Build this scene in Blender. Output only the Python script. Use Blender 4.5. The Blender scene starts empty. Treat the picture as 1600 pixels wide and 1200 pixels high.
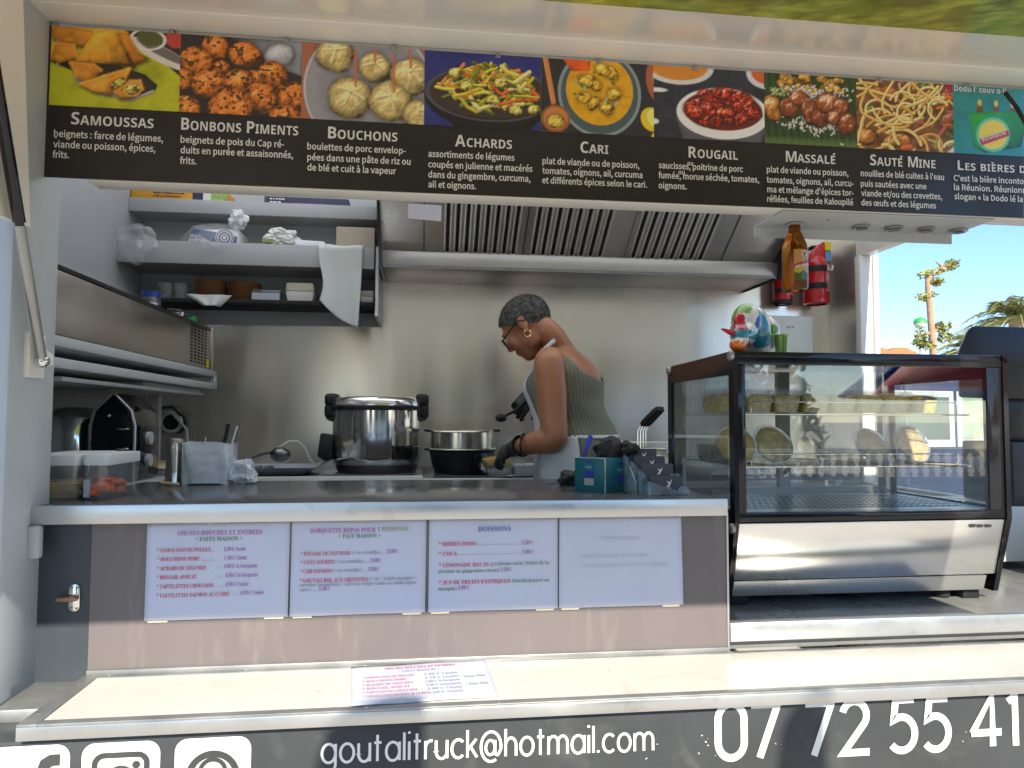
import bpy, bmesh, math, random, os
import numpy as np
from mathutils import Vector, Matrix, noise as mnoise
PI = math.pi
rad = math.radians
SC = bpy.context.scene
COL = SC.collection
# ------------------------------------------------------------------ camera
FOC, YAW, PITCH, ROLL = 1100.0, rad(6.9), rad(2.86), 0.0035      # focal length in pixels of a 1600 px wide picture
EYE = Vector((0, 0, 1.62))
_f = Vector((math.sin(YAW)*math.cos(PITCH), math.cos(YAW)*math.cos(PITCH), math.sin(PITCH)))
_r0 = Vector((math.cos(YAW), -math.sin(YAW), 0)); _u0 = _r0.cross(_f)
_r = _r0*math.cos(ROLL) + _u0*math.sin(ROLL); _u = _u0*math.cos(ROLL) - _r0*math.sin(ROLL)
cam = bpy.data.objects.new('camera', bpy.data.cameras.new('camera'))
cam.data.sensor_width = 36; cam.data.lens = 36*FOC/1600; cam.data.clip_start = 0.02; cam.data.clip_end = 2000
cam.matrix_world = Matrix(((_r.x, _u.x, -_f.x, EYE.x), (_r.y, _u.y, -_f.y, EYE.y), (_r.z, _u.z, -_f.z, EYE.z), (0, 0, 0, 1)))
COL.objects.link(cam); SC.camera = cam
# ------------------------------------------------------------------ light
SUN_EL, SUN_AZ = rad(34), rad(3)          # the sun stands behind the viewer, a touch to the right
w = bpy.data.worlds.new('World'); SC.world = w; w.use_nodes = True
nt = w.node_tree; bg = nt.nodes['Background']
sky = nt.nodes.new('ShaderNodeTexSky'); sky.sky_type = 'NISHITA'; sky.sun_disc = False
sky.sun_elevation = SUN_EL; sky.sun_rotation = PI - SUN_AZ; sky.air_density = 1.0; sky.dust_density = 0.15; sky.ozone_density = 5.5
nt.links.new(sky.outputs[0], bg.inputs[0]); bg.inputs[1].default_value = 0.105
sl = bpy.data.lights.new('sun', 'SUN'); sl.energy = 3.5; sl.angle = rad(0.5); sl.color = (1, 0.93, 0.80)
so = bpy.data.objects.new('sun', sl); COL.objects.link(so)
sd = Vector((math.sin(SUN_AZ)*math.cos(SUN_EL), -math.cos(SUN_AZ)*math.cos(SUN_EL), math.sin(SUN_EL)))
so.rotation_euler = sd.to_track_quat('Z', 'Y').to_euler()
vs = SC.view_settings
vs.view_transform = 'Standard'; vs.look = 'None'; vs.gamma = 1; vs.use_curve_mapping = False; vs.exposure = 1.34
SC.render.engine = 'CYCLES'
SC.cycles.max_bounces = 12; SC.cycles.diffuse_bounces = 5; SC.cycles.glossy_bounces = 5; SC.cycles.transmission_bounces = 8
SC.cycles.transparent_max_bounces = 24; SC.cycles.sample_clamp_indirect = 6; SC.cycles.caustics_reflective = False; SC.cycles.caustics_refractive = False
SC.cycles.use_denoising = True
# ------------------------------------------------------------------ measuring helpers: where a sight line meets a real plane
def ray(x, y): return _f + _r*((x-800)/FOC) + _u*((600-y)/FOC)
def UY(x, y, Y): d = ray(x, y); return EYE + d*(Y/d.y)
def UX(x, y, X): d = ray(x, y); return EYE + d*(X/d.x)
def UZ(x, y, Z): d = ray(x, y); return EYE + d*((Z-EYE.z)/d.z)
# ------------------------------------------------------------------ materials
MATS = {}
def mat(name, col, rough=0.5, metal=0.0, var=0.08, scale=6.0, bump=0.0, bscale=60.0, bdetail=4, detail=6, stretch=None, rvar=0.1, spec=0.5, coat=0.0, sheen=0.0, sss=0.0, alpha=1.0, trans=0.0, ior=1.45):
    m = bpy.data.materials.new(name); m.use_nodes = True; MATS[name] = m
    n = m.node_tree.nodes; l = m.node_tree.links; b = n['Principled BSDF']
    tc = n.new('ShaderNodeTexCoord'); mp = n.new('ShaderNodeMapping'); l.new(tc.outputs['Object'], mp.inputs[0])
    if stretch: mp.inputs['Scale'].default_value = stretch
    nz = n.new('ShaderNodeTexNoise'); nz.inputs['Scale'].default_value = scale; nz.inputs['Detail'].default_value = detail; nz.inputs['Roughness'].default_value = 0.62
    l.new(mp.outputs[0], nz.inputs['Vector'])
    cr = n.new('ShaderNodeValToRGB'); e = cr.color_ramp.elements
    e[0].position = 0.3; e[1].position = 0.7
    e[0].color = (*[max(0, c*(1-var)) for c in col], 1); e[1].color = (*[min(1, c*(1+var)) for c in col], 1)
    l.new(nz.outputs['Fac'], cr.inputs[0]); l.new(cr.outputs[0], b.inputs['Base Color'])
    mr = n.new('ShaderNodeMapRange'); mr.inputs[1].default_value = 0.3; mr.inputs[2].default_value = 0.7
    mr.inputs[3].default_value = max(0.02, rough*(1-rvar)); mr.inputs[4].default_value = min(1, rough*(1+rvar))
    l.new(nz.outputs['Fac'], mr.inputs[0]); l.new(mr.outputs[0], b.inputs['Roughness'])
    b.inputs['Metallic'].default_value = metal; b.inputs['Specular IOR Level'].default_value = spec
    b.inputs['Coat Weight'].default_value = coat; b.inputs['Coat Roughness'].default_value = 0.06
    b.inputs['Sheen Weight'].default_value = sheen
    b.inputs['Transmission Weight'].default_value = trans; b.inputs['IOR'].default_value = ior
    if sss:
        b.inputs['Subsurface Weight'].default_value = sss; b.inputs['Subsurface Radius'].default_value = (0.012, 0.005, 0.003); b.inputs['Subsurface Scale'].default_value = 0.4
    b.inputs['Alpha'].default_value = alpha
    if bump:
        bn = n.new('ShaderNodeTexNoise'); bn.inputs['Scale'].default_value = bscale; bn.inputs['Detail'].default_value = bdetail
        l.new(mp.outputs[0], bn.inputs['Vector'])
        bp = n.new('ShaderNodeBump'); bp.inputs['Strength'].default_value = bump; bp.inputs['Distance'].default_value = 0.01
        l.new(bn.outputs['Fac'], bp.inputs['Height']); l.new(bp.outputs[0], b.inputs['Normal'])
    return m
def print_mat(name, rough=0.35, coat=0.0, spec=0.5):
    """printed surface: its colour is the ink stored on the mesh"""
    m = bpy.data.materials.new(name); m.use_nodes = True
    n = m.node_tree.nodes; l = m.node_tree.links; b = n['Principled BSDF']
    a = n.new('ShaderNodeAttribute'); a.attribute_name = 'ink'
    l.new(a.outputs['Color'], b.inputs['Base Color']); b.inputs['Roughness'].default_value = rough
    b.inputs['Coat Weight'].default_value = coat; b.inputs['Coat Roughness'].default_value = 0.05; b.inputs['Specular IOR Level'].default_value = spec
    return m
def thin_glass(name, tint=(1, 1, 1), f0=0.06, rough=0.0, body=0.0, bodycol=(0.8, 0.85, 0.85), power=1.0, wrinkle=0.0, lo=0.6, hi=1.5):
    """a thin pane: clear, with Fresnel reflection; body mixes in a milky film"""
    m = bpy.data.materials.new(name); m.use_nodes = True
    n = m.node_tree.nodes; l = m.node_tree.links; n.remove(n['Principled BSDF'])
    out = n['Material Output']; tr = n.new('ShaderNodeBsdfTransparent'); tr.inputs[0].default_value = (*tint, 1)
    gl = n.new('ShaderNodeBsdfGlossy'); gl.inputs['Roughness'].default_value = rough
    fr = n.new('ShaderNodeFresnel'); fr.inputs['IOR'].default_value = 1.5
    mu = n.new('ShaderNodeMath'); mu.operation = 'MULTIPLY_ADD'; mu.inputs[1].default_value = power; mu.inputs[2].default_value = f0-0.04; mu.use_clamp = True
    l.new(fr.outputs[0], mu.inputs[0]); mx = n.new('ShaderNodeMixShader')
    ge = n.new('ShaderNodeNewGeometry'); iv = n.new('ShaderNodeMath'); iv.operation = 'SUBTRACT'; iv.inputs[0].default_value = 1.0; l.new(ge.outputs['Backfacing'], iv.inputs[1])
    m3 = n.new('ShaderNodeMath'); m3.operation = 'MULTIPLY'; l.new(mu.outputs[0], m3.inputs[0]); l.new(iv.outputs[0], m3.inputs[1]); l.new(m3.outputs[0], mx.inputs[0])   # mirror only on the outer face of the pane
    src = tr
    if body:
        df = n.new('ShaderNodeBsdfDiffuse'); df.inputs[0].default_value = (*bodycol, 1)
        m2 = n.new('ShaderNodeMixShader'); tc = n.new('ShaderNodeTexCoord'); nz = n.new('ShaderNodeTexNoise'); nz.inputs['Scale'].default_value = 45; nz.inputs['Detail'].default_value = 5
        l.new(tc.outputs['Object'], nz.inputs['Vector'])
        mr = n.new('ShaderNodeMapRange'); mr.inputs[1].default_value = 0.35; mr.inputs[2].default_value = 0.7; mr.inputs[3].default_value = body*lo; mr.inputs[4].default_value = min(1, body*hi)
        l.new(nz.outputs['Fac'], mr.inputs[0]); l.new(mr.outputs[0], m2.inputs[0])
        l.new(tr.outputs[0], m2.inputs[1]); l.new(df.outputs[0], m2.inputs[2]); src = m2
    if wrinkle:
        tw = n.new('ShaderNodeTexCoord'); nw = n.new('ShaderNodeTexNoise'); nw.inputs['Scale'].default_value = 38; nw.inputs['Detail'].default_value = 3; nw.inputs['Distortion'].default_value = 1.2
        l.new(tw.outputs['Object'], nw.inputs['Vector']); bw = n.new('ShaderNodeBump'); bw.inputs['Strength'].default_value = wrinkle; bw.inputs['Distance'].default_value = 0.02
        l.new(nw.outputs['Fac'], bw.inputs['Height']); l.new(bw.outputs[0], gl.inputs['Normal']); l.new(bw.outputs[0], fr.inputs['Normal'])
    l.new(src.outputs[0], mx.inputs[1]); l.new(gl.outputs[0], mx.inputs[2]); l.new(mx.outputs[0], out.inputs[0])
    MATS[name] = m; return m
mat('white_paint', (0.74, 0.73, 0.68), 0.32, var=0.03, scale=3, rvar=0.2)
mat('cream_panel', (0.61, 0.585, 0.52), 0.28, var=0.04, scale=2.5, rvar=0.3, bump=0.02, bscale=9)
mat('awning_white', (0.92, 0.90, 0.83), 0.15, var=0.02, scale=4, rvar=0.4, bump=0.01, bscale=9)
mat('grey_paint', (0.38, 0.395, 0.405), 0.38, var=0.05, scale=3)
mat('grey_wall', (0.35, 0.365, 0.38), 0.45, var=0.06, scale=2.5)
mat('pale_grey', (0.46, 0.49, 0.50), 0.4, var=0.05, scale=4)
mat('jamb_grey', (0.44, 0.48, 0.50), 0.33, var=0.06, scale=5, rvar=0.2)
mat('aluminium', (0.56, 0.57, 0.56), 0.34, 0.9, var=0.07, scale=5, rvar=0.3)
mat('dull_aluminium', (0.36, 0.36, 0.34), 0.45, 0.75, var=0.15, scale=9, rvar=0.3)
mat('steel_wall', (0.82, 0.77, 0.67), 0.235, 0.80, var=0.05, scale=1.6, stretch=(6, 1, 0.25), rvar=0.16, detail=2)
mat('steel', (0.68, 0.67, 0.64), 0.30, 0.85, var=0.03, scale=3, rvar=0.12)
mat('panel_steel', (0.80, 0.79, 0.76), 0.19, 0.85, var=0.04, scale=4)
mat('polished_steel', (0.82, 0.81, 0.79), 0.10, 0.9, var=0.04, scale=5, bump=0.02, bscale=7)
mat('baffle_steel', (0.80, 0.80, 0.78), 0.34, 0.6, var=0.04)
mat('slot_dark', (0.014, 0.014, 0.015), 0.5)
mat('hood_lip', (0.40, 0.39, 0.37), 0.36, 0.85, var=0.06, scale=3)
mat('dark_steel', (0.20, 0.20, 0.205), 0.33, 1.0, var=0.15, scale=8)
mat('oven_steel', (0.50, 0.45, 0.40), 0.36, 1.0, var=0.10, scale=4, rvar=0.2)
mat('counter_top', (0.085, 0.088, 0.095), 0.20, 0.0, var=0.12, scale=5, rvar=0.35, spec=0.7)
mat('tray_grey', (0.27, 0.265, 0.245), 0.30, 0.3, var=0.15, scale=6, rvar=0.3)
mat('black_plastic', (0.013, 0.013, 0.015), 0.32, var=0.2, scale=20, rvar=0.2)
mat('matt_black', (0.012, 0.012, 0.013), 0.65, var=0.2, scale=20)
mat('gloss_black', (0.010, 0.010, 0.012), 0.10, var=0.1, scale=9, rvar=0.3)
mat('sign_black', (0.024, 0.021, 0.020), 0.36, var=0.12, scale=3, rvar=0.3)
mat('charcoal', (0.043, 0.046, 0.048), 0.36, var=0.10, scale=4, rvar=0.25)
mat('door_dark', (0.045, 0.055, 0.065), 0.35, var=0.12, scale=5, rvar=0.3, stretch=(1, 1, 0.3))
mat('vinyl_white', (0.80, 0.79, 0.74), 0.4, var=0.02)
mat('text_white', (0.74, 0.73, 0.71), 0.5, var=0.02)
mat('paper', (0.53, 0.555, 0.665), 0.75, var=0.02, scale=8, bump=0.05, bscale=12)
mat('rust', (0.35, 0.21, 0.12), 0.5, 0.6, var=0.25, scale=40)
mat('rubber', (0.02, 0.02, 0.02), 0.8)
mat('chrome', (0.72, 0.72, 0.71), 0.14, 1.0, var=0.08, scale=20)
def brushed(name, aniso, rot):
    m = MATS[name]; n = m.node_tree.nodes; b = n['Principled BSDF']; t = n.new('ShaderNodeTangent'); t.direction_type = 'RADIAL'; t.axis = 'Z'
    m.node_tree.links.new(t.outputs[0], b.inputs['Tangent']); b.inputs['Anisotropic'].default_value = aniso; b.inputs['Anisotropic Rotation'].default_value = rot
brushed('steel_wall', 0.7, 0.25)
def panel_material():
    m = mat('mauve_panel', (0.150, 0.128, 0.125), 0.36, var=0.08, scale=4, rvar=0.3, stretch=(1, 1, 0.35), bump=0.02, bscale=30)
    n = m.node_tree.nodes; l = m.node_tree.links; b = n['Principled BSDF']
    old = b.inputs['Base Color'].links[0].from_socket            # pale streaks where glue and cleaning left marks
    tc = n.new('ShaderNodeTexCoord'); mp = n.new('ShaderNodeMapping'); mp.inputs['Scale'].default_value = (38, 1, 7); l.new(tc.outputs['Object'], mp.inputs[0])
    nz = n.new('ShaderNodeTexNoise'); nz.inputs['Scale'].default_value = 1.0; nz.inputs['Detail'].default_value = 8; l.new(mp.outputs[0], nz.inputs['Vector'])
    cr = n.new('ShaderNodeValToRGB'); cr.color_ramp.elements[0].position = 0.56; cr.color_ramp.elements[1].position = 0.78
    l.new(nz.outputs['Fac'], cr.inputs[0]); mx = n.new('ShaderNodeMixRGB'); mx.inputs[2].default_value = (0.195, 0.172, 0.158, 1)
    l.new(cr.outputs[0], mx.inputs[0]); l.new(old, mx.inputs[1]); l.new(mx.outputs[0], b.inputs['Base Color'])
panel_material()
def soil(name, scale, lo, hi, col, amount):
    # scattered scuffs and specks of dirt with a shape of their own
    m = MATS[name]; n = m.node_tree.nodes; l = m.node_tree.links; b = n['Principled BSDF']; old = b.inputs['Base Color'].links[0].from_socket
    tc = n.new('ShaderNodeTexCoord'); nz = n.new('ShaderNodeTexNoise'); nz.inputs['Scale'].default_value = scale; nz.inputs['Detail'].default_value = 9; nz.inputs['Distortion'].default_value = 0.8; l.new(tc.outputs['Object'], nz.inputs['Vector'])
    mr = n.new('ShaderNodeMapRange'); mr.inputs[1].default_value = lo; mr.inputs[2].default_value = hi; mr.inputs[4].default_value = amount; l.new(nz.outputs['Fac'], mr.inputs[0])
    mx = n.new('ShaderNodeMixRGB'); mx.inputs[2].default_value = (*col, 1); l.new(mr.outputs[0], mx.inputs[0]); l.new(old, mx.inputs[1]); l.new(mx.outputs[0], b.inputs['Base Color'])
soil('cream_panel', 7, .60, .78, (.36, .32, .25), .45); soil('cream_panel', 70, .70, .76, (.20, .16, .11), .7)
soil('charcoal', 9, .58, .80, (.13, .13, .125), .5); soil('jamb_grey', 8, .60, .82, (.26, .23, .18), .5); soil('aluminium', 16, .60, .80, (.28, .26, .22), .5); soil('door_dark', 10, .6, .8, (.12, .12, .12), .5); soil('tray_grey', 14, .60, .8, (.16, .14, .11), .6)
thin_glass('glass', (0.97, 0.99, 0.985), 0.07, power=3.4)
thin_glass('clear_plastic', (0.93, 0.95, 0.95), 0.07, 0.06, body=0.07)
def translucent_sheet():
    m = bpy.data.materials.new('opal_sheet'); m.use_nodes = True; n = m.node_tree.nodes; l = m.node_tree.links; n.remove(n['Principled BSDF'])
    t = n.new('ShaderNodeBsdfTranslucent'); t.inputs[0].default_value = (0.97, 0.96, 0.93, 1); d = n.new('ShaderNodeBsdfDiffuse'); d.inputs[0].default_value = (0.75, 0.75, 0.73, 1); mx = n.new('ShaderNodeMixShader'); mx.inputs[0].default_value = 0.04
    l.new(t.outputs[0], mx.inputs[1]); l.new(d.outputs[0], mx.inputs[2]); l.new(mx.outputs[0], n['Material Output'].inputs[0]); MATS['opal_sheet'] = m
translucent_sheet()
thin_glass('film', (0.97, 0.975, 0.98), 0.06, 0.10, body=0.09, bodycol=(0.9, 0.92, 0.95), power=0.8, wrinkle=0.5)
thin_glass('milky_bag', (0.9, 0.92, 0.93), 0.06, 0.25, body=0.72, bodycol=(0.78, 0.81, 0.84), wrinkle=0.3, lo=0.9, hi=1.1)
# ------------------------------------------------------------------ mesh builder
class MB:
    def __init__(s): s.bm = bmesh.new()
    def _add(s, bm2, M=None):
        me = bpy.data.meshes.new('tmp')
        if M is not None: bm2.transform(M)
        bm2.to_mesh(me); bm2.free(); s.bm.from_mesh(me); bpy.data.meshes.remove(me); return s
    def box(s, a, b, bev=0.0, rot=None, seg=2):
        a = Vector(a); b = Vector(b); c = (a+b)/2; d = b-a
        t = bmesh.new(); bmesh.ops.create_cube(t, size=1); bmesh.ops.scale(t, vec=(abs(d.x), abs(d.y), abs(d.z)), verts=t.verts)
        if bev: bmesh.ops.bevel(t, geom=t.edges[:], offset=bev, segments=seg, affect='EDGES', profile=0.5)
        M = Matrix.Translation(c)
        if rot is not None: M = M @ rot.to_4x4()
        return s._add(t, M)
    def cyl(s, p, q, r, r2=None, seg=24, caps=True):
        p = Vector(p); q = Vector(q); d = q-p
        t = bmesh.new(); bmesh.ops.create_cone(t, cap_ends=caps, segments=seg, radius1=r, radius2=r if r2 is None else r2, depth=d.length)
        return s._add(t, Matrix.Translation((p+q)/2) @ d.to_track_quat('Z', 'Y').to_matrix().to_4x4())
    def sphere(s, c, r, seg=24, rings=14, rot=None):
        t = bmesh.new(); bmesh.ops.create_uvsphere(t, u_segments=seg, v_segments=rings, radius=1)
        rr = (r, r, r) if isinstance(r, (int, float)) else r
        M = Matrix.Translation(Vector(c))
        if rot is not None: M = M @ rot.to_4x4()
        return s._add(t, M @ Matrix.Diagonal((*rr, 1)))
    def lathe(s, prof, c=(0, 0, 0), seg=32, axis=None):
        bm = s.bm; c = Vector(c); rings = []
        M = (Vector(axis).to_track_quat('Z', 'Y').to_matrix() if axis is not None else Matrix.Identity(3))
        for r, z in prof:
            if r < 1e-6: rings.append([bm.verts.new(c + M @ Vector((0, 0, z)))])
            else: rings.append([bm.verts.new(c + M @ Vector((r*math.cos(2*PI*i/seg), r*math.sin(2*PI*i/seg), z))) for i in range(seg)])
        for A, B in zip(rings, rings[1:]):
            for i in range(seg):
                j = (i+1) % seg
                if len(A) == 1 and len(B) == 1: continue
                if len(A) == 1: bm.faces.new((A[0], B[j], B[i]))
                elif len(B) == 1: bm.faces.new((A[i], A[j], B[0]))
                else: bm.faces.new((A[i], A[j], B[j], B[i]))
        return s
    def tube(s, pts, r, seg=8, closed=False, caps=True):
        bm = s.bm; P = [Vector(p) for p in pts]; n = len(P); rs = r if isinstance(r, (list, tuple)) else [r]*n
        up = None; rings = []
        for i, p in enumerate(P):
            a = P[i-1] if (i > 0 or closed) else p; b = P[(i+1) % n] if (i < n-1 or closed) else p
            t = (b-a).normalized()
            if up is None: up = t.orthogonal().normalized()
            up = (up - t*up.dot(t)); up = up.normalized() if up.length > 1e-6 else t.orthogonal().normalized()
            v = t.cross(up)
            rings.append([bm.verts.new(p + (up*math.cos(2*PI*k/seg) + v*math.sin(2*PI*k/seg))*rs[i]) for k in range(seg)])
        for i in range(n if closed else n-1):
            A = rings[i]; B = rings[(i+1) % n]
            for k in range(seg): bm.faces.new((A[k], A[(k+1) % seg], B[(k+1) % seg], B[k]))
        if caps and not closed: bm.faces.new(rings[0][::-1]); bm.faces.new(rings[-1])
        return s
    def loft(s, rings, caps=True):
        bm = s.bm; R = [[bm.verts.new(Vector(p)) for p in ring] for ring in rings]; m = len(R[0])
        for A, B in zip(R, R[1:]):
            for k in range(m): bm.faces.new((A[k], A[(k+1) % m], B[(k+1) % m], B[k]))
        if caps: bm.faces.new(R[0][::-1]); bm.faces.new(R[-1])
        return s
    def prism(s, poly, vec, bev=0.0):
        t = bmesh.new(); V = [t.verts.new(Vector(p)) for p in poly]; f = t.faces.new(V)
        r = bmesh.ops.extrude_face_region(t, geom=[f]); bmesh.ops.translate(t, vec=Vector(vec), verts=[g for g in r['geom'] if isinstance(g, bmesh.types.BMVert)])
        bmesh.ops.recalc_face_normals(t, faces=t.faces)
        if bev: bmesh.ops.bevel(t, geom=t.edges[:], offset=bev, segments=2, affect='EDGES', profile=0.5)
        return s._add(t)
    def quad(s, *p): s.bm.faces.new([s.bm.verts.new(Vector(q)) for q in p]); return s
    def grid(s, fn, nu, nv):
        V = [[s.bm.verts.new(Vector(fn(i/nu, j/nv))) for i in range(nu+1)] for j in range(nv+1)]
        for j in range(nv):
            for i in range(nu): s.bm.faces.new((V[j][i], V[j][i+1], V[j+1][i+1], V[j+1][i]))
        return s
    def build(s, name, m, parent=None, smooth=True, angle=40, solid=0.0, sub=0, matrix=None):
        bmesh.ops.recalc_face_normals(s.bm, faces=s.bm.faces)
        me = bpy.data.meshes.new(name); s.bm.to_mesh(me); s.bm.free()
        me.materials.append(MATS[m] if isinstance(m, str) else m)
        o = bpy.data.objects.new(name, me); COL.objects.link(o)
        if matrix is not None: o.matrix_world = matrix
        if parent is not None:
            o.parent = parent; o.matrix_parent_inverse = Matrix.Identity(4)
            if matrix is None: o.matrix_basis = wm(parent).inverted()
        if smooth:
            me.polygons.foreach_set('use_smooth', [True]*len(me.polygons)); me.set_sharp_from_angle(angle=rad(angle))
        if sub: md = o.modifiers.new('sub', 'SUBSURF'); md.levels = sub; md.render_levels = sub
        if solid: md = o.modifiers.new('solid', 'SOLIDIFY'); md.thickness = solid; md.offset = 0
        return o
def wm(o): return (wm(o.parent) @ o.matrix_basis) if o.parent else o.matrix_basis.copy()
def tag(o, label=None, cat=None, group=None, kind=None):
    if label: o['label'] = label
    if cat: o['category'] = cat
    if group: o['group'] = group
    if kind: o['kind'] = kind
    return o
def thing(name, loc, label, cat, group=None, rz=0.0):
    o = bpy.data.objects.new(name, None); COL.objects.link(o); o.empty_display_size = 0.05
    o.matrix_basis = Matrix.Translation(Vector(loc)) @ Matrix.Rotation(rz, 4, 'Z')
    return tag(o, label, cat, group)
def copy_tree(o, parent=None):
    c = o.copy(); COL.objects.link(c)
    if parent is not None: c.parent = parent
    for ch in list(o.children): copy_tree(ch, c)
    return c
# ------------------------------------------------------------------ lettering
FDIR = bpy.utils.system_resource('DATAFILES', path='fonts')
def font(f):
    try: return bpy.data.fonts.load(os.path.join(FDIR, f), check_existing=True)
    except Exception: return None
FONTS = {'sans': font('Noto Sans CJK Regular.woff2'), 'math': font('NotoSansMath-Regular.woff2'), 'inter': font('Inter.woff2')}
def _map(t, u, l, d):
    r = ''
    for ch in t:
        if 'A' <= ch <= 'Z': r += chr(u+ord(ch)-65)
        elif 'a' <= ch <= 'z': r += chr(l+ord(ch)-97)
        elif '0' <= ch <= '9': r += chr(d+ord(ch)-48)
        else: r += ch
    return r
def serif(t): return _map(t, 0x1d400, 0x1d41a, 0x1d7ce)
def bold(t): return _map(t, 0x1d5d4, 0x1d5ee, 0x1d7ec)
def raw_text(body, fnt, offset=0.0, res=2):
    c = bpy.data.curves.new('lettering', 'FONT'); c.body = body; c.resolution_u = res; c.offset = offset
    if FONTS.get(fnt): c.font = FONTS[fnt]
    o = bpy.data.objects.new('lettering', c); COL.objects.link(o)
    me = bpy.data.meshes.new_from_object(o.evaluated_get(bpy.context.evaluated_depsgraph_get()))
    bpy.data.objects.remove(o); bpy.data.curves.remove(c)
    n = len(me.vertices); v = np.zeros(n*3); me.vertices.foreach_get('co', v); v = v.reshape(-1, 3)
    f = [tuple(p.vertices) for p in me.polygons]; bpy.data.meshes.remove(me); return v, f
CAP = {}
def caph(fnt, style):
    if (fnt, style) not in CAP:
        v, _ = raw_text({'serif': serif, 'bold': bold}.get(style, str)('H'), fnt); CAP[(fnt, style)] = float(v[:, 1].max()-v[:, 1].min()) if len(v) else 0.7
    return CAP[(fnt, style)]
class Letters:
    """flat lettering lying in a plane: (x, y) of the text goes to org + x*ex + y*ey"""
    def __init__(s): s.V = []; s.F = []; s.n = 0
    def line(s, text, org, width, cap, ex=(1, 0, 0), ey=(0, 0, 1), fnt='sans', style='', offset=0.0, res=2, smallcaps=False, align='l'):
        ex = np.array(ex, float); ey = np.array(ey, float); org = np.array(org, float)
        parts = []; x = 0.0
        st = {'serif': serif, 'bold': bold}.get(style, str)
        H = caph(fnt, style)
        runs = []
        if smallcaps:
            for ch in text:
                small = ch.islower()
                if runs and runs[-1][1] == small and ch != ' ': runs[-1][0] += ch
                else: runs.append([ch, small])
        else: runs = [[text, False]]
        V = []; F = []; n = 0
        for t, small in runs:
            k = 0.77 if small else 1.0
            if t == ' ': x += 0.26*H/0.7; continue
            t2 = t.upper() if smallcaps else t
            acc = []
            base = t2
            if style:
                for a, b, dx in (('É', 'E', 1), ('È', 'E', -1), ('é', 'e', 1), ('è', 'e', -1)):
                    while a in base:
                        i = base.index(a); base = base[:i] + b + base[i+1:]; acc.append((i, dx))
                for a, b in (('€', 'C'), ('«', '<'), ('»', '>'), ('’', "'")): base = base.replace(a, b)
            v, f = raw_text(st(base), fnt, offset, res)
            if len(v) == 0: continue
            vv = v[:, :2]*k
            for i, dx in acc:
                pv, _ = raw_text(st(base[:i]), fnt, offset, res) if i else (np.zeros((1, 3)), 0)
                cv, _ = raw_text(st(base[:i+1]), fnt, offset, res)
                xc = (pv[:, 0].max()*0.4 + cv[:, 0].max()*0.6)*k if i else cv[:, 0].max()*0.5*k
                h = H*k*(1.0 if base[i] == 'E' else 0.75)
                q = np.array([(xc-0.02*dx, h*1.1), (xc+0.07*dx, h*1.1), (xc+0.14*dx, h*1.32), (xc+0.03*dx, h*1.32)])
                f = f + [tuple(len(vv)+np.arange(4))]; vv = np.vstack([vv, q])
            vv = vv.copy(); vv[:, 0] += x; V.append(vv); F += [tuple(i+n for i in p) for p in f]; n += len(vv)
            x = vv[:, 0].max() + 0.06*H
        if not V: return s
        V = np.vstack(V); sy = cap/H; x0 = V[:, 0].min(); wd = V[:, 0].max()-x0
        sx = width/wd if width else sy
        X = (V[:, 0]-x0)*sx
        if align == 'c': X = X - wd*sx/2
        P = org + X[:, None]*ex + (V[:, 1]*sy)[:, None]*ey
        s.V.append(P); s.F += [tuple(i+s.n for i in p) for p in F]; s.n += len(P); return s
    def marks(s, org, wd, rows, pitch, h, seed=1, ex=(1, 0, 0), ey=(0, 0, 1)):
        # print too small to read: rows of short dashes
        R = random.Random(seed); o = np.array(org, float); ex = np.array(ex, float); ey = np.array(ey, float)
        for r in range(rows):
            x = 0.0
            while x < wd*(1-.25*R.random()*(r > 0)):
                d = R.uniform(.9, 2.6)*h; a = o+ex*x-ey*r*pitch; s.poly([a, a+ex*d, a+ex*d+ey*h*R.uniform(.7, 1.1), a+ey*h]); x += d+h*R.uniform(.3, .9)
        return s
    def px(s, text, x0, x1, yb, cap, Y, **k):
        a = UY(x0, yb, Y); b = UY(x1, yb, Y); return s.line(text, a, b.x-a.x, cap, **k)
    def poly(s, pts):
        P = np.array(pts, float); s.V.append(P); s.F.append(tuple(range(s.n, s.n+len(P)))); s.n += len(P); return s
    def build(s, name, m, parent=None):
        me = bpy.data.meshes.new(name); V = np.vstack(s.V)
        me.from_pydata([tuple(v) for v in V], [], s.F); me.materials.append(MATS[m] if isinstance(m, str) else m)
        o = bpy.data.objects.new(name, me); COL.objects.link(o)
        if parent is not None: o.parent = parent; o.matrix_basis = wm(parent).inverted()
        return o
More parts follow.
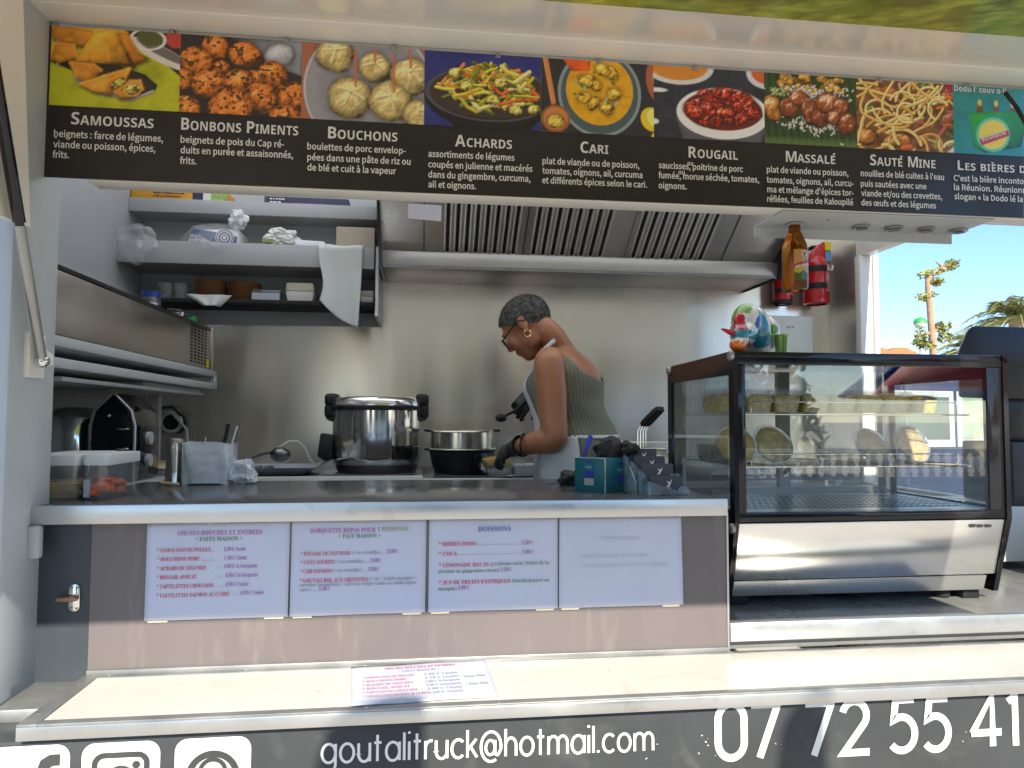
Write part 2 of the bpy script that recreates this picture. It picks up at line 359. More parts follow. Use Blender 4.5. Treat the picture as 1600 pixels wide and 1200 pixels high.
# ------------------------------------------------------------------ ink painting (prints are flat pictures stored as colours on a fine grid)
def lattice(h, w, cells, rng):
    gy = int(cells)+2; gx = int(cells*w/h)+2
    g = rng.random((gy+1, gx+1)); yy = np.linspace(0, gy-1.001, h); xx = np.linspace(0, gx-1.001, w)
    yi = yy.astype(int); xi = xx.astype(int); fy = (yy-yi)[:, None]; fx = (xx-xi)[None, :]; fy = fy*fy*(3-2*fy); fx = fx*fx*(3-2*fx)
    a = g[np.ix_(yi, xi)]; b = g[np.ix_(yi, xi+1)]; c = g[np.ix_(yi+1, xi)]; d = g[np.ix_(yi+1, xi+1)]
    return (a*(1-fx)+b*fx)*(1-fy) + (c*(1-fx)+d*fx)*fy
class Ink:
    def __init__(s, w, h, bgc, seed=0):
        s.w, s.h = w, h; s.rng = np.random.default_rng(seed); s.A = np.ones((h, w, 3))*np.array(bgc)
        s.a = w/h; s.X, s.Y = np.meshgrid(np.linspace(0, s.a, w), np.linspace(1, 0, h)); s.px = 1.0/h
    def fbm(s, cells, octv=4):
        r = np.zeros((s.h, s.w)); am = 1; t = 0
        for k in range(octv): r += am*lattice(s.h, s.w, cells*2**k, s.rng); t += am; am *= 0.55
        return r/t
    def put(s, mask, col):
        mask = np.clip(mask, 0, 1)[..., None]; s.A = s.A*(1-mask) + np.asarray(col)*mask; return s
    def edge(s, d, soft=1.2): return np.clip(0.5 - d/(s.px*soft), 0, 1)
    def ell(s, cx, cy, rx, ry, rot=0):
        c, q = math.cos(rot), math.sin(rot); x = s.X-cx; y = s.Y-cy; u = (x*c+y*q)/rx; v = (-x*q+y*c)/ry; return u, v, np.sqrt(u*u+v*v)
    def disc(s, cx, cy, rx, ry, col, rot=0, soft=1.2): u, v, d = s.ell(cx, cy, rx, ry, rot); return s.put(s.edge((d-1)*min(rx, ry), soft), col)
    def ring(s, cx, cy, rx, ry, t, col, rot=0): u, v, d = s.ell(cx, cy, rx, ry, rot); return s.put(s.edge(abs(d-1)*min(rx, ry)-t), col)
    def blob(s, cx, cy, rx, ry, base, rot=0, lum=0.9, rough=0.25, cells=9, specks=None, lumpy=0.12, gloss=0.15, lx=-0.35, ly=0.6):
        n = s.fbm(cells, 4)-0.5; u, v, d = s.ell(cx, cy, rx, ry, rot); d = d + n*lumpy*2
        m = s.edge((d-1)*min(rx, ry)); z = np.sqrt(np.clip(1-d*d, 0, 1))
        gy, gx = np.gradient(n); sh = 0.30 + lum*np.clip((s.X-cx)/rx*lx*0.6 + (s.Y-cy)/ry*ly*0.6 + z*0.75, 0, 1.3) + n*rough*3 + (-gy-gx)*rough*9
        c = np.clip(sh, 0.08, 1.6)[..., None]*np.array(base)
        c = c + gloss*np.clip(sh-1.0, 0, 1)[..., None]*np.array((1, .95, .85))*2
        if specks is not None: k = (s.fbm(24, 2) > 0.63)[..., None]; c = np.where(k, np.array(specks), c)
        dk = np.clip((d-0.72)/0.3, 0, 1)[..., None]; c = c*(1-0.45*dk)
        s.put(s.edge((d-1.10)*min(rx, ry), 8)*0.45, (0.03, 0.02, 0.015)); return s.put(m, c)
    def line(s, pts, wd, col, shade=0.4, soft=1.2):
        best = np.full((s.h, s.w), 9.0); side = np.zeros((s.h, s.w))
        for (x0, y0), (x1, y1) in zip(pts, pts[1:]):
            dx, dy = x1-x0, y1-y0; L2 = dx*dx+dy*dy+1e-9; t = np.clip(((s.X-x0)*dx+(s.Y-y0)*dy)/L2, 0, 1)
            ex = s.X-(x0+t*dx); ey = s.Y-(y0+t*dy); d = np.sqrt(ex*ex+ey*ey); k = d < best; best = np.where(k, d, best); side = np.where(k, ey-0.5*ex, side)
        s.put(s.edge(best-wd*1.25, 4)*0.35, (0.03, 0.02, 0.01))
        c = np.array(col)[None, None]*(1+shade*np.clip(side/wd, -1, 1))[..., None]; return s.put(s.edge(best-wd, soft), c)
    def poly(s, pts, col, shade=(0, 0), soft=1.2, rough=0.12, cells=8):
        ins = np.zeros((s.h, s.w), bool); dist = np.full((s.h, s.w), 9.0); n = len(pts)
        for i in range(n):
            (x0, y0), (x1, y1) = pts[i], pts[(i+1) % n]
            if y0 != y1:
                c = ((y0 > s.Y) != (y1 > s.Y)) & (s.X < (x1-x0)*(s.Y-y0)/(y1-y0)+x0); ins ^= c
            dx, dy = x1-x0, y1-y0; t = np.clip(((s.X-x0)*dx+(s.Y-y0)*dy)/(dx*dx+dy*dy+1e-9), 0, 1)
            dist = np.minimum(dist, np.hypot(s.X-(x0+t*dx), s.Y-(y0+t*dy)))
        d = np.where(ins, -dist, dist); cx = sum(p[0] for p in pts)/n; cy = sum(p[1] for p in pts)/n
        sh = 1 + shade[0]*(s.X-cx)*3 + shade[1]*(s.Y-cy)*3 + (s.fbm(cells)-0.5)*rough*4 - 0.35*np.clip(1+d/0.05, 0, 1)
        return s.put(s.edge(d, soft), np.clip(sh, 0.1, 2)[..., None]*np.array(col))
    def grain(s, a=0.05): s.A = np.clip(s.A*(1+(s.fbm(40, 2)-0.5)[..., None]*a*4), 0, 1); return s
    def build(s, name, m, fn, parent=None):
        """fn(u, v) with u, v in 0..1 (v up) gives the place of each point"""
        h, w = s.h, s.w; U, V = np.meshgrid(np.linspace(0, 1, w), np.linspace(1, 0, h)); co = fn(U.ravel(), V.ravel())
        me = bpy.data.meshes.new(name); idx = np.arange(h*w).reshape(h, w)
        q = np.stack([idx[1:, :-1], idx[1:, 1:], idx[:-1, 1:], idx[:-1, :-1]], -1).reshape(-1, 4)
        me.vertices.add(h*w); me.vertices.foreach_set('co', co.astype(np.float32).ravel())
        me.loops.add(q.size); me.loops.foreach_set('vertex_index', q.astype(np.int32).ravel())
        me.polygons.add(len(q)); me.polygons.foreach_set('loop_start', (np.arange(len(q))*4).astype(np.int32))
        me.update(calc_edges=True)
        at = me.color_attributes.new('ink', 'FLOAT_COLOR', 'POINT'); c = np.ones((h*w, 4), np.float32); c[:, :3] = np.clip(s.A, 0, 1).reshape(-1, 3)
        at.data.foreach_set('color', c.ravel()); me.materials.append(m)
        o = bpy.data.objects.new(name, me); COL.objects.link(o)
        if parent is not None: o.parent = parent; o.matrix_basis = wm(parent).inverted()
        return o
# ================================================================== the place around: ground and sky are the setting
def ground_material():
    m = mat('pavement', (0.53, 0.47, 0.39), 0.85, var=0.22, scale=1.3, bump=0.15, bscale=40)
    return m
ground_material()
g = MB(); g.grid(lambda u, v: ((u-0.5)*900, (v-0.5)*900, 0), 30, 30)
tag(g.build('ground', 'pavement'), kind='structure')
# ================================================================== FOOD TRUCK
TR = thing('food_truck', (0.6, 2.4, 0), 'charcoal food truck with its serving hatch lifted open and a pale serving ledge', 'food truck')
XL, XR, YB, ZC = -1.285, 2.037, 3.35, 2.80
MB().box((XL, 1.46, 0.44), (XR, YB, 0.5)).build('floor', 'grey_wall', TR)
SKX0, SKX1, SKY0, SKY1 = -1.22, 1.97, 1.70, 3.28          # opal roof light over the aisle, added out of view to brighten the interior
b = MB(); b.box((XL-0.06, 1.45, ZC), (XR+0.06, SKY0, ZC+0.07)); b.box((XL-0.06, SKY1, ZC), (XR+0.06, YB+0.06, ZC+0.07)); b.box((XL-0.06, SKY0, ZC), (SKX0, SKY1, ZC+0.07)); b.box((SKX1, SKY0, ZC), (XR+0.06, SKY1, ZC+0.07)); rf = b.build('roof', 'white_paint', TR)
b = MB(); b.box((SKX0-0.02, SKY0-0.02, ZC+0.071), (SKX1+0.02, SKY1+0.02, ZC+0.077)); b.build('added_roof_light', 'opal_sheet', rf)
def dent(x, z): return 0.0042*mnoise.noise(Vector((x*2.9, 0.4, z*0.3)))
b = MB(); b.grid(lambda u, v: (XL+(XR-XL)*u, YB+dent(XL+(XR-XL)*u, 0.5+(ZC-0.5)*v), 0.5+(ZC-0.5)*v), 220, 90); b.box((XL, YB+0.01, 0.5), (XR, YB+0.06, ZC)); bw = b.build('back_wall', 'steel_wall', TR)
b = MB(); b.box((XL-0.05, 1.62, 0.5), (XL, YB, ZC)); lw = b.build('left_wall', 'grey_wall', TR)
b = MB(); b.box((XL-0.001, 2.0, 1.46), (XL+0.012, 3.3, 2.17)); b.build('wall_lining', 'grey_paint', lw)
b = MB(); b.box((XR, 1.6, 0.5), (XR+0.045, 3.10, 1.33)); b.build('right_wall', 'white_paint', TR)
b = MB(); b.box((XR, 1.6, 2.40), (XR+0.045, 3.115, ZC)); b.build('door_lintel', 'white_paint', TR)
b = MB(); b.box((XR-0.002, 3.115, 0.5), (XR+0.05, YB, ZC)); b.build('door_jamb', 'steel', TR)
b = MB(); b.box((XR-0.012, 3.075, 1.33), (XR+0.05, 3.115, 2.40), 0.004); b.box((XR+0.05, 3.06, 1.33), (XR+0.075, 3.12, 2.40), 0.003); b.build('door_frame', 'white_paint', TR)
# outer skin and jamb on the left of the opening
b = MB(); b.box((-0.862, 1.45, 0.42), (-0.795, 1.62, 2.47), 0.006); b.box((-1.34, 1.60, 0.5), (-0.862, 1.64, 2.5)); b.build('jamb', 'jamb_grey', TR)
b = MB(); b.box((-3.6, 1.44, 0.42), (-0.868, 1.50, 2.6), 0.006); b.build('outer_skin', 'charcoal', TR)
b = MB(); b.box((-0.869, 1.437, 1.06), (-0.858, 1.452, 2.45), 0.003); b.build('edge_trim', 'aluminium', TR)
b = MB(); b.box((-0.86, 1.445, 1.045), (-0.69, 1.62, 1.075), 0.004); b.build('sill', 'dull_aluminium', TR)
b = MB(); b.box((-0.797, 1.535, 1.335), (-0.772, 1.555, 1.402), 0.006); b.build('hinge_cover', 'pale_grey', TR)
b = MB(); b.box((1.95, 1.45, 0.5), (2.09, 1.62, 2.5), 0.006); b.build('right_pillar', 'jamb_grey', TR)
# header beam behind the menu board
b = MB(); b.box((-0.715, 1.556, 2.118), (1.95, 1.612, ZC-.002), 0.003); b.box((-0.85, 1.475, 2.452), (1.95, 1.555, ZC-.003), 0.003); b.box((XL, 1.62, 2.45), (-0.716, 1.66, ZC-.002)); b.build('header_beam', 'white_paint', TR)
# ---- lifted hatch, drooping outward 18 degrees
T18 = math.tan(rad(18))
def hz(y): return 2.452 - (1.47-y)*T18
HL, HR, HY0, HY1 = -0.865, 1.46, 1.478, 0.285
b = MB(); P = [(HL, HY0, hz(HY0)), (HR, HY0, hz(HY0)), (HR, HY1, hz(HY1)), (HL, HY1, hz(HY1))]
b.prism(P, (0, 0.012, 0.045)); hatch = b.build('hatch', 'awning_white', TR, angle=30)
b = MB()
for (x0, y0, x1, y1) in ((HL-0.012, HY0, HL, HY1), (HR, HY0, HR+0.012, HY1)):
    b.prism([(x0, y0, hz(y0)-0.006), (x1, y0, hz(y0)-0.006), (x1, y1, hz(y1)-0.006), (x0, y1, hz(y1)-0.006)], (0, 0.012, 0.055))
b.build('rubber_seal', 'matt_black', hatch)
def hatch_print():
    p = Ink(330, 150, (0.12, 0.15, 0.02), 5)
    n = p.fbm(6, 5); n2 = np.repeat(p.fbm(40, 3)[:, ::1], 1, 1)
    base = np.array((0.20, 0.28, 0.03)); lt = np.array((0.58, 0.62, 0.09))
    t = np.clip((n-0.35)*2.2+(n2-0.5)*1.1, 0, 1)[..., None]; p.A = base*(1-t)+lt*t
    d = np.clip((p.fbm(9, 5)-0.5)*5 + (p.Y-0.55)*-2.2*0 , 0, 1); band = np.clip((p.X-0.6)/0.3, 0, 1)
    k = (np.clip((p.fbm(22, 3)-0.42)*4, 0, 1)*band*np.clip(1.25-abs(p.Y-0.33)*2.6, 0, 1)); p.put(k*0.75, (0.035, 0.045, 0.01))
    k = np.clip((p.fbm(7, 3)-0.55)*6, 0, 1)*(1-band*0.7); p.put(k*0.6, (0.17, 0.24, 0.03))
    p.grain(0.05)
    x0, x1, ya, yb = -0.30, HR-0.002, 1.195, 0.30
    p.build('meadow_print', print_mat('meadow_ink', 0.30), lambda u, v: np.stack([x0+u*(x1-x0), ya+(yb-ya)*v, 2.452-(1.47-(ya+(yb-ya)*v))*T18-0.003], 1), hatch)
hatch_print()
b = MB(); b.prism([(-0.792, 1.445, hz(1.47)-0.012), (-0.792, 1.500, 2.0), (-0.792, 1.1, 1.985), (-0.792, 0.9, hz(0.9)-0.012)], (-0.012, 0, 0)); b.build('side_cheek', 'awning_white', hatch)
# ---- gas struts
def strut(p, q, name='gas_strut'):
    p = Vector(p); q = Vector(q); d = q-p
    b = MB(); b.cyl(p+d*0.42, q, 0.0110, seg=20); b.cyl(p+d*0.405, p+d*0.43, 0.0075, seg=20); o = b.build(name, 'gloss_black', TR)
    b = MB(); b.cyl(p, p+d*0.41, 0.0095, seg=20); b.build('rod', 'dull_aluminium', o)
    b = MB(); b.sphere(p, 0.013); b.cyl(p-Vector((0.02, 0, 0)), p+Vector((0.012, 0, 0)), 0.0075); b.build('ball_joint', 'chrome', o); return o
sp_, sq_ = UX(66, 565, -0.770), UX(0, 165, -0.770); strut(sp_, sp_+(sq_-sp_)*1.36)
b = MB(); b.tube([(1.335, 1.46, 2.388), (1.36, 1.455, 2.35), (1.39, 1.45, 2.29), (1.55, 1.47, 1.98), (1.95, 1.50, 1.75)], 0.0045, 8); b.build('stay_cable', 'matt_black', TR)
b = MB(); b.box((-0.800, 1.50, 1.70), (-0.785, 1.56, 1.79), 0.003); b.prism([(-0.785, 1.51, 1.775), (-0.785, 1.51, 1.715), (-0.765, 1.545, 1.728), (-0.765, 1.545, 1.748)], (0, 0.006, 0)); b.build('strut_bracket', 'white_paint', TR)
# ---- serving counter
b = MB(); b.box((-0.796, 1.553, 1.404), (0.682, 2.125, 1.4385), 0.002); ct = b.build('counter', 'counter_top', TR)
b = MB(); b.box((-0.797, 1.546, 1.402), (0.684, 1.5535, 1.4405), 0.0015); b.build('edge_strip', 'aluminium', ct)
b = MB(); b.box((-0.692, 1.58, 1.096), (0.694, 1.60, 1.403)); pan = b.build('front_panel', 'mauve_panel', TR)
b = MB(); b.box((0.6935, 1.577, 1.096), (0.698, 2.12, 1.403)); b.build('end_strip', 'aluminium', pan)
b = MB(); b.box((-0.692, 1.572, 1.086), (0.697, 1.585, 1.099), 0.002); b.build('base_trim', 'dull_aluminium', pan)
b = MB(); b.box((-0.798, 1.583, 1.074), (-0.6925, 1.60, 1.403)); dr = b.build('cupboard_door', 'door_dark', TR)
lx, lz = UY(116, 935, 1.58).x, UY(116, 934, 1.58).z
b = MB(); b.prism([(lx+0.011*math.cos(a), 1.583, lz+(0.017 if math.sin(a) > 0 else -0.017)+0.011*math.sin(a)) for a in [i*PI/12 for i in range(24)]], (0, -0.004, 0), 0.0008)
la = b.build('latch', 'chrome', dr)
b = MB(); b.tube([(lx+0.010, 1.571, lz), (lx-0.012, 1.568, lz), (lx-0.030, 1.571, lz-0.001)], [0.0045, 0.0055, 0.004], 10); b.cyl((lx, 1.58, lz), (lx, 1.567, lz), 0.0065)
for sx, sz in ((-0.006, 0.022), (0.006, 0.021), (-0.005, -0.021), (0.006, -0.022)): b.cyl((lx+sx, 1.5795, lz+sz), (lx+sx, 1.577, lz+sz), 0.0022, seg=10)
b.build('thumb_turn', 'rust', la)
# ---- fold-down serving ledge
LX0, LX1, LY0, LY1, LZ = -0.70, 1.66, 1.338, 1.578, 1.086
b = MB(); b.box((LX0, LY0, LZ-0.026), (LX1, LY1, LZ-0.002), 0.002); led = b.build('serving_ledge', 'aluminium', TR)
b = MB(); b.box((LX0+0.034, LY0+0.022, LZ-0.0025), (LX1-0.034, LY1-0.016, LZ+0.0008)); b.build('ledge_panel', 'cream_panel', led)
b = MB(); b.box((LX0, LY0+0.0015, LZ-0.003), (LX0+0.032, LY1, LZ+0.002), 0.0008); b.box((LX1-0.032, LY0+0.0015, LZ-0.003), (LX1, LY1, LZ+0.002), 0.0008)
b.box((LX0+0.032, LY0+0.0015, LZ-0.003), (LX1-0.032, LY0+0.020, LZ+0.0018), 0.0008); b.box((LX0+0.032, LY1-0.014, LZ-0.003), (LX1-0.032, LY1, LZ+0.0018), 0.0008); b.build('ledge_frame', 'dull_aluminium', led)
b = MB(); random.seed(3)
for x in np.arange(LX0+0.05, LX1, 0.27):
    for y in (LY0+0.011, LY1-0.007): b.sphere((x+random.uniform(-.02, .02), y, LZ+0.0018), (0.003, 0.003, 0.0014), 10, 6)
for y in (LY0+0.05, LY1-0.05): b.sphere((LX0+0.012, y, LZ+0.002), (0.003, 0.003, 0.0014), 10, 6)
b.build('rivet', 'chrome', led)
# ---- tray the display case stands on, and the recess under it
b = MB(); b.box((0.70, 1.59, 1.104), (XR, 2.30, 1.128), 0.002); tray = b.build('display_shelf', 'tray_grey', TR)
b = MB(); b.box((0.70, 1.577, 1.108), (XR, 1.5905, 1.1515), 0.003); b.build('shelf_lip', 'aluminium', tray)
b = MB(); b.box((0.70, 1.60, 1.086), (XR, 1.63, 1.104)); b.build('shelf_recess', 'tray_grey', tray)
# ---- lower skirt with its lettering
SY = 1.36
b = MB(); b.box((-3.6, SY, 0.30), (2.2, 1.46, 1.052), 0.006); sk = b.build('skirt', 'charcoal', TR)
class Strokes(MB):
    def ribbon(s, pts, wd, y, cap=True):
        s.k = getattr(s, 'k', 0)+1; y = y-0.00006*(s.k % 9)
        P = [Vector((p[0], p[1])) for p in pts]; L = []; R = []
        closed = (P[0]-P[-1]).length < 1e-6
        if closed: P = P[:-1]
        n = len(P)
        for i in range(n):
            a = P[i-1] if (i or closed) else None; c = P[(i+1) % n] if (i < n-1 or closed) else None
            t1 = (P[i]-a).normalized() if a is not None else (c-P[i]).normalized(); t2 = (c-P[i]).normalized() if c is not None else t1
            n1 = Vector((-t1.y, t1.x)); n2 = Vector((-t2.y, t2.x)); m = (n1+n2)
            m = m.normalized() if m.length > 1e-4 else n1; k = wd/2/max(0.45, m.dot(n1))
            L.append(P[i]+m*k); R.append(P[i]-m*k)
        V = [[s.bm.verts.new((q.x, y, q.y)) for q in S] for S in (L, R)]
        for i in range(n if closed else n-1): j = (i+1) % n; s.bm.faces.new((V[0][i], V[0][j], V[1][j], V[1][i]))
        return s
def arc(cx, cy, rx, ry, a0, a1, n=18): return [(cx+rx*math.cos(rad(a0+(a1-a0)*i/n)), cy+ry*math.sin(rad(a0+(a1-a0)*i/n))) for i in range(n+1)]
ring = arc(0.5, 0.5, 0.5, 0.5, 0, 360, 28)
GL = {  # round geometric letters: x-height 1
 'g': (1.0, [ring, [(1, 1), (1, 0.0)] + arc(0.5, -0.08, 0.5, 0.46, 0, -155)]), 'o': (1.0, [ring]), 'u': (0.85, [[(0, 1), (0, 0.42)] + arc(0.42, 0.42, 0.42, 0.42, 180, 360) + [(0.84, 1)], [(0.84, 0.4), (0.84, 0)]]),
 't': (0.5, [[(0.2, 1.42), (0.2, 0.0)], [(-0.05, 1), (0.5, 1)]]), 'a': (1.0, [ring, [(1, 1), (1, 0)]]), 'l': (0.02, [[(0, 1.50), (0, 0)]]), 'i': (0.02, [[(0, 1), (0, 0)], [(0, 1.42), (0, 1.55)]]),
 'r': (0.45, [[(0, 1), (0, 0)], [(0, 0.55)] + arc(0.42, 0.58, 0.42, 0.42, 170, 75, 8)]), 'c': (0.85, [arc(0.5, 0.5, 0.5, 0.5, 45, 315, 22)]), 'k': (0.7, [[(0, 1.50), (0, 0)], [(0.68, 1), (0.03, 0.42)], [(0.22, 0.6), (0.74, 0)]]),
 'h': (0.82, [[(0, 1.50), (0, 0)], [(0, 0.55)] + arc(0.41, 0.58, 0.41, 0.42, 180, 0) + [(0.82, 0)]]), 'm': (1.5, [[(0, 1), (0, 0)], [(0, 0.55)] + arc(0.375, 0.62, 0.375, 0.38, 180, 0) + [(0.75, 0)], [(0.75, 0.55)] + arc(1.125, 0.62, 0.375, 0.38, 180, 0) + [(1.5, 0)]]),
 '.': (0.05, [[(0, 0), (0, 0.13)]]), '@': (1.55, [arc(0.72, 0.5, 0.36, 0.40, 0, 360, 24), [(1.08, 0.9), (1.08, 0.3)] + arc(1.25, 0.28, 0.17, 0.2, 180, 330, 8) + arc(0.77, 0.55, 0.78, 0.82, -12, 300, 34)])}
def stroke_text(st, text, x0, x1, z0, z1, h, wd, y, gap=0.36):
    tot = sum(GL[c][0]+gap for c in text)-gap; k = (x1-x0)/tot; x = 0
    for c in text:
        w_, pl = GL[c]
        for p in pl: st.ribbon([(x0+(x+u)*k, z0+(z1-z0)*(x/tot)+v*h) for u, v in p], wd, y)
        x += w_+gap
st = Strokes(); A = UY(503, 1192, SY); B = UY(1020, 1172, SY)
stroke_text(st, 'goutalitruck@hotmail.com', A.x, B.x, A.z, B.z, 0.0335, 0.0050, SY-0.0012); st.build('address_lettering', 'vinyl_white', sk)
DG = {'0': [arc(0.27, 0.5, 0.27, 0.28, 0, 0, 1)[:0] + arc(0.27, 0.71, 0.27, 0.29, 0, 180) + arc(0.27, 0.29, 0.27, 0.29, 180, 360) + [(0.54, 0.71)]], '7': [[(0, 0.98), (0.56, 0.98), (0.17, 0)]],
 '2': [arc(0.27, 0.72, 0.26, 0.27, 165, -35, 16) + [(0.02, 0.02), (0.58, 0.02)]], '5': [[(0.53, 0.98), (0.13, 0.98), (0.08, 0.60)] + arc(0.25, 0.33, 0.29, 0.32, 115, -140, 18)],
 '4': [[(0.46, 0), (0.46, 0.98), (0.0, 0.27)], [(-0.02, 0.27), (0.66, 0.27)]], '1': [[(0.0, 0.86), (0.16, 0.98), (0.16, 0)]]}
st = Strokes()
for c, px_, py_ in (('0', 1122, 1185), ('7', 1174, 1184), ('7', 1259, 1181), ('2', 1316, 1178), ('5', 1391, 1174), ('5', 1444, 1172), ('4', 1519, 1167), ('1', 1576, 1165)):
    a = UY(px_, py_, SY)
    for p in DG[c]: st.ribbon([(a.x+u*0.100, a.z+v*0.104) for u, v in p], 0.0145, SY-0.0012)
st.build('phone_lettering', 'vinyl_white', sk)
def rsq(cx, cz, h, r, n=6): return [(cx+sx*(h-r)+r*math.cos(a), cz+sz*(h-r)+r*math.sin(a)) for sx, sz, a0 in ((1, 1, 0), (-1, 1, 90), (-1, -1, 180), (1, -1, 270)) for a in [rad(a0+90*i/n) for i in range(n+1)]]
R = random.Random(21); b = MB()
for k in range(13):
    a = UY(R.choice([1098, 1104, 1110, 1215, 1500, 1018]) + R.uniform(-9, 9), R.uniform(1140, 1185), SY); t_ = R.uniform(-1.2, 1.2); l_ = R.uniform(.0008, .003); d_ = Vector((math.cos(t_)*l_, 0, math.sin(t_)*l_)); n_ = Vector((-d_.z, 0, d_.x))*R.uniform(.15, .5)
    q = Vector((a.x, SY-.0009, a.z)); b.quad(q-d_, q+n_, q+d_, q-n_)
b.build('paint_chips', 'vinyl_white', sk)
icons = [(UY(48, 1165, SY), 'f'), (UY(190.5, 1159, SY), 'c'), (UY(334, 1152, SY), 'p')]
for a, kind in icons:
    H = 0.066; cx, cz = a.x, a.z-H
    L = Letters(); L.poly([(x, SY-0.0012, z) for x, z in rsq(cx, cz, H, 0.022)]); ic = L.build('social_badge', 'vinyl_white', sk)
    st = Strokes(); y = SY-0.0022
    if kind == 'f': st.ribbon([(cx+0.050, cz+0.040), (cx+0.036, cz+0.040), (cx+0.026, cz+0.034), (cx+0.022, cz+0.022), (cx+0.022, cz-H)], 0.020, y); st.ribbon([(cx+0.002, cz+0.004), (cx+0.046, cz+0.004)], 0.016, y)
    if kind == 'c':
        q = rsq(cx, cz, 0.044, 0.016); st.ribbon(q+[q[0]], 0.010, y); st.ribbon([(cx+u*0.042-0.021, cz+v*0.042-0.021) for u, v in ring], 0.010, y); st.ribbon([(cx+0.026+0.0035*u, cz+0.026+0.0035*v) for u, v in arc(0, 0, 1, 1, 0, 360, 16)], 0.0068, y)
    if kind == 'p':
        st.ribbon([(cx+0.042*u, cz+0.042*v-0.004) for u, v in arc(0, 0, 1, 1, 0, 360, 36)], 0.012, y); st.ribbon([(cx+0.022*u, cz+0.006+0.022*v) for u, v in arc(0, 0, 1, 1, -100, 200, 24)], 0.008, y); st.ribbon([(cx+0.001, cz+0.008), (cx-0.010, cz-0.036)], 0.009, y)
    st.build('badge_mark', 'charcoal', ic)
# wheels and chassis under the skirt
for wx in (-2.6, 1.2):
    b = MB(); b.lathe([(0.0, 0.11), (0.2, 0.11), (0.33, 0.10), (0.36, 0.06), (0.36, -0.06), (0.33, -0.10), (0, -0.10)], (wx, 1.62, 0.36), 40, axis=(0, -1, 0)); wo = b.build('wheel', 'rubber', TR)
    b = MB(); b.lathe([(0.0, 0.118), (0.16, 0.118), (0.20, 0.112)], (wx, 1.62, 0.36), 32, axis=(0, -1, 0)); b.build('rim', 'dull_aluminium', wo)
b = MB(); b.box((-3.6, 1.7, 0.3), (2.1, 3.3, 0.44)); b.box((-3.6, 1.5, 0.5), (-3.55, 3.4, 2.6)); b.box((-3.55, 3.35, 0.5), (XL, 3.41, 2.6)); b.box((-3.55, 1.5, 2.56), (XL-0.06, 3.4, 2.61)); b.build('chassis', 'charcoal', TR)
# ================================================================== MENU BOARD
MYF = 1.548
MBD = thing('menu_board', (0.6, MYF, 2.12), 'long black menu board with nine dish photos and white French text above the serving hatch', 'menu board')
b = MB(); b.box((-0.795, MYF, 2.1205), (1.80, MYF+0.004, 2.444)); bd = b.build('board', 'sign_black', MBD)
XS = [-0.79, -0.531, -0.278, -0.012, 0.251, 0.516, 0.786, 1.02, 1.273, 1.54]
ZP0, ZP1 = 2.273, 2.4435
inkm = print_mat('photo_ink', 0.32, 0.15)
H_ = 104
def pic(i, bgc): return Ink(int(H_*(XS[i+1]-XS[i])/(ZP1-ZP0)), H_, bgc, 40+i)
def place(p, i, name):
    x0, x1 = XS[i], XS[i+1]
    p.grain(0.035); p.A = np.clip(1.55*p.A**1.12, 0, 0.9)
    p.build(name, inkm, lambda u, v: np.stack([x0+u*(x1-x0), np.full_like(u, MYF-0.0012), ZP0+v*(ZP1-ZP0)], 1), MBD)
R = random.Random(7)
# 1 samosas
p = pic(0, (0.42, 0.42, 0.02)); a = p.a
t = np.clip((p.fbm(3)-0.4)*2, 0, 1)[..., None]; p.A = p.A*(1-t*0.45)
p.poly([(0.85, 1.0), (a, 1.0), (a, 0.45), (1.2, 0.72), (0.9, 0.9)], (0.03, 0.028, 0.025)); p.disc(1.28, 0.72, 0.42, 0.10, (0.55, 0.52, 0.48), -0.45); p.disc(1.30, 0.75, 0.34, 0.06, (0.16, 0.14, 0.13), -0.45)
p.disc(1.15, 0.93, 0.16, 0.11, (0.10, 0.11, 0.03)); p.disc(1.45, 0.93, 0.12, 0.12, (0.42, 0.06, 0.04)); p.ring(1.12, 0.90, 0.2, 0.13, 0.012, (0.6, 0.58, 0.55))
p.poly([(0, 0.55), (0.3, 0.42), (0.55, 0.22), (0.95, 0.14), (1.22, 0.24), (1.25, 0.32), (1.1, 0.45), (0.6, 0.6)], (0.03, 0.028, 0.026), (0, -0.3)); p.line([(0.3, 0.35), (0.55, 0.19), (0.95, 0.12), (1.2, 0.24)], 0.018, (0.35, 0.34, 0.33))
def samosa(pts, c, sh):
    p.poly([(x+.012, y-.03) for x, y in pts], (.05, .025, .005), soft=7); p.poly(pts, c, sh, rough=.16, cells=11)
    cx = sum(q[0] for q in pts)/len(pts); cy = sum(q[1] for q in pts)/len(pts)
    for k in range(len(pts)):
        a, b_ = pts[k], pts[(k+1) % len(pts)]
        if a[1]+b_[1] > 2*cy: p.line([(a[0]*.93+cx*.07, a[1]*.93+cy*.07), (b_[0]*.93+cx*.07, b_[1]*.93+cy*.07)], .010, tuple(min(1, v*1.5) for v in c), .3, 5)
    for k in range(5): p.disc(cx+R.uniform(-.09, .09), cy+R.uniform(-.07, .07), R.uniform(.008, .02), R.uniform(.006, .012), tuple(v*R.choice((.6, 1.45)) for v in c), R.uniform(-1, 1), soft=4)
samosa([(-.05, .98), (.1, 1.02), (.52, .97), (.42, .76), (.05, .78)], (.50, .22, .025), (.2, .5)); samosa([(.86, .98), (1.02, .72), (1.14, .66), (.95, .55), (.76, .62), (.72, .97)], (.46, .19, .02), (-.5, .3))
samosa([(-.02, .58), (.04, .78), (.27, .77), (.32, .62), (.1, .53)], (.55, .25, .03), (.2, .6)); samosa([(.28, .57), (.50, .97), (.62, 1.02), (.74, .98), (.98, .54)], (.66, .33, .035), (-.45, .55))
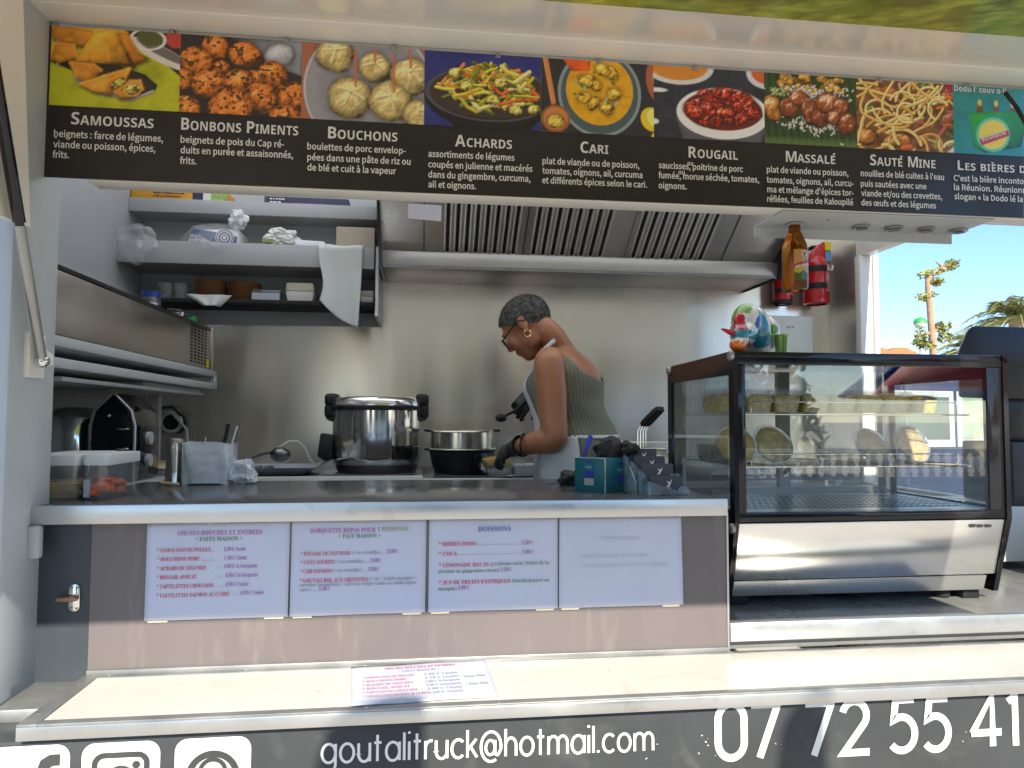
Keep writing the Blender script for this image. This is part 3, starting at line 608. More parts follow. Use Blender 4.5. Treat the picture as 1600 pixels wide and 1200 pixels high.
samosa([(.22, .55), (.50, .54), (.60, .47), (.44, .29), (.30, .37)], (.58, .24, .025), (-.3, .5)); samosa([(.34, .28), (.62, .40), (.93, .52), (.88, .38), (.7, .17), (.5, .20)], (.68, .31, .04), (-.3, .6)); samosa([(.74, .20), (.93, .36), (1.05, .37), (1.09, .26), (.95, .15), (.82, .13)], (.62, .27, .03), (-.2, .5))
p.blob(.79, .32, .11, .05, (.46, .38, .06), .6, rough=.5, cells=22, specks=(.12, .16, .02)); p.blob(.96, .255, .10, .078, (.54, .44, .09), .5, rough=.5, cells=24, specks=(.12, .10, .02)); p.ring(.96, .255, .105, .083, .008, (.66, .34, .06), .5)
place(p, 0, 'samosa_photo')
# 2 chilli fritters
p = pic(1, (0.035, 0.03, 0.03)); a = p.a
p.poly([(0.6, 1), (a, 1), (a, 0.55), (1.25, 0.62), (0.95, 0.8)], (0.20, 0.21, 0.23), (0.3, 0.2)); p.blob(1.2, 0.8, 0.2, 0.16, (0.45, 0.46, 0.48), 0.4, rough=0.1)
for (x, y, r) in ((0.42, 0.86, 0.16), (0.78, 0.78, 0.19), (0.2, 0.66, 0.20), (1.12, 0.55, 0.18), (0.5, 0.6, 0.1), (1.35, 0.28, 0.2), (0.02, 0.42, 0.14), (0.9, 0.47, 0.13), (0.36, 0.38, 0.22), (0.72, 0.40, 0.19), (1.0, 0.24, 0.20), (0.1, 0.06, 0.16), (0.62, 0.06, 0.28), (1.3, -0.02, 0.2)):
    p.blob(x, y, r*1.08, r*R.uniform(0.88, 1.0), (0.62, 0.20, 0.03), R.uniform(-1, 1), rough=0.32, cells=12, specks=(0.10, 0.05, 0.015), lumpy=0.10, gloss=0.10)
place(p, 1, 'fritter_photo')
# 3 dumplings
p = pic(2, (0.33, 0.13, 0.07)); a = p.a
p.disc(0.86, 0.42, 0.84, 0.86, (0.27, 0.26, 0.28)); p.ring(0.86, 0.42, 0.82, 0.84, 0.012, (0.42, 0.42, 0.44)); p.disc(0.9, 0.40, 0.70, 0.70, (0.235, 0.225, 0.245), soft=10)
for (x, y, r) in ((0.42, 0.85, 0.25), (0.92, 0.72, 0.22), (1.38, 0.62, 0.28), (0.62, 0.30, 0.30), (1.12, 0.28, 0.29), (1.5, 0.12, 0.22)):
    p.blob(x, y, r*0.95, r*0.92, (0.60, 0.47, 0.20), R.uniform(-.5, .5), rough=0.28, cells=7, lumpy=0.16, gloss=0.22)
    for k in range(5): an = R.uniform(0, 6.28); p.line([(x, y+r*0.3), (x+math.cos(an)*r*0.6, y+r*0.15+math.sin(an)*r*0.5)], 0.012, (0.70, 0.58, 0.32), 0.5, 4)
for (x, y, h) in ((0.68, 0.46, 0.46), (0.92, 0.80, 0.3), (1.17, 0.42, 0.5), (1.38, 0.75, 0.3)): p.line([(x, y), (x-0.02+h*0.02, y+h)], 0.012, (0.52, 0.13, 0.06), 0.3)
place(p, 2, 'dumpling_photo')
# 4 pickled vegetables
p = pic(3, (0.030, 0.035, 0.17)); a = p.a
p.A *= (0.7+0.6*p.fbm(3))[..., None]
p.disc(0.86, 0.40, 0.86, 0.42, (0.012, 0.010, 0.012)); p.poly([(0.05, 0.35), (1.7, 0.35), (1.3, -0.1), (0.5, -0.1)], (0.014, 0.011, 0.012)); p.disc(0.86, 0.46, 0.80, 0.33, (0.05, 0.035, 0.03)); p.ring(0.86, 0.46, 0.82, 0.36, 0.012, (0.09, 0.08, 0.09))
cols = [(0.52, 0.42, 0.03), (0.36, 0.36, 0.03), (0.16, 0.22, 0.02), (0.55, 0.13, 0.02), (0.60, 0.50, 0.10), (0.48, 0.40, 0.04), (0.10, 0.13, 0.015), (0.60, 0.22, 0.03), (0.62, 0.55, 0.22)]
for k in range(150):
    an = R.uniform(0, 6.28); q = math.sqrt(R.random()); x = 0.84+q*0.62*math.cos(an); y = 0.53+q*0.29*math.sin(an)+0.16*(1-q)
    th = R.uniform(-1.2, 1.2); L = R.uniform(0.05, 0.17); bx = R.uniform(-.03, .03)
    p.line([(x-L*math.cos(th), y-L*math.sin(th)*0.8), (x+bx, y+bx), (x+L*math.cos(th), y+L*math.sin(th)*0.8)], R.uniform(0.012, 0.030), R.choice(cols), 0.5)
for (x, y) in ((0.4, 0.72), (1.0, 0.62), (1.2, 0.26), (0.55, 0.55), (0.9, 0.38), (1.45, 0.28)): p.blob(x, y, 0.09, 0.07, (0.62, 0.52, 0.12), rough=0.4, cells=18)
place(p, 3, 'pickle_photo')
# 5 curry
p = pic(4, (0.30, 0.27, 0.25)); a = p.a
p.A *= (0.75+0.5*p.fbm(4, 5))[..., None]; p.disc(0.95, 0.50, 0.74, 0.78, (0.03, 0.03, 0.035), soft=8); p.poly([(0, 1), (0.5, 1), (0.3, 0.3), (0.5, 0), (0, 0)], (0.035, 0.03, 0.03))
p.disc(0.80, 0.56, 0.57, 0.60, (0.07, 0.10, 0.11)); p.ring(0.80, 0.56, 0.55, 0.58, 0.02, (0.22, 0.27, 0.27)); p.disc(0.80, 0.60, 0.46, 0.48, (0.60, 0.34, 0.01))
t = np.clip((p.fbm(7)-0.45)*3, 0, 1)*p.edge((p.ell(0.8, 0.6, 0.45, 0.47)[2]-1)*0.45); p.put(t*0.6, (0.44, 0.17, 0.01))
for k in range(11): an = R.uniform(0, 6.28); q = math.sqrt(R.random())*0.33; p.blob(0.8+q*math.cos(an), 0.60+q*math.sin(an), R.uniform(.07, .12), R.uniform(.06, .10), (0.66, 0.40, 0.04), R.uniform(-1, 1), rough=0.35, cells=14)
for k in range(14): an = R.uniform(0, 6.28); q = math.sqrt(R.random())*0.38; p.disc(0.8+q*math.cos(an), 0.62+q*math.sin(an), R.uniform(.02, .05), R.uniform(.010, .022), R.choice([(0.06, 0.12, 0.02), (0.10, 0.18, 0.03), (0.35, 0.4, 0.2)]), R.uniform(-1.5, 1.5))
p.poly([(0.3, 1.0), (0.68, 1.0), (0.66, 0.86), (0.42, 0.84)], (0.62, 0.10, 0.01), rough=0.3); p.line([(0.06, 1.0), (0.17, 0.40)], 0.035, (0.50, 0.22, 0.08), 0.4)
p.disc(0.20, 0.18, 0.19, 0.18, (0.48, 0.20, 0.06)); p.ring(0.20, 0.18, 0.18, 0.17, 0.014, (0.28, 0.10, 0.03)); p.blob(0.2, 0.14, 0.12, 0.09, (0.62, 0.44, 0.08), rough=0.4, cells=14)
p.disc(1.78, 0.82, 0.34, 0.42, (0.33, 0.11, 0.05)); p.disc(1.80, 0.84, 0.26, 0.34, (0.55, 0.52, 0.42)); p.blob(1.82, 0.84, 0.12, 0.16, (0.58, 0.35, 0.03), rough=0.5, cells=16)
p.disc(1.52, 0.24, 0.15, 0.17, (0.66, 0.46, 0.02), 0.5); p.disc(1.56, 0.26, 0.10, 0.13, (0.78, 0.66, 0.20), 0.5); p.disc(1.68, 0.0, 0.16, 0.10, (0.72, 0.55, 0.06))
place(p, 4, 'curry_photo')
# 6 tomato stew
p = pic(5, (0.030, 0.033, 0.045)); a = p.a
p.A *= (0.6+0.9*p.fbm(5, 5))[..., None]; p.disc(0.35, 1.0, 0.50, 0.25, (0.52, 0.52, 0.52)); p.disc(0.35, 1.01, 0.42, 0.20, (0.52, 0.22, 0.03)); p.disc(1.62, 0.98, 0.30, 0.22, (0.52, 0.52, 0.53)); p.disc(1.62, 1.0, 0.23, 0.17, (0.5, 0.12, 0.03)); p.disc(0.05, 0.66, 0.14, 0.03, (0.6, 0.6, 0.6)); p.disc(0.0, 0.22, 0.07, 0.04, (0.6, 0.6, 0.6))
p.poly([(0.3, 0.3), (1.65, 0.3), (1.5, -0.05), (0.42, -0.05)], (0.10, 0.10, 0.12)); p.disc(0.98, 0.38, 0.66, 0.36, (0.66, 0.66, 0.65)); p.disc(0.98, 0.42, 0.57, 0.28, (0.16, 0.02, 0.01))
for k in range(34):
    an = R.uniform(0, 6.28); q = math.sqrt(R.random()); x = 0.98+q*0.48*math.cos(an); y = 0.45+q*0.22*math.sin(an)+0.20*(1-q)*R.random()
    p.blob(x, y, R.uniform(.10, .17), R.uniform(.06, .10), R.choice([(0.55, 0.05, 0.012), (0.62, 0.075, 0.015), (0.44, 0.035, 0.01)]), R.uniform(-.6, .6), rough=0.42, cells=13, lumpy=0.2, gloss=0.3, specks=(0.10, 0.01, 0.008))
for k in range(9): p.disc(0.98+R.uniform(-.4, .4), 0.5+R.uniform(-.15, .25), 0.022, 0.014, (0.05, 0.09, 0.02), R.uniform(-1, 1))
place(p, 5, 'stew_photo')
# 7 banana leaf plate
p = pic(6, (0.035, 0.075, 0.022)); a = p.a
p.A *= (0.72+0.45*np.sin((p.X+0.12*p.Y)*58)[..., None]*0.5+0.3*p.fbm(5)[..., None]); p.put(np.clip((0.12-p.Y)*12, 0, 1)*0.55, (0.14, 0.22, 0.06))
for k in range(40): p.blob(0.25+R.uniform(0, 0.95), 0.86+R.uniform(-.10, .10), R.uniform(.05, .10), R.uniform(.04, .07), (0.55, 0.30, 0.03), rough=0.4, cells=16)
for k in range(260):
    x = R.gauss(0.72, 0.26); y = R.choice([R.gauss(0.74, 0.06), R.gauss(0.30, 0.06)]); th = R.uniform(-1.5, 1.5); p.line([(x, y), (x+0.03*math.cos(th), y+0.03*math.sin(th))], 0.008, (0.66, 0.66, 0.62), 0.2)
for (x, y, rx, ry) in ((0.13, 0.50, 0.14, 0.20), (0.36, 0.52, 0.15, 0.15), (0.5, 0.66, 0.16, 0.11), (0.68, 0.48, 0.14, 0.20), (0.82, 0.40, 0.15, 0.14), (0.94, 0.62, 0.19, 0.16), (1.12, 0.55, 0.13, 0.15), (1.2, 0.34, 0.16, 0.17), (1.02, 0.42, 0.1, 0.12)):
    p.blob(x, y, rx, ry, R.choice([(0.34, 0.11, 0.03), (0.42, 0.15, 0.035), (0.28, 0.085, 0.025)]) if x > 0.2 else (0.50, 0.22, 0.04), R.uniform(-.5, .5), rough=0.36, cells=9, lumpy=0.18, gloss=0.5)
for k in range(26): p.disc(0.2+R.uniform(-.09, .12), 0.74+R.uniform(-.05, .06), 0.03, 0.014, R.choice([(0.2, 0.28, 0.06), (0.36, 0.40, 0.2), (0.1, 0.16, 0.03)]), R.uniform(-1, 1))
place(p, 6, 'leaf_plate_photo')
# 8 fried noodles
p = pic(7, (0.22, 0.10, 0.035)); a = p.a
t = np.clip((p.fbm(6)-0.4)*2.5, 0, 1)[..., None]; p.A = p.A*(1-t)+np.array((0.09, 0.04, 0.02))*t
for k in range(13): p.blob(R.uniform(0, a), R.uniform(0, 1), R.uniform(.10, .2), R.uniform(.06, .12), R.choice([(0.42, 0.15, 0.04), (0.5, 0.2, 0.05), (0.3, 0.1, 0.05)]), R.uniform(-1, 1), rough=0.35)
for k in range(34): th = R.uniform(-.6, 1.4); x = R.uniform(0, a); y = R.uniform(0, 1); L = R.uniform(.08, .2); p.line([(x, y), (x+L*math.cos(th), y+L*math.sin(th))], R.uniform(.015, .035), R.choice([(0.20, 0.26, 0.05), (0.5, 0.12, 0.03), (0.34, 0.36, 0.12), (0.36, 0.10, 0.09), (0.09, 0.13, 0.02)]), 0.4)
for k in range(46):
    x, y, th = R.uniform(-.1, a), R.uniform(0, 1), R.uniform(0, 6.28); pts = [(x, y)]; cv = R.uniform(-5, 5)
    for q in range(12): th += cv*0.06+R.uniform(-.15, .15); x += 0.055*math.cos(th); y += 0.045*math.sin(th); pts.append((x, y))
    p.line(pts, R.uniform(.014, .024), R.choice([(0.60, 0.40, 0.12), (0.66, 0.47, 0.18), (0.52, 0.32, 0.08), (0.7, 0.54, 0.26)]), 0.45)
p.poly([(a-0.16, 1), (a, 1), (a, 0.85)], (0.45, 0.01, 0.06)); p.poly([(a, 0.1), (a-0.12, 0.0), (a, 0)], (0.65, 0.62, 0.6))
place(p, 7, 'noodle_photo')
# 9 beer crate advert: a green six-pack before a teal ground
p = pic(8, (0.03, 0.22, 0.23)); a = p.a
p.put(np.clip((p.X-0.9)*1.3, 0, 1)*0.75, (0.10, 0.34, 0.42)); p.A *= (0.75+0.4*p.fbm(3))[..., None]
for x in (0.42, 0.68, 0.94): p.disc(x, 0.60, 0.055, 0.16, (0.16, 0.07, 0.015)); p.disc(x, 0.76, 0.032, 0.05, (0.52, 0.42, 0.10))
p.poly([(0.25, 0.60), (1.0, 0.68), (1.14, 0.45), (1.05, 0.14), (0.48, 0.02), (0.30, 0.10)], (0.02, 0.20, 0.03), (-0.3, 0.4)); p.disc(0.62, 0.30, 0.27, 0.25, (0.12, 0.42, 0.25), 0.5); p.disc(0.62, 0.30, 0.23, 0.21, (0.60, 0.46, 0.03), 0.5)
p.poly([(0.40, 0.22), (0.86, 0.38), (0.88, 0.30), (0.43, 0.13)], (0.48, 0.02, 0.025), rough=0.02); p.blob(1.42, 0.25, 0.16, 0.42, (0.42, 0.36, 0.42), 0.1, rough=0.15); p.disc(1.46, 0.32, 0.10, 0.16, (0.62, 0.44, 0.05))
place(p, 8, 'beer_photo')
L = Letters(); za = MYF-0.0022
L.line('BOURBON', (XS[8]+0.075, za, 2.305), 0.068, 0.010, ex=(0.95, 0, 0.31), ey=(-0.2, 0, 1), fnt='math', style='bold'); L.line("Dodo l' couv o li", (XS[8]+0.004, za, 2.428), 0.14, 0.014, fnt='math', style='bold', align='l'); L.build('advert_lettering', 'text_white', MBD)
# ---- captions
L = Letters(); SM = dict(fnt='math', style='bold', smallcaps=True)
for t, x0, x1, yb in (('Samoussas', 111, 240, 194), ('Bonbons Piments', 283, 466, 202.5), ('Bouchons', 512.5, 621, 216), ('Achards', 711, 800, 228.5), ('Cari', 907, 950.5, 238.5), ('Rougail', 1076, 1153, 246), ('Massalé', 1228, 1306, 252.7), ('Sauté Mine', 1359.7, 1461.7, 258), ('Les bières dodo', 1496.5, 1640, 265.4)):
    L = Letters(); L.px(t, x0, x1, yb, 0.0262 if 'dodo' not in t else 0.0235, za, **SM); L.build('dish_name', 'text_white', MBD)
CL = {}; BD = dict(fnt='sans', offset=0.008)
for t, x0, x1, yb in (('beignets : farce de légumes,', 84, 255, 213.4), ('viande ou poisson, épices,', 83, 243, 230), ('frits.', 82, 108, 246), ('beignets de pois du Cap ré-', 282, 444, 222.5), ('duits en purée et assaisonnés,', 282, 458, 239), ('frits.', 281, 307, 255.6),
  ('boulettes de porc envelop-', 480, 634, 233), ('pées dans une pâte de riz ou', 480, 641.5, 250), ('de blé et cuit à la vapeur', 480, 619, 266), ('assortiments de légumes', 669, 804, 244.7), ('coupés en julienne et macérés', 669, 832, 261), ('dans du gingembre, curcuma,', 669, 829, 277), ('ail et oignons.', 669, 744, 292.5),
  ('plat de viande ou de poisson,', 847.5, 999, 255.8), ('tomates, oignons, ail, curcuma', 847.5, 1004, 271), ('et différents épices selon le cari.', 847, 1011, 286), ('saucisses, poitrine de porc', 1029, 1161, 262.5), ('fumée, morue séchée, tomates,', 1029, 1186, 278), ('oignons.', 1029, 1073, 294),
  ('plat de viande ou poisson,', 1198, 1325.7, 269), ('tomates, oignons, ail, curcu-', 1198, 1334, 285), ("ma et mélange d'épices tor-", 1198.7, 1333.6, 300), ('réfiées, feuilles de Kaloupilé', 1198.7, 1333, 315), ("nouilles de blé cuites à l'eau", 1345, 1475, 275), ('puis sautées avec une', 1345, 1447.5, 291), ('viande et/ou des crevettes,', 1345.5, 1472, 306), ('des œufs et des légumes', 1345.5, 1462.5, 320.7),
  ("C'est la bière incontournable de", 1490, 1655, 282.4), ('la Réunion. Réunionnais par son', 1490.5, 1660, 296.6), ('slogan « la Dodo lé la »', 1491, 1606, 311)):
    ci = sum(x0 > q for q in (270, 470, 660, 840, 1020, 1190, 1340, 1485)); CL.setdefault(ci, Letters()).px(t, x0, x1, yb, 0.0140, za, **BD)
CL[5].px('ou', 1074, 1083, 258, 0.010, za, **BD); CL[5].px('ou', 1060, 1070, 272, 0.010, za, **BD)
for k in CL: CL[k].build('dish_caption', 'text_white', MBD)
for x, y in ((86, 36), (269, 49), (447, 63), (615, 75), (778, 87), (935, 96), (1085, 107), (1233, 118), (1375, 126), (1512, 135)):
    q = UY(x, y, MYF); b = MB(); b.box((q.x-0.006, MYF-0.004, q.z-0.006), (q.x+0.006, MYF+0.012, q.z-0.0025), 0.001); b.box((q.x-0.004, MYF-0.003, q.z-0.003), (q.x+0.004, MYF+0.010, q.z+0.005), 0.001); b.build('clip', 'dull_aluminium', MBD)
for x, y in ((92, 65), (91, 101), (88, 215), (907, 262)):
    q = UY(x, y, MYF); b = MB(); b.cyl((q.x, MYF, q.z), (q.x, MYF-0.003, q.z), 0.0035, 0.0028, 14); b.build('screw', 'chrome', MBD)
# ================================================================== PRICE SHEETS on the counter front
inks = {'red': (0.55, 0.06, 0.12), 'pink': (0.48, 0.14, 0.38), 'green': (0.14, 0.26, 0.17), 'violet': (0.36, 0.12, 0.42), 'blue': (0.15, 0.17, 0.42), 'grey': (0.30, 0.31, 0.38), 'olive': (0.36, 0.38, 0.18)}
for k, c in inks.items(): mat('ink_'+k, c, 0.7, var=0.02)
def sheet(name, c, label, lines, shift=0.0):
    y = 1.5795
    t = thing(name, ((c[0][0]+c[1][0])/2, y, c[2][1]), label, 'price sheet', 'price sheets taped under the counter')
    def fn(u, v):
        x = c[3][0]*(1-u)*(1-v)+c[2][0]*u*(1-v)+c[1][0]*u*v+c[0][0]*(1-u)*v; z = c[3][1]*(1-u)*(1-v)+c[2][1]*u*(1-v)+c[1][1]*u*v+c[0][1]*(1-u)*v
        return (x, y-0.0015-0.0016*math.sin(u*7+shift)*math.sin(v*5+shift)-0.0015*(1-v)**4, z)
    b = MB(); b.grid(fn, 24, 16); b.build('page', 'paper', t, solid=0.0004)
    L = {}
    for (s, x0, x1, yb, cap, ink) in lines: L.setdefault(ink, Letters()).px(s, x0, x1, yb, cap*1.18, y-0.0042, fnt='math', style='serif')
    for k in L: L[k].build('lettering', 'ink_'+k, t)
    b = MB()
    for u in (0.09, 0.9):
        q = fn(u, 0); b.box((q[0]-0.02, y-0.0022, q[2]-0.004), (q[0]+0.02, y-0.001, q[2]+0.006))
    b.build('tape', 'tape_clear', t); q = fn(.5, 1); b = MB(); b.box((q[0]-.022, y-.0036, q[2]-.014), (q[0]+.022, y-.0030, q[2]+.002)); b.build('clear_tape', 'film', t); return t
mat('tape_clear', (0.62, 0.55, 0.40), 0.3, var=0.05)
def cs(*p): return [(UY(x, y, 1.5795).x, UY(x, y, 1.5795).z) for x, y in p]
def z3(L): return [(s, 200+x0/3.3333, 200+x1/3.3333, 790+yb/3.3333, cap, k) for s, x0, x1, yb, cap, k in L]
def z4(L): return [(s, 640+x0/3.077, 640+x1/3.077, 790+yb/3.077, cap, k) for s, x0, x1, yb, cap, k in L]
sheet('price_sheet', cs((230.5, 816), (453.5, 810.5), (450, 963), (226, 970)), 'white price sheet of starters at the left end of the counter front', z3([
  ('AMUSES BOUCHES ET ENTREES', 253, 697, 156, .0078, 'pink'), ('« FAITS MAISON »', 350, 597, 186, .0075, 'green'), ('* SAMOUSSAS DE POULET....', 150, 452, 244, .0068, 'red'), ('1,20 € l’unité', 498, 613, 237, .0068, 'violet'), ('* BOUCHONS PORC ..........', 150, 443, 291, .0068, 'red'), ('1,10 € l’unité', 500, 618, 283, .0068, 'violet'),
  ('* ACHARD DE LÉGUMES', 150, 404, 339, .0068, 'red'), ('.....  4,00 € la barquette', 460, 672, 327, .0068, 'violet'), ('* ROUGAIL AVOCAT', 148, 355, 385, .0068, 'red'), ('.....  4,00 € la barquette', 468, 677, 374, .0068, 'violet'), ('* TARTELETTES CHOUCHOU', 148, 448, 433, .0068, 'red'), ('.....  4,00 € l’unité', 468, 627, 422, .0068, 'violet'), ('* TARTELETTES SAUMON AU CURRY', 146, 528, 480, .0068, 'red'), ('.....  4,00 € l’unité', 545, 706, 466, .0068, 'violet')]), 0.3)
sheet('price_sheet', cs((456.5, 810.5), (666.5, 807.5), (664, 956), (453, 963)), 'white price sheet of meal trays, second from the left below the counter', z3([
  ('BARQUETTE REPAS POUR', 948, 1290, 143, .0078, 'pink'), ('1 PERSONNE', 1300, 1462, 135, .0078, 'olive'), ('« FAIT MAISON »', 1096, 1316, 170, .0075, 'green'), ('* ROUGAIL DE SAUCISSES', 898, 1158, 262, .0068, 'red'), ('(+ riz et lentilles) .....', 1168, 1345, 254, .0062, 'grey'), ('12,00 €', 1348, 1408, 248, .0068, 'violet'), ('* CIVET ZOURITE', 898, 1074, 307, .0068, 'red'), ('(+ riz et lentilles) .....', 1080, 1258, 301, .0062, 'grey'), ('13,00 €', 1262, 1320, 296, .0068, 'violet'),
  ('* CARI ESPADON', 896, 1062, 354, .0068, 'red'), ('(+ riz et lentilles) .....', 1068, 1248, 348, .0062, 'grey'), ('13,00 €', 1250, 1308, 342, .0068, 'violet'), ('* GOUTALI BOL AUX CREVETTES', 893, 1250, 402, .0068, 'red'), ('(+ riz + salade mangues +', 1256, 1502, 390, .0062, 'grey'), ('crevettes caramélisées + poivrons rouges sautés ou salade algues', 893, 1502, 423, .0062, 'grey'), ('vertes ) .....', 893, 990, 448, .0062, 'grey'), ('12,00 €', 993, 1052, 444, .0068, 'violet')]), 1.1)
sheet('price_sheet', cs((671, 807), (871, 805.5), (871, 950), (669, 956)), 'white drinks price sheet with a blue heading below the teal box', z4([
  ('BOISSONS', 330, 487, 125, .0090, 'blue'), ('* BIERES DODO', 140, 321, 195, .0070, 'red'), ('.......................', 328, 538, 190, .0066, 'grey'), ('3,50 €', 540, 594, 188, .0070, 'violet'), ('* COCA', 140, 228, 242, .0070, 'red'), ('...............................', 232, 538, 238, .0066, 'grey'), ('2,00 €', 542, 598, 233, .0070, 'violet'), ('* LIMONADE BIO 33 cl', 140, 404, 297, .0070, 'red'), ('(citrons verts, fruits de la', 412, 670, 288, .0066, 'green'), ('passion ou gingembre citron)', 138, 430, 325, .0066, 'green'), ('3,50 €', 437, 492, 317, .0070, 'violet'), ('* JUS DE FRUITS EXOTIQUES', 140, 483, 380, .0070, 'red'), ('(leetchi/goyave ou', 492, 670, 370, .0066, 'green'), ('mangue)', 138, 226, 409, .0066, 'green'), ('2,00 €', 232, 290, 405, .0070, 'violet')]), 2.0)
mat('ink_ghost', (0.55, 0.57, 0.66), 0.75, var=0.03)
inks['ghost'] = 1
sheet('price_sheet', cs((874, 805.5), (1064, 803.5), (1067, 944), (873, 950)), 'blank turned-over sheet at the right end of the counter front', z4([('« NOSIAM STIAF »', 905, 1125, 172, .008, 'ghost'), ('sellitnel te zir', 820, 1150, 255, .007, 'ghost'), ('etteuqrab al ed xirp', 820, 1240, 300, .007, 'ghost')]), 3.1)
# sheet lying on the ledge
t = thing('loose_price_sheet', (0.05, 1.5, 1.088), 'loose price sheet lying flat on the serving ledge with handwritten notes', 'price sheet')
Q = [UZ(x, y, 1.0885) for x, y in ((548, 1043), (757, 1030), (780, 1088), (548, 1104))]
def fq(u, v): a = Q[3].lerp(Q[2], u); c = Q[0].lerp(Q[1], u); r = a.lerp(c, v); return Vector((r.x, r.y, 1.0884+0.0016*math.sin(u*6+1)**2*(0.3+abs(v-0.5))+0.006*max(0, u-0.85)*max(0, v-0.4)))
b = MB(); b.grid(fq, 30, 16); b.build('page', 'paper', t, solid=0.0004)
L = Letters(); Lr = Letters()
def put(Lt, s, u, v, wd, cap):
    o = fq(u, v)+Vector((0, 0, 0.0032)); ex = (fq(1, v)-fq(0, v)).normalized(); ey = (fq(u, 1)-fq(u, 0)).normalized(); Lt.line(s, o, wd, cap, ex=(ex.x, ex.y, 0), ey=(ey.x, ey.y, 0), fnt='math', style='serif')
put(Lr, 'AMUSES BOUCHES ET ENTREES', 0.24, 0.84, 0.15, 0.010); put(L, '« FAITS MAISON »', 0.34, 0.75, 0.085, 0.009)
for k, (s, pr) in enumerate((('* SAMOUSSAS DE POULET', '1,20 € l’unité'), ('* BOUCHONS PORC', '1,10 € l’unité'), ('* ACHARD DE LÉGUMES', '4,00 € la barquette'), ('* ROUGAIL AVOCAT', '4,00 € la barquette'), ('* TARTELETTES CHOUCHOU', '4,00 € l’unité'), ('* TARTELETTES SAUMON AU CURRY', '4,00 € l’unité'))):
    put(Lr, s, 0.08, 0.62-0.095*k, 0.05+0.0026*len(s), 0.008); put(L, pr, 0.52, 0.62-0.095*k, 0.07, 0.008)
put(L, '- Tuna Thai', 0.78, 0.50, 0.05, 0.009); put(L, '- Tuna Thai', 0.80, 0.30, 0.045, 0.009)
L.build('lettering', 'ink_grey', t); Lr.build('lettering', 'ink_red', t)
# ================================================================== INSIDE THE TRUCK: fixtures
mat('handle_black', (0.014, 0.014, 0.016), 0.55, var=0.2)
mat('kraft', (0.36, 0.19, 0.09), 0.75, var=0.12, scale=20)
mat('card_beige', (0.42, 0.36, 0.28), 0.8, var=0.08)
mat('tub_cream', (0.66, 0.62, 0.48), 0.55, var=0.04)
mat('foil', (0.78, 0.78, 0.78), 0.28, 0.6, var=0.1, scale=30, bump=0.3, bscale=60)
mat('cloth_white', (0.55, 0.58, 0.56), 0.9, var=0.05, scale=6, bump=0.05, bscale=200)
mat('yellow_card', (0.62, 0.30, 0.02), 0.5, var=0.06)
mat('navy_card', (0.02, 0.03, 0.07), 0.4, var=0.2)
mat('magenta_card', (0.30, 0.03, 0.24), 0.45, var=0.1)
mat('green_print', (0.30, 0.42, 0.12), 0.5, var=0.3, scale=60)
mat('blue_print', (0.02, 0.05, 0.20), 0.4, var=0.1)
mat('blue_lid', (0.015, 0.04, 0.26), 0.35)
mat('orange_food', (0.62, 0.12, 0.03), 0.5, var=0.3, scale=60)
mat('wood_stick', (0.78, 0.55, 0.28), 0.7, var=0.15, scale=30)
mat('light_wood', (0.58, 0.47, 0.28), 0.7, var=0.08)
mat('tray_blue_grey', (0.42, 0.46, 0.52), 0.45, var=0.06)
mat('cable_white', (0.55, 0.54, 0.50), 0.5)
mat('tin', (0.62, 0.58, 0.50), 0.22, 1.0, var=0.12, scale=14, rvar=0.4)
# back counter (front lips face the viewer)
b = MB(); b.box((-0.66, 2.745, 1.378), (-0.012, YB, 1.4005), 0.002); bc = b.build('back_counter', 'counter_top', TR)
b = MB(); b.box((-0.66, 2.738, 1.366), (-0.012, 2.7455, 1.402), 0.001); b.box((-0.011, 2.67, 1.360), (0.430, 2.6775, 1.3965), 0.001); b.build('counter_lip', 'vinyl_white', bc)
b = MB(); b.box((-0.011, 2.677, 1.374), (0.430, YB, 1.3955), 0.002); b.box((0.430, 2.9, 1.36), (1.9, YB, 1.385)); b.build('worktop', 'counter_top', bc)
b = MB(); b.box((-0.66, 2.75, 0.5), (0.43, 2.77, 1.374)); b.box((-1.28, 2.50, 1.30), (-0.66, YB, 1.398), 0.004); b.build('cupboard', 'grey_paint', bc)
# left side counter block under the oven shelf
b = MB(); b.box((-1.28, 2.13, 1.30), (-0.83, 2.50, 1.425), 0.003); b.build('side_counter', 'grey_paint', TR)
# ---- oven shelf along the left wall
os_ = thing('oven_shelf', (-1.09, 2.4, 1.40), 'grey two-tier metal shelf with a leg that carries the long oven on the left wall', 'shelf')
b = MB(); b.box((XL, 1.72, 1.795), (-0.90, 3.165, 1.822), 0.003); b.build('shelf_board', 'pale_grey', os_)
b = MB(); b.box((XL, 1.72, 1.742), (-0.90, 3.17, 1.768), 0.003); b.build('shelf_board', 'pale_grey', os_)
b = MB(); b.box((-0.925, 3.13, 1.766), (-0.90, 3.17, 1.798), 0.002); b.box((-1.28, 1.75, 1.766), (-1.255, 3.15, 1.797)); b.build('bracket', 'pale_grey', os_)
b = MB(); b.box((-1.2, 1.9, 1.712), (-0.915, 3.04, 1.724), 0.002); b.box((-1.2, 2.45, 1.724), (-0.93, 3.04, 1.7405), 0.002); b.build('drawer', 'grey_paint', os_)
b = MB(); b.box((-1.112, 2.985, 1.398), (-1.072, 3.025, 1.742), 0.003); b.build('leg', 'pale_grey', os_)
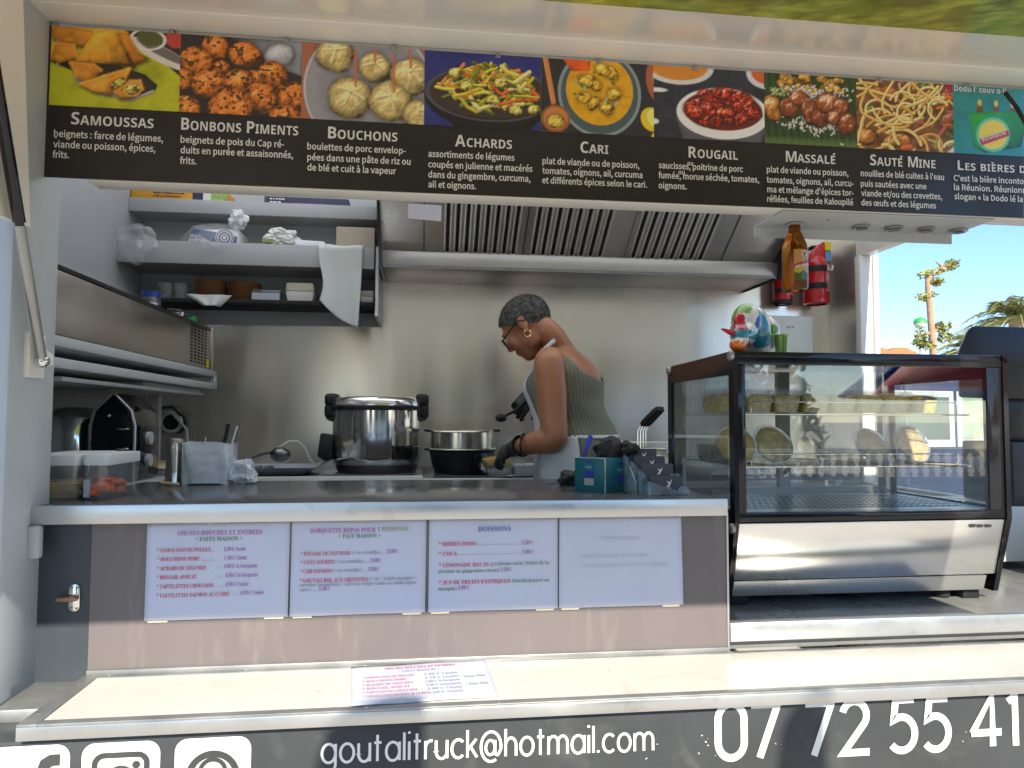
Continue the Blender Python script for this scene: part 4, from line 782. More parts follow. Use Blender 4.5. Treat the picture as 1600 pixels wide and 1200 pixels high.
# ---- oven
ov = thing('pizza_oven', (-1.09, 2.4, 1.823), 'long brushed steel oven with a small vent grille on the grey shelf at left', 'oven')
b = MB(); b.box((-1.27, 1.74, 1.8235), (-0.905, 3.085, 1.985), 0.004); b.build('housing', 'oven_steel', ov)
b = MB(); b.box((-1.275, 1.735, 1.986), (-0.903, 3.08, 1.999), 0.003); b.build('lid', 'black_plastic', ov)
b = MB(); b.box((-0.906, 3.072, 1.824), (-0.894, 3.088, 2.000), 0.001); b.build('corner_strip', 'oven_steel', ov)
b = MB()
for i in range(5):
    for j in range(12): y = 2.83+i*0.043; z = 1.838+j*0.0125; b.box((-0.906, y, z), (-0.9035, y+0.022, z+0.0065))
b.build('vent_grille', 'matt_black', ov)
b = MB(); b.box((-0.906, 3.03, 1.83), (-0.9025, 3.055, 1.862)); b.build('sticker', 'yellow_sticker' if 'yellow_sticker' in MATS else mat('yellow_sticker', (0.75, 0.62, 0.02), 0.5), ov)
# cable bundle on the oven
cb = thing('cable_bundle', (-0.98, 2.85, 2.0), 'small tangle of cables and plugs on the far end of the oven', 'cables')
R = random.Random(5)
for k, m_ in enumerate(('black_plastic', 'cable_white', 'navy_card')):
    b = MB(); pts = [(-1.0+R.uniform(-.05, .06), 2.78+i*0.035+R.uniform(-.03, .03), 2.004+R.uniform(0, .035)) for i in range(9)]; b.tube(pts, 0.004, 6); b.build('cable', m_, cb)
b = MB(); b.box((-1.0, 2.88, 2.0), (-0.955, 2.93, 2.035), 0.006); b.build('plug', 'navy_card', cb)
b = MB(); b.box((-0.955, 2.94, 2.0), (-0.925, 2.975, 2.028), 0.005); b.build('plug', mat('green_plug', (0.03, 0.25, 0.08), 0.5), cb)
def jar(x, y, z, r, h):
    t = thing('glass_jar', (x, y, z), 'small clear jar with a bright blue screw lid standing on the oven', 'jar')
    b = MB(); b.lathe([(0, 0), (r*0.92, 0), (r, 0.006), (r, h*0.7), (r*0.86, h*0.8)], (x, y, z), 28); b.build('glass_body', 'clear_plastic', t)
    b = MB(); b.lathe([(r*0.9, h*0.76), (r*0.98, h*0.76), (r*0.98, h), (0, h+0.001)], (x, y, z), 28); b.build('lid', 'blue_lid', t)
    b = MB(); b.lathe([(0, 0.004), (r*0.9, 0.004), (r*0.9, h*0.35), (0, h*0.37)], (x, y, z), 24); b.build('contents', 'grey_paint', t)
    b = MB(); b.grid(lambda u, v: (x+(r+.0008)*math.cos(-1.3+u*0.8), y+(r+.0008)*math.sin(-1.3+u*.8), z+h*(.15+.35*v)), 8, 2); b.build('label', 'paper', t)
q = UY(235, 490, 2.72); jar(q.x, 2.72, 2.0, 0.033, 0.085)
# ---- wall shelves
ws = thing('wall_shelf', (-0.76, 3.2, 2.12), 'grey three-tier wall shelf crowded with packs and bowls at upper left', 'shelf')
def sh(name, z0, z1, y, m_='grey_paint', x1=-0.232, th=0.018):
    b = MB(); b.box((XL, y, z0), (x1, y+0.018, z1), 0.002); b.box((XL, y+0.018, z0+0.004), (x1, YB-0.012, z0+0.004+th)); return b.build(name, m_, ws)
sh('shelf_board', 2.512, 2.572, 3.17); sh('shelf_board', 2.268, 2.362, 3.07)
b = MB(); b.box((XL, 3.118, 2.112), (-0.232, YB-0.012, 2.130), 0.002); b.build('shelf_board', 'matt_black', ws)
b = MB(); b.box((XL, YB-0.011, 2.05), (-0.226, YB-0.002, 2.78)); b.build('back_panel', 'pale_grey', ws)
b = MB(); b.prism([(-0.225, 3.07, 2.365), (-0.225, 3.07, 2.10), (-0.225, 3.05, 2.06), (-0.225, YB-0.002, 2.05), (-0.225, YB-0.002, 2.365)], (0.012, 0, 0)); b.build('end_panel', 'pale_grey', ws)
ZB, ZCC, ZA = 2.290, 2.1305, 2.535
# items -------------------------------------------------
def carton(name, x0, x1, y0, y1, z, h, m_, label, cat='box', band=None, rz=0.0):
    t = thing(name, ((x0+x1)/2, (y0+y1)/2, z), label, cat)
    b = MB(); b.box((x0, y0, z), (x1, y1, z+h), 0.003); b.build('carton', m_, t)
    for (u0, u1, v0, v1, mm) in band or []:
        b = MB(); b.box((x0+(x1-x0)*u0, y0-0.0012, z+h*v0), (x0+(x1-x0)*u1, y0+0.001, z+h*v1)); b.build('print', mm, t)
    return t
X = lambda px_, y_=3.19: UY(px_, 320, y_).x
mat('white_print', (0.68, 0.67, 0.64), 0.5, var=0.05)
t = carton('long_carton', X(204), X(355), 3.185, 3.32, ZA, 0.085, 'yellow_card', 'long orange-yellow carton lying on the top shelf', band=[(0, 1, 0, .17, 'white_print'), (0.64, 0.75, .17, 1, 'navy_card'), (0.75, 0.83, .17, 1, 'white_print'), (0.83, 1.0, .17, 1, 'green_print'), (-0.012, 0.0, 0, 1, 'navy_card')])
L = Letters(); L.marks((X(240), 3.1825, ZA+0.062), 0.13, 3, .014, .006); L.build('print_marks', 'navy_card', t)
t = carton('roll_pack', X(413), X(545), 3.185, 3.31, ZA, 0.07, 'navy_card', 'dark navy pack with a magenta band on the top shelf', 'pack', band=[(0.33, 0.72, 0.05, 0.62, 'magenta_card')])
L = Letters(); L.marks((X(422), 3.1825, ZA+0.055), 0.05, 3, .014, .006, 3); L.build('print_marks', 'text_white', t)
def crumple(c, r, seed, amp=0.35, sub=4, low=None):
    b = MB(); bmesh.ops.create_icosphere(b.bm, subdivisions=sub, radius=1)
    for v in b.bm.verts:
        d = v.co.normalized(); k = 1+amp*(mnoise.noise(d*1.7+Vector((seed, 0, 0)))+0.6*abs(mnoise.noise(d*4.1+Vector((0, seed, 0))))-0.25*abs(mnoise.noise(d*9+Vector((0, 0, seed)))))
        v.co = Vector((d.x*r[0]*k, d.y*r[1]*k, d.z*r[2]*k))+Vector(c)
        if low is not None and v.co.z < low: v.co.z = low+0.001*mnoise.noise(d*8)
    return b
q = UY(212, 380, 3.06)
t = crumple((q.x, 3.055, q.z), (0.085, 0.05, 0.075), 2.3).build('empty_bag', 'film', None, angle=25)
tag(t, 'crumpled empty clear plastic bag hanging over the left end of the middle shelf', 'plastic bag')
t = thing('lid_stack', (X(268), 3.18, ZB), 'flat stack of clear plastic lids on the middle shelf beside the crumpled bag', 'lids')
b = MB()
for k in range(7): b.lathe([(0, 0.002+k*.009), (0.10, 0.002+k*.009), (0.108, 0.007+k*.009), (0.104, 0.009+k*.009), (0, 0.005+k*.009)], (X(268), 3.18, ZB), 36)
b.build('lids', 'clear_plastic', t)
# pack of takeaway trays in a film bag with a blue print
def tray_pack():
    x0, x1 = X(284, 3.09), X(376, 3.09); c = (x0+x1)/2
    t = thing('tray_pack', (c, 3.17, ZB), 'bagged pack of white trays with a blue printed label on the middle shelf', 'pack')
    b = MB(); b.prism([(x0, 3.09, ZB), (x1, 3.09, ZB), (x1-0.01, 3.11, ZB+0.145), (x0+0.035, 3.11, ZB+0.135)], (0, 0.17, 0), 0.012); b.build('trays', mat('foam_white', (0.62, 0.64, 0.64), 0.6, var=0.04), t)
    k = (x1-x0)
    L = Letters(); L.poly([(x0+.20*k, 3.096, ZB+.138), (x0+.96*k, 3.096, ZB+.105), (x0+.93*k, 3.095, ZB+.070), (x0+.52*k, 3.095, ZB+.082), (x0+.33*k, 3.0955, ZB+.108), (x0+.14*k, 3.096, ZB+.112)]); L.build('blue_band', 'blue_print', t)
    S = Strokes(); cx, cz = x0+.735*k, ZB+.098
    for rr in (0.036, 0.027, 0.0145): S.ribbon(arc(cx, cz, rr, rr, 0, 360, 30), 0.004 if rr < .03 else 0.0025, 3.0925)
    S.ribbon(arc(cx, cz, .004, .004, 0, 360, 12), 0.006, 3.0925); S.build('emblem', 'white_print', t)
    L = Letters(); L.poly([(cx+0.0385*math.cos(a), 3.0935, cz+0.0385*math.sin(a)) for a in [i*PI/18 for i in range(36)]]); L.build('emblem_disc', 'blue_print', t)
    L = Letters(); L.marks((x0+.16*k, 3.088, ZB+.088), .042, 2, .016, .009, 5); L.marks((x0+.15*k, 3.088, ZB+.052), .05, 2, .011, .004, 6); L.build('print_marks', 'ink_grey', t)
    S = Strokes(); S.ribbon(arc(x0+.70*k, ZB+.033, .038, .013, 0, 360, 24), 0.002, 3.0885); S.ribbon(arc(x0+.70*k, ZB+.026, .028, .012, 180, 360, 14), 0.002, 3.0885); S.build('drawing', 'ink_grey', t)
    b = crumple((c, 3.17, ZB+0.08), (k*.60, 0.12, 0.095), 5.1, 0.16, low=ZB); b.build('film_bag', 'film', t, angle=25)
    b = crumple((x1-0.015, 3.12, ZB+0.185), (0.035, 0.03, 0.04), 8.2, 0.5); b.build('bag_knot', 'milky_bag', t, angle=25)
tray_pack()
t = thing('wooden_tray', (X(398), 3.2, ZB), 'pale wooden tray behind the bagged pack on the middle shelf', 'tray'); b = MB(); b.box((X(368), 3.20, ZB), (X(423), 3.30, ZB+0.105), 0.003); b.build('tray_side', 'light_wood', t)
q = X(388, 3.08); b = MB(); b.tube([(q+0.035*math.cos(a), 3.085, ZB+0.066+0.022*math.sin(a)) for a in [rad(180+i*15) for i in range(13)]], 0.008, 10); tag(b.build('tape_loop', 'milky_bag'), 'loop of translucent tape hanging off the edge of the middle shelf', 'tape')
t = crumple((X(440, 3.11), 3.12, ZB+0.105), (0.062, 0.04, 0.045), 4.4, 0.6).build('snack_bag', mat('snack_print', (0.6, 0.6, 0.58), 0.3, var=0.25, scale=30), None, angle=25); tag(t, 'small crumpled white snack bag with green marks on the middle shelf', 'bag')
b = MB(); b.box((X(412, 3.08), 3.078, ZB+0.082), (X(428, 3.08), 3.081, ZB+0.094)); b.build('print', 'green_print', t)
t = thing('clear_tray', (X(478, 3.1), 3.15, ZB), 'shallow clear plastic tray upside down on the middle shelf', 'tray'); b = MB(); x0, x1 = X(447, 3.09), X(512, 3.09); b.prism([(x0, 3.09, ZB+0.072), (x1, 3.09, ZB+0.066), (x1-0.012, 3.10, ZB+0.10), (x0+0.012, 3.10, ZB+0.105)], (0, 0.16, 0), 0.008); b.build('shell', 'milky_bag', t)
carton('plain_box', X(526, 3.09), X(586, 3.09), 3.095, 3.28, ZB, 0.165, 'card_beige', 'plain beige cardboard box at the right end of the middle shelf')
# hanging white cloth
def cloth():
    P0 = [UY(x, y, 3.06) for x, y in ((502, 388), (568, 388), (560, 512), (500, 470))]
    def fn(u, v):
        a = P0[0].lerp(P0[1], u); c = P0[3].lerp(P0[2], u); r = c.lerp(a, v); r.y = 3.058-0.010*math.sin(u*7+v*2)*(1-v)-0.014*(1-v)**2; r.x += 0.012*math.sin(v*5)*(1-u); r.z += 0.02*(1-v)*math.sin(u*3.0)*(-1); return r
    def full(u, v):
        if v > 0.8: k = (v-.8)/.2; r = fn(u, 1); r.y += 0.09*k; r.z = r.z if k < 0.1 else 2.366+0.004*math.sin(u*9); r.z = 2.366+0.003*math.sin(u*9); return r
        return fn(u, v/.8)
    b = MB(); b.grid(full, 20, 40); o = b.build('hanging_cloth', 'cloth_white', None, solid=0.0012, angle=60); tag(o, 'white cloth hanging down over the front of the middle shelf', 'cloth')
cloth()
# lower shelf
xs = lambda p_: UY(p_, 455, 3.2).x
t = thing('foil_dish_stack', (xs(268), 3.22, ZCC), 'two short stacks of silver foil dishes at the left of the lower shelf', 'foil dishes')
for cx in (xs(258), xs(281)):
    b = MB()
    for k in range(9): b.lathe([(0, k*.0085), (0.030, k*.0085), (0.036, .006+k*.0085), (0.038, .008+k*.0085), (0.033, .006+k*.0085), (0, .003+k*.0085)], (cx, 3.22, ZCC), 24)
    b.build('foil_dish', 'foil', t)
for k_, (a, c, n, lab) in enumerate(((304, 352, 11, 'taller stack of brown kraft paper bowls, left of its neighbour on the lower shelf'), (355, 407, 10, 'brown kraft bowl stack beside the clear box on the lower shelf'))):
    cx = (xs(a)+xs(c))/2; r = (xs(c)-xs(a))/2
    t = thing('bowl_stack', (cx, 3.22, ZCC), lab, 'paper bowls', 'kraft bowl stacks on the lower shelf'); b = MB()
    for k in range(n): b.lathe([(r*.80, k*.0085), (r*.98, .0075+k*.0085), (r, .0085+k*.0085), (r*.94, .0075+k*.0085)], (cx, 3.22, ZCC), 36)
    b.lathe([(0, .002), (r*.8, .002)], (cx, 3.22, ZCC), 36); b.lathe([(0, n*.0085-.012), (r*.9, n*.0085-.004)], (cx, 3.22, ZCC), 36); b.build('bowls', 'kraft', t)
carton('clear_lid_box', xs(399), xs(443), 3.13, 3.28, ZCC, 0.045, 'clear_plastic', 'low clear plastic box of lids on the lower shelf', 'box', band=[(0.02, .98, .05, .7, 'tray_blue_grey')])
for (a, c, h, lab) in ((446, 491, 0.082, 'cream plastic tub with a pale lid left of the hanging cloth'), (561, 585, 0.055, 'low cream tub right of the hanging cloth')):
    x0, x1 = UY(a, 460, 3.14).x, UY(c, 460, 3.14).x; t = thing('plastic_tub', ((x0+x1)/2, 3.2, ZCC), lab, 'tub')
    b = MB(); b.prism([(x0+.008, 3.14, ZCC), (x1-.008, 3.14, ZCC), (x1, 3.14, ZCC+h*.55), (x0, 3.14, ZCC+h*.55)], (0, .12, 0), 0.006); b.build('tub', 'white_print', t)
    b = MB(); b.prism([(x0, 3.138, ZCC+h*.55), (x1, 3.138, ZCC+h*.55), (x1-.006, 3.138, ZCC+h), (x0+.003, 3.138, ZCC+h)], (0, .124, 0), 0.006); b.build('lid', 'tub_cream', t)
def napkin():
    A = [UY(x, y, 3.105) for x, y in ((288, 459), (362, 461), (343, 479), (318, 478))]
    def fn(u, v): a = A[0].lerp(A[1], u); c = A[3].lerp(A[2], u); r = c.lerp(a, v); r.y = 3.11-0.03*(1-v)*math.sin(u*PI)-0.006*math.sin(u*11); return r
    b = MB(); b.grid(fn, 18, 10); tag(b.build('napkin', 'cloth_white', None, solid=0.001), 'small white napkin draped over the edge of the lower shelf', 'napkin')
napkin()
# ================================================================== RANGE HOOD
rh = thing('range_hood', (0.69, 3.15, 2.27), 'stainless range hood with three ribbed grease filters along the back wall', 'range hood')
hx0, hx1 = -0.192, 1.575
b = MB(); b.box((hx0, 3.0, 2.268), (hx1, YB-0.001, 2.30), 0.002); b.box((hx0, 2.997, 2.274), (hx1, 3.004, 2.330), 0.0015); b.box((hx0, 3.004, 2.325), (hx1, 3.05, 2.335)); b.build('grease_gutter', 'hood_lip', rh)
b = MB(); b.box((hx0, 2.999, 2.262), (hx1, 3.006, 2.273)); b.build('drip_edge', 'dark_steel', rh)
S0, S1 = Vector((0, 3.05, 2.335)), Vector((0, 2.72, 2.565)); sdv = (S1-S0); sn = Vector((0, -sdv.z, sdv.y)).normalized()*-1
if sn.z > 0: sn = -sn
def sp(x, t_, h=0.0): p_ = S0+sdv*t_+sn*h; return (x, p_.y, p_.z)
b = MB(); b.prism([sp(hx0, 0), sp(hx1, 0), sp(hx1, 1.2), sp(hx0, 1.2)], tuple(-sn*0.01)); b.build('canopy', 'steel', rh)
b = MB(); b.prism([(hx0-.001, 2.99, 2.262), (hx0-.001, YB-.002, 2.262), (hx0-.001, YB-.002, 2.68), (hx0-.001, 2.62, 2.68)], (-0.012, 0, 0)); b.build('side_panel', 'dark_steel', rh)
b = MB(); b.prism([(hx1+.001, 2.99, 2.262), (hx1+.001, YB-.002, 2.262), (hx1+.001, YB-.002, 2.68), (hx1+.001, 2.62, 2.68)], (0.012, 0, 0)); b.build('side_panel', 'matt_black', rh)
for x in (-0.02, 0.41, 0.79, 0.87, 1.32): b = MB(); b.prism([sp(x, 0.01, .002), sp(x+.004, .01, .002), sp(x+.004, 1.15, .002), sp(x, 1.15, .002)], tuple(sn*.001)); b.build('seam', 'matt_black', rh)
for x0, x1 in ((0.069, 0.384), (0.444, 0.771), (0.892, 1.234)):
    b = MB(); b.prism([sp(x0-.022, .0, .003), sp(x1+.022, .0, .003), sp(x1+.022, 1.1, .003), sp(x0-.022, 1.1, .003)], tuple(sn*0.004)); f = b.build('grease_filter', 'steel', rh)
    b = MB(); n = 8; pitch = (x1-x0)/(n-.3)
    for k in range(n):
        a = x0+k*pitch; w_ = pitch*0.58
        poly = [sp(a, 1.1, .0085), sp(a+w_, 1.1, .0085)]+[sp(a+w_/2+w_/2*math.cos(t_), .10-0.05*math.sin(t_), .0085) for t_ in [i*PI/8 for i in range(9)]]
        L = [Vector(q) for q in poly]; b.prism(L, tuple(sn*.001))
    b.build('slot', 'slot_dark', f)
    b = MB()
    for k in range(n):
        a = x0+k*pitch; w_ = pitch*0.58
        for xx in (a, a+w_): b.tube([sp(xx, 1.1, .009), sp(xx, .11, .009)], .005, 8)
        b.tube([sp(a+w_/2+w_/2*math.cos(t_), .10-0.05*math.sin(t_), .009) for t_ in [i*PI/8 for i in range(9)]], .004, 8)
    b.build('baffle', 'baffle_steel', f)
# white note under the menu board
q = [UY(x, y, 1.66) for x, y in ((638, 318), (690, 321), (689, 346), (637, 341))]
b = MB(); b.prism(q, (0, 0.0006, 0)); tag(b.build('blank_note', 'paper'), 'blank white paper note hanging from the beam below the menu board', 'note')
# ================================================================== ON THE FRONT COUNTER, left
CZ = 1.4387
def tub(x0, x1, y0, y1, h, label, fill):
    t = thing('food_box', ((x0+x1)/2, (y0+y1)/2, CZ), label, 'food box', 'clear lidded boxes on the counter'); r = 0.012
    for s_, hh, m_, nm in ((0, h*.78, 'clear_plastic', 'box_body'),):
        o = [(x, y) for x, y in rsq((x0+x1)/2, (y0+y1)/2, 1, 0.0001)]
        ring = lambda k, z: [((x0+x1)/2+sx*((x1-x0)/2*k-r)+r*math.cos(a), (y0+y1)/2+sy*((y1-y0)/2*k-r)+r*math.sin(a), z) for sx, sy, a0 in ((1, 1, 0), (-1, 1, 90), (-1, -1, 180), (1, -1, 270)) for a in [rad(a0+90*i/5) for i in range(6)]]
        b = MB(); b.loft([ring(.93, CZ+.001), ring(1, CZ+hh)], caps=False); b.bm.faces.new([b.bm.verts.new(p) for p in ring(.93, CZ+.001)]); b.build(nm, m_, t)
    b = MB(); b.loft([ring(1.02, CZ+h*.76), ring(1.03, CZ+h*.80), ring(1.03, CZ+h*.97), ring(1.0, CZ+h)]); b.build('lid', 'foam_white', t, angle=50)
    R = random.Random(9); b = MB()
    if fill == 'sticks':
        for k in range(150):
            z = CZ+.005+.00022*k; a = R.uniform(-.25, .25); c = Vector((R.uniform(x0+.04, x1-.04), R.uniform(y0+.02, y1-.02), z)); d = Vector((math.cos(a), math.sin(a), R.uniform(-.05, .12)))*(x1-x0)*.36; b.tube([c-d, c+d], .0016, 5)
        b.build('wooden_sticks', 'wood_stick', t)
    else:
        for k in range(14): c = Vector((R.uniform(x0+.012, x1-.012), R.uniform(y0+.02, y1-.02), CZ+.012+R.uniform(0, .03))); b.box(c-Vector((.012, .02, .006)), c+Vector((.012, .02, .006)), .003, rot=Matrix.Rotation(R.uniform(-.6, .6), 3, 'Z'))
        b.build('sachets', 'orange_food', t)
        b = MB(); b.box((x0+.004, y0+.0, CZ+.006), (x0+.016, y0+.006, CZ+.045)); b.build('label', 'tray_blue_grey', t)
tub(-0.868, -0.760, 1.66, 1.86, 0.100, 'larger clear box of wooden sticks at the left end of the counter', 'sticks')
tub(-0.752, -0.698, 1.66, 1.84, 0.100, 'narrow clear box of orange sachets beside the larger stick box', 'sachets')
# tin can, bag of utensils
t = thing('tin_can', (-0.692, 2.06, CZ), 'shiny ribbed tin can standing on the counter beside the white bag', 'can')
b = MB(); r = .0235; pr = [(0, 0), (r, 0), (r*1.04, .003), (r, .006)]
for k in range(12): pr += [(r, .03+k*.006), (r*.97, .033+k*.006)]
pr += [(r, .118), (r*1.05, .122), (r*1.05, .1245), (r*.97, .1245), (r*.96, .01), (0, .009)]; b.lathe(pr, (-0.692, 2.06, CZ), 36); b.build('can', 'tin', t, angle=70)
t = thing('utensil_bag', (-0.60, 2.06, CZ), 'white plastic bag over a pot that holds kitchen utensils', 'bag')
b = MB(); b.box((-0.655, 2.02, CZ), (-0.545, 2.10, CZ+.095), .008); b.build('pot', 'cloth_white', t)
b = MB()
def bagf(u, v):
    a = u*2*PI; sq = lambda c: math.copysign(abs(c)**.45, c); k = 1+.05*math.sin(a*7+v*4)*(1-v*.4)+.04*mnoise.noise(Vector((math.cos(a)*2, math.sin(a)*2, v*5))); return (-0.598+sq(math.cos(a))*.066*k*(1+.06*(v-.5)), 2.06+sq(math.sin(a))*.05*k, CZ+.001+v*.112+.004*math.sin(a*3))
b.grid(bagf, 64, 16); b.build('plastic_bag', 'milky_bag', t, angle=30)
crumple((-0.508, 2.05, CZ+.03), (.036, .035, .032), 6.6, .5, low=CZ).build('bag_tail', 'milky_bag', t, angle=25)
for p0, p1, w_, m_ in (((-.575, 2.07, CZ+.06), (-.557, 2.08, CZ+.165), .006, 'matt_black'), ((-.555, 2.06, CZ+.06), (-.530, 2.07, CZ+.160), .0045, 'steel'), ((-.545, 2.07, CZ+.06), (-.523, 2.08, CZ+.165), .0045, 'dark_steel'), ((-.62, 2.06, CZ+.08), (-.612, 2.06, CZ+.128), .004, 'tin')): b = MB(); b.tube([p0, p1], [w_*.7, w_], 8); b.build('utensil', m_, t)
b = MB(); b.tube([(-.738, 2.08, CZ+.004), (-.71, 2.02, CZ+.005), (-.66, 2.00, CZ+.004)], .0035, 6); tag(b.build('wooden_skewer', 'wood_stick'), 'thin wooden skewer lying at the foot of the tin can', 'skewer')
# coffee machine corner
t = thing('steel_urn', (-1.12, 2.45, 1.426), 'dark reflective steel urn under the oven shelf at far left', 'urn')
b = MB(); c = (-1.12, 2.42, 1.426); b.lathe([(0, 0), (.085, 0), (.09, .01), (.088, .19), (.08, .205), (.05, .225), (0, .23)], c, 40); b.build('urn_body', 'polished_steel', t)
b = MB(); b.tube([(-1.03, 2.40, 1.46), (-.99, 2.36, 1.47), (-.985, 2.36, 1.52)], .008, 8); b.build('tap', 'chrome', t)
def kettle():
    c = Vector((-0.945, 2.27, 1.426)); t = thing('coffee_machine', c, 'black arch-shaped coffee machine with a silver edge under the oven shelf', 'coffee machine')
    w_, h = .064, .27
    prof = [(-w_, 0), (w_, 0), (w_, h*.62), (w_*.82, h*.80), (0, h), (-w_*.82, h*.80), (-w_, h*.62)]
    b = MB(); b.prism([(c.x+x, c.y, c.z+z) for x, z in prof], (0, .20, 0), .006); b.build('housing', 'gloss_black', t)
    b = MB(); b.tube([(c.x+x, c.y-.002, c.z+z) for x, z in prof], .005, 8, closed=True); b.build('edge_strip', 'aluminium', t)
    b = MB()
    for z in (.10, .16): b.sphere((c.x+.03, c.y-.002, c.z+z), (.018, .004, .004), 12, 8)
    b.sphere((c.x-.01, c.y-.002, c.z+.20), .006); b.build('button', 'chrome', t)
    b = MB(); b.cyl((c.x+w_, c.y+.10, c.z+.06), (c.x+w_+.012, c.y+.10, c.z+.06), .02); b.cyl((c.x+w_, c.y+.10, c.z+.13), (c.x+w_+.012, c.y+.10, c.z+.13), .02); b.build('side_knob', 'pale_grey', t)
kettle()
t = thing('low_chest', (-.80, 2.45, 1.40), 'low grey chest behind the coffee machine on the left counter', 'chest'); b = MB(); b.box((-1.05, 2.52, 1.398), (-.84, 2.96, 1.445), .003); b.build('chest_body', 'grey_paint', t); b = MB(); b.box((-1.06, 2.515, 1.445), (-.835, 2.97, 1.452), .002); b.build('lid', 'light_wood', t)
# wall socket with cables behind the shelf leg
t = thing('wall_socket', (-1.0, 3.3, 1.55), 'round wall socket with a white plug and hanging cables behind the shelf leg', 'socket')
q = UY(272, 660, 3.33); b = MB(); b.cyl((q.x, 3.35, q.z), (q.x, 3.325, q.z), .05); b.build('plate', 'matt_black', t); b = MB(); b.lathe([(.048, 0), (.052, .004), (.044, .012), (.034, .012)], (q.x-.01, 3.33, q.z), 28, axis=(0, -1, 0)); b.build('socket_ring', 'cable_white', t)
b = MB(); b.tube([(q.x-.10, 3.32, q.z-.01), (q.x-.05, 3.31, q.z+.05), (q.x, 3.305, q.z+.04), (q.x+.06, 3.31, q.z-.03), (q.x+.075, 3.30, q.z-.14)], .006, 8); b.build('cable', 'cable_white', t)
b = MB(); b.tube([(q.x-.28, 3.28, q.z+.20), (q.x-.26, 3.27, q.z+.08), (q.x-.18, 3.28, q.z-.02), (q.x-.09, 3.30, q.z+.06), (q.x, 3.30, q.z+.07), (q.x+.04, 3.30, q.z+.03)], .007, 8); b.build('cable', 'matt_black', t)
b = MB(); b.tube([(q.x-.24, 3.25, q.z+.02), (q.x-.20, 3.24, q.z-.04), (q.x-.16, 3.25, q.z-.01), (q.x-.14, 3.25, q.z-.05)], .006, 8); b.build('cable', 'cable_white', t)
# ================================================================== BACK COUNTER
def rounded(x0, x1, y0, y1, z, r=.012, n=5): return [((x0+x1)/2+sx*((x1-x0)/2-r)+r*math.cos(a), (y0+y1)/2+sy*((y1-y0)/2-r)+r*math.sin(a), z) for sx, sy, a0 in ((1, 1, 0), (-1, 1, 90), (-1, -1, 180), (1, -1, 270)) for a in [rad(a0+90*i/n) for i in range(n+1)]]
x0, x1 = UY(378, 720, 2.85).x, UY(492, 720, 2.85).x
t = thing('utensil_tray', ((x0+x1)/2, 2.88, 1.402), 'pale plastic tray with two spoons and a ladle left of the rice cooker', 'tray')
b = MB(); b.loft([rounded(x0+.02, x1-.04, 2.80, 3.0, 1.402), rounded(x0, x1, 2.77, 3.03, 1.428), rounded(x0-.008, x1+.008, 2.765, 3.035, 1.432), rounded(x0+.006, x1-.006, 2.775, 3.025, 1.430), rounded(x0+.026, x1-.046, 2.81, 2.99, 1.406)]); b.build('tray', 'tray_blue_grey', t)
b = MB(); q = UY(438, 710, 2.88); b.sphere((q.x, 2.88, q.z), (.040, .036, .030)); b.tube([(q.x-.03, 2.88, q.z+.01), (q.x-.11, 2.9, q.z-.012)], .005, 8); b.build('ladle', 'dark_steel', t)
b = MB()
for px_ in (404, 421): q = UY(px_, 722, 2.8); b.sphere((q.x, 2.80, 1.434), (.018, .03, .006), 16, 8)
b.build('spoon', 'dark_steel', t)
b = MB(); pts = [UY(x, y, 2.98) for x, y in ((424, 716), (436, 699), (452, 690), (466, 690), (476, 700), (486, 720), (493, 727), (508, 722), (522, 713))]; b.tube(pts, .006, 8); tag(b.build('power_cord', 'cable_white'), 'white power cord arching between the pale tray and the rice cooker', 'cord')
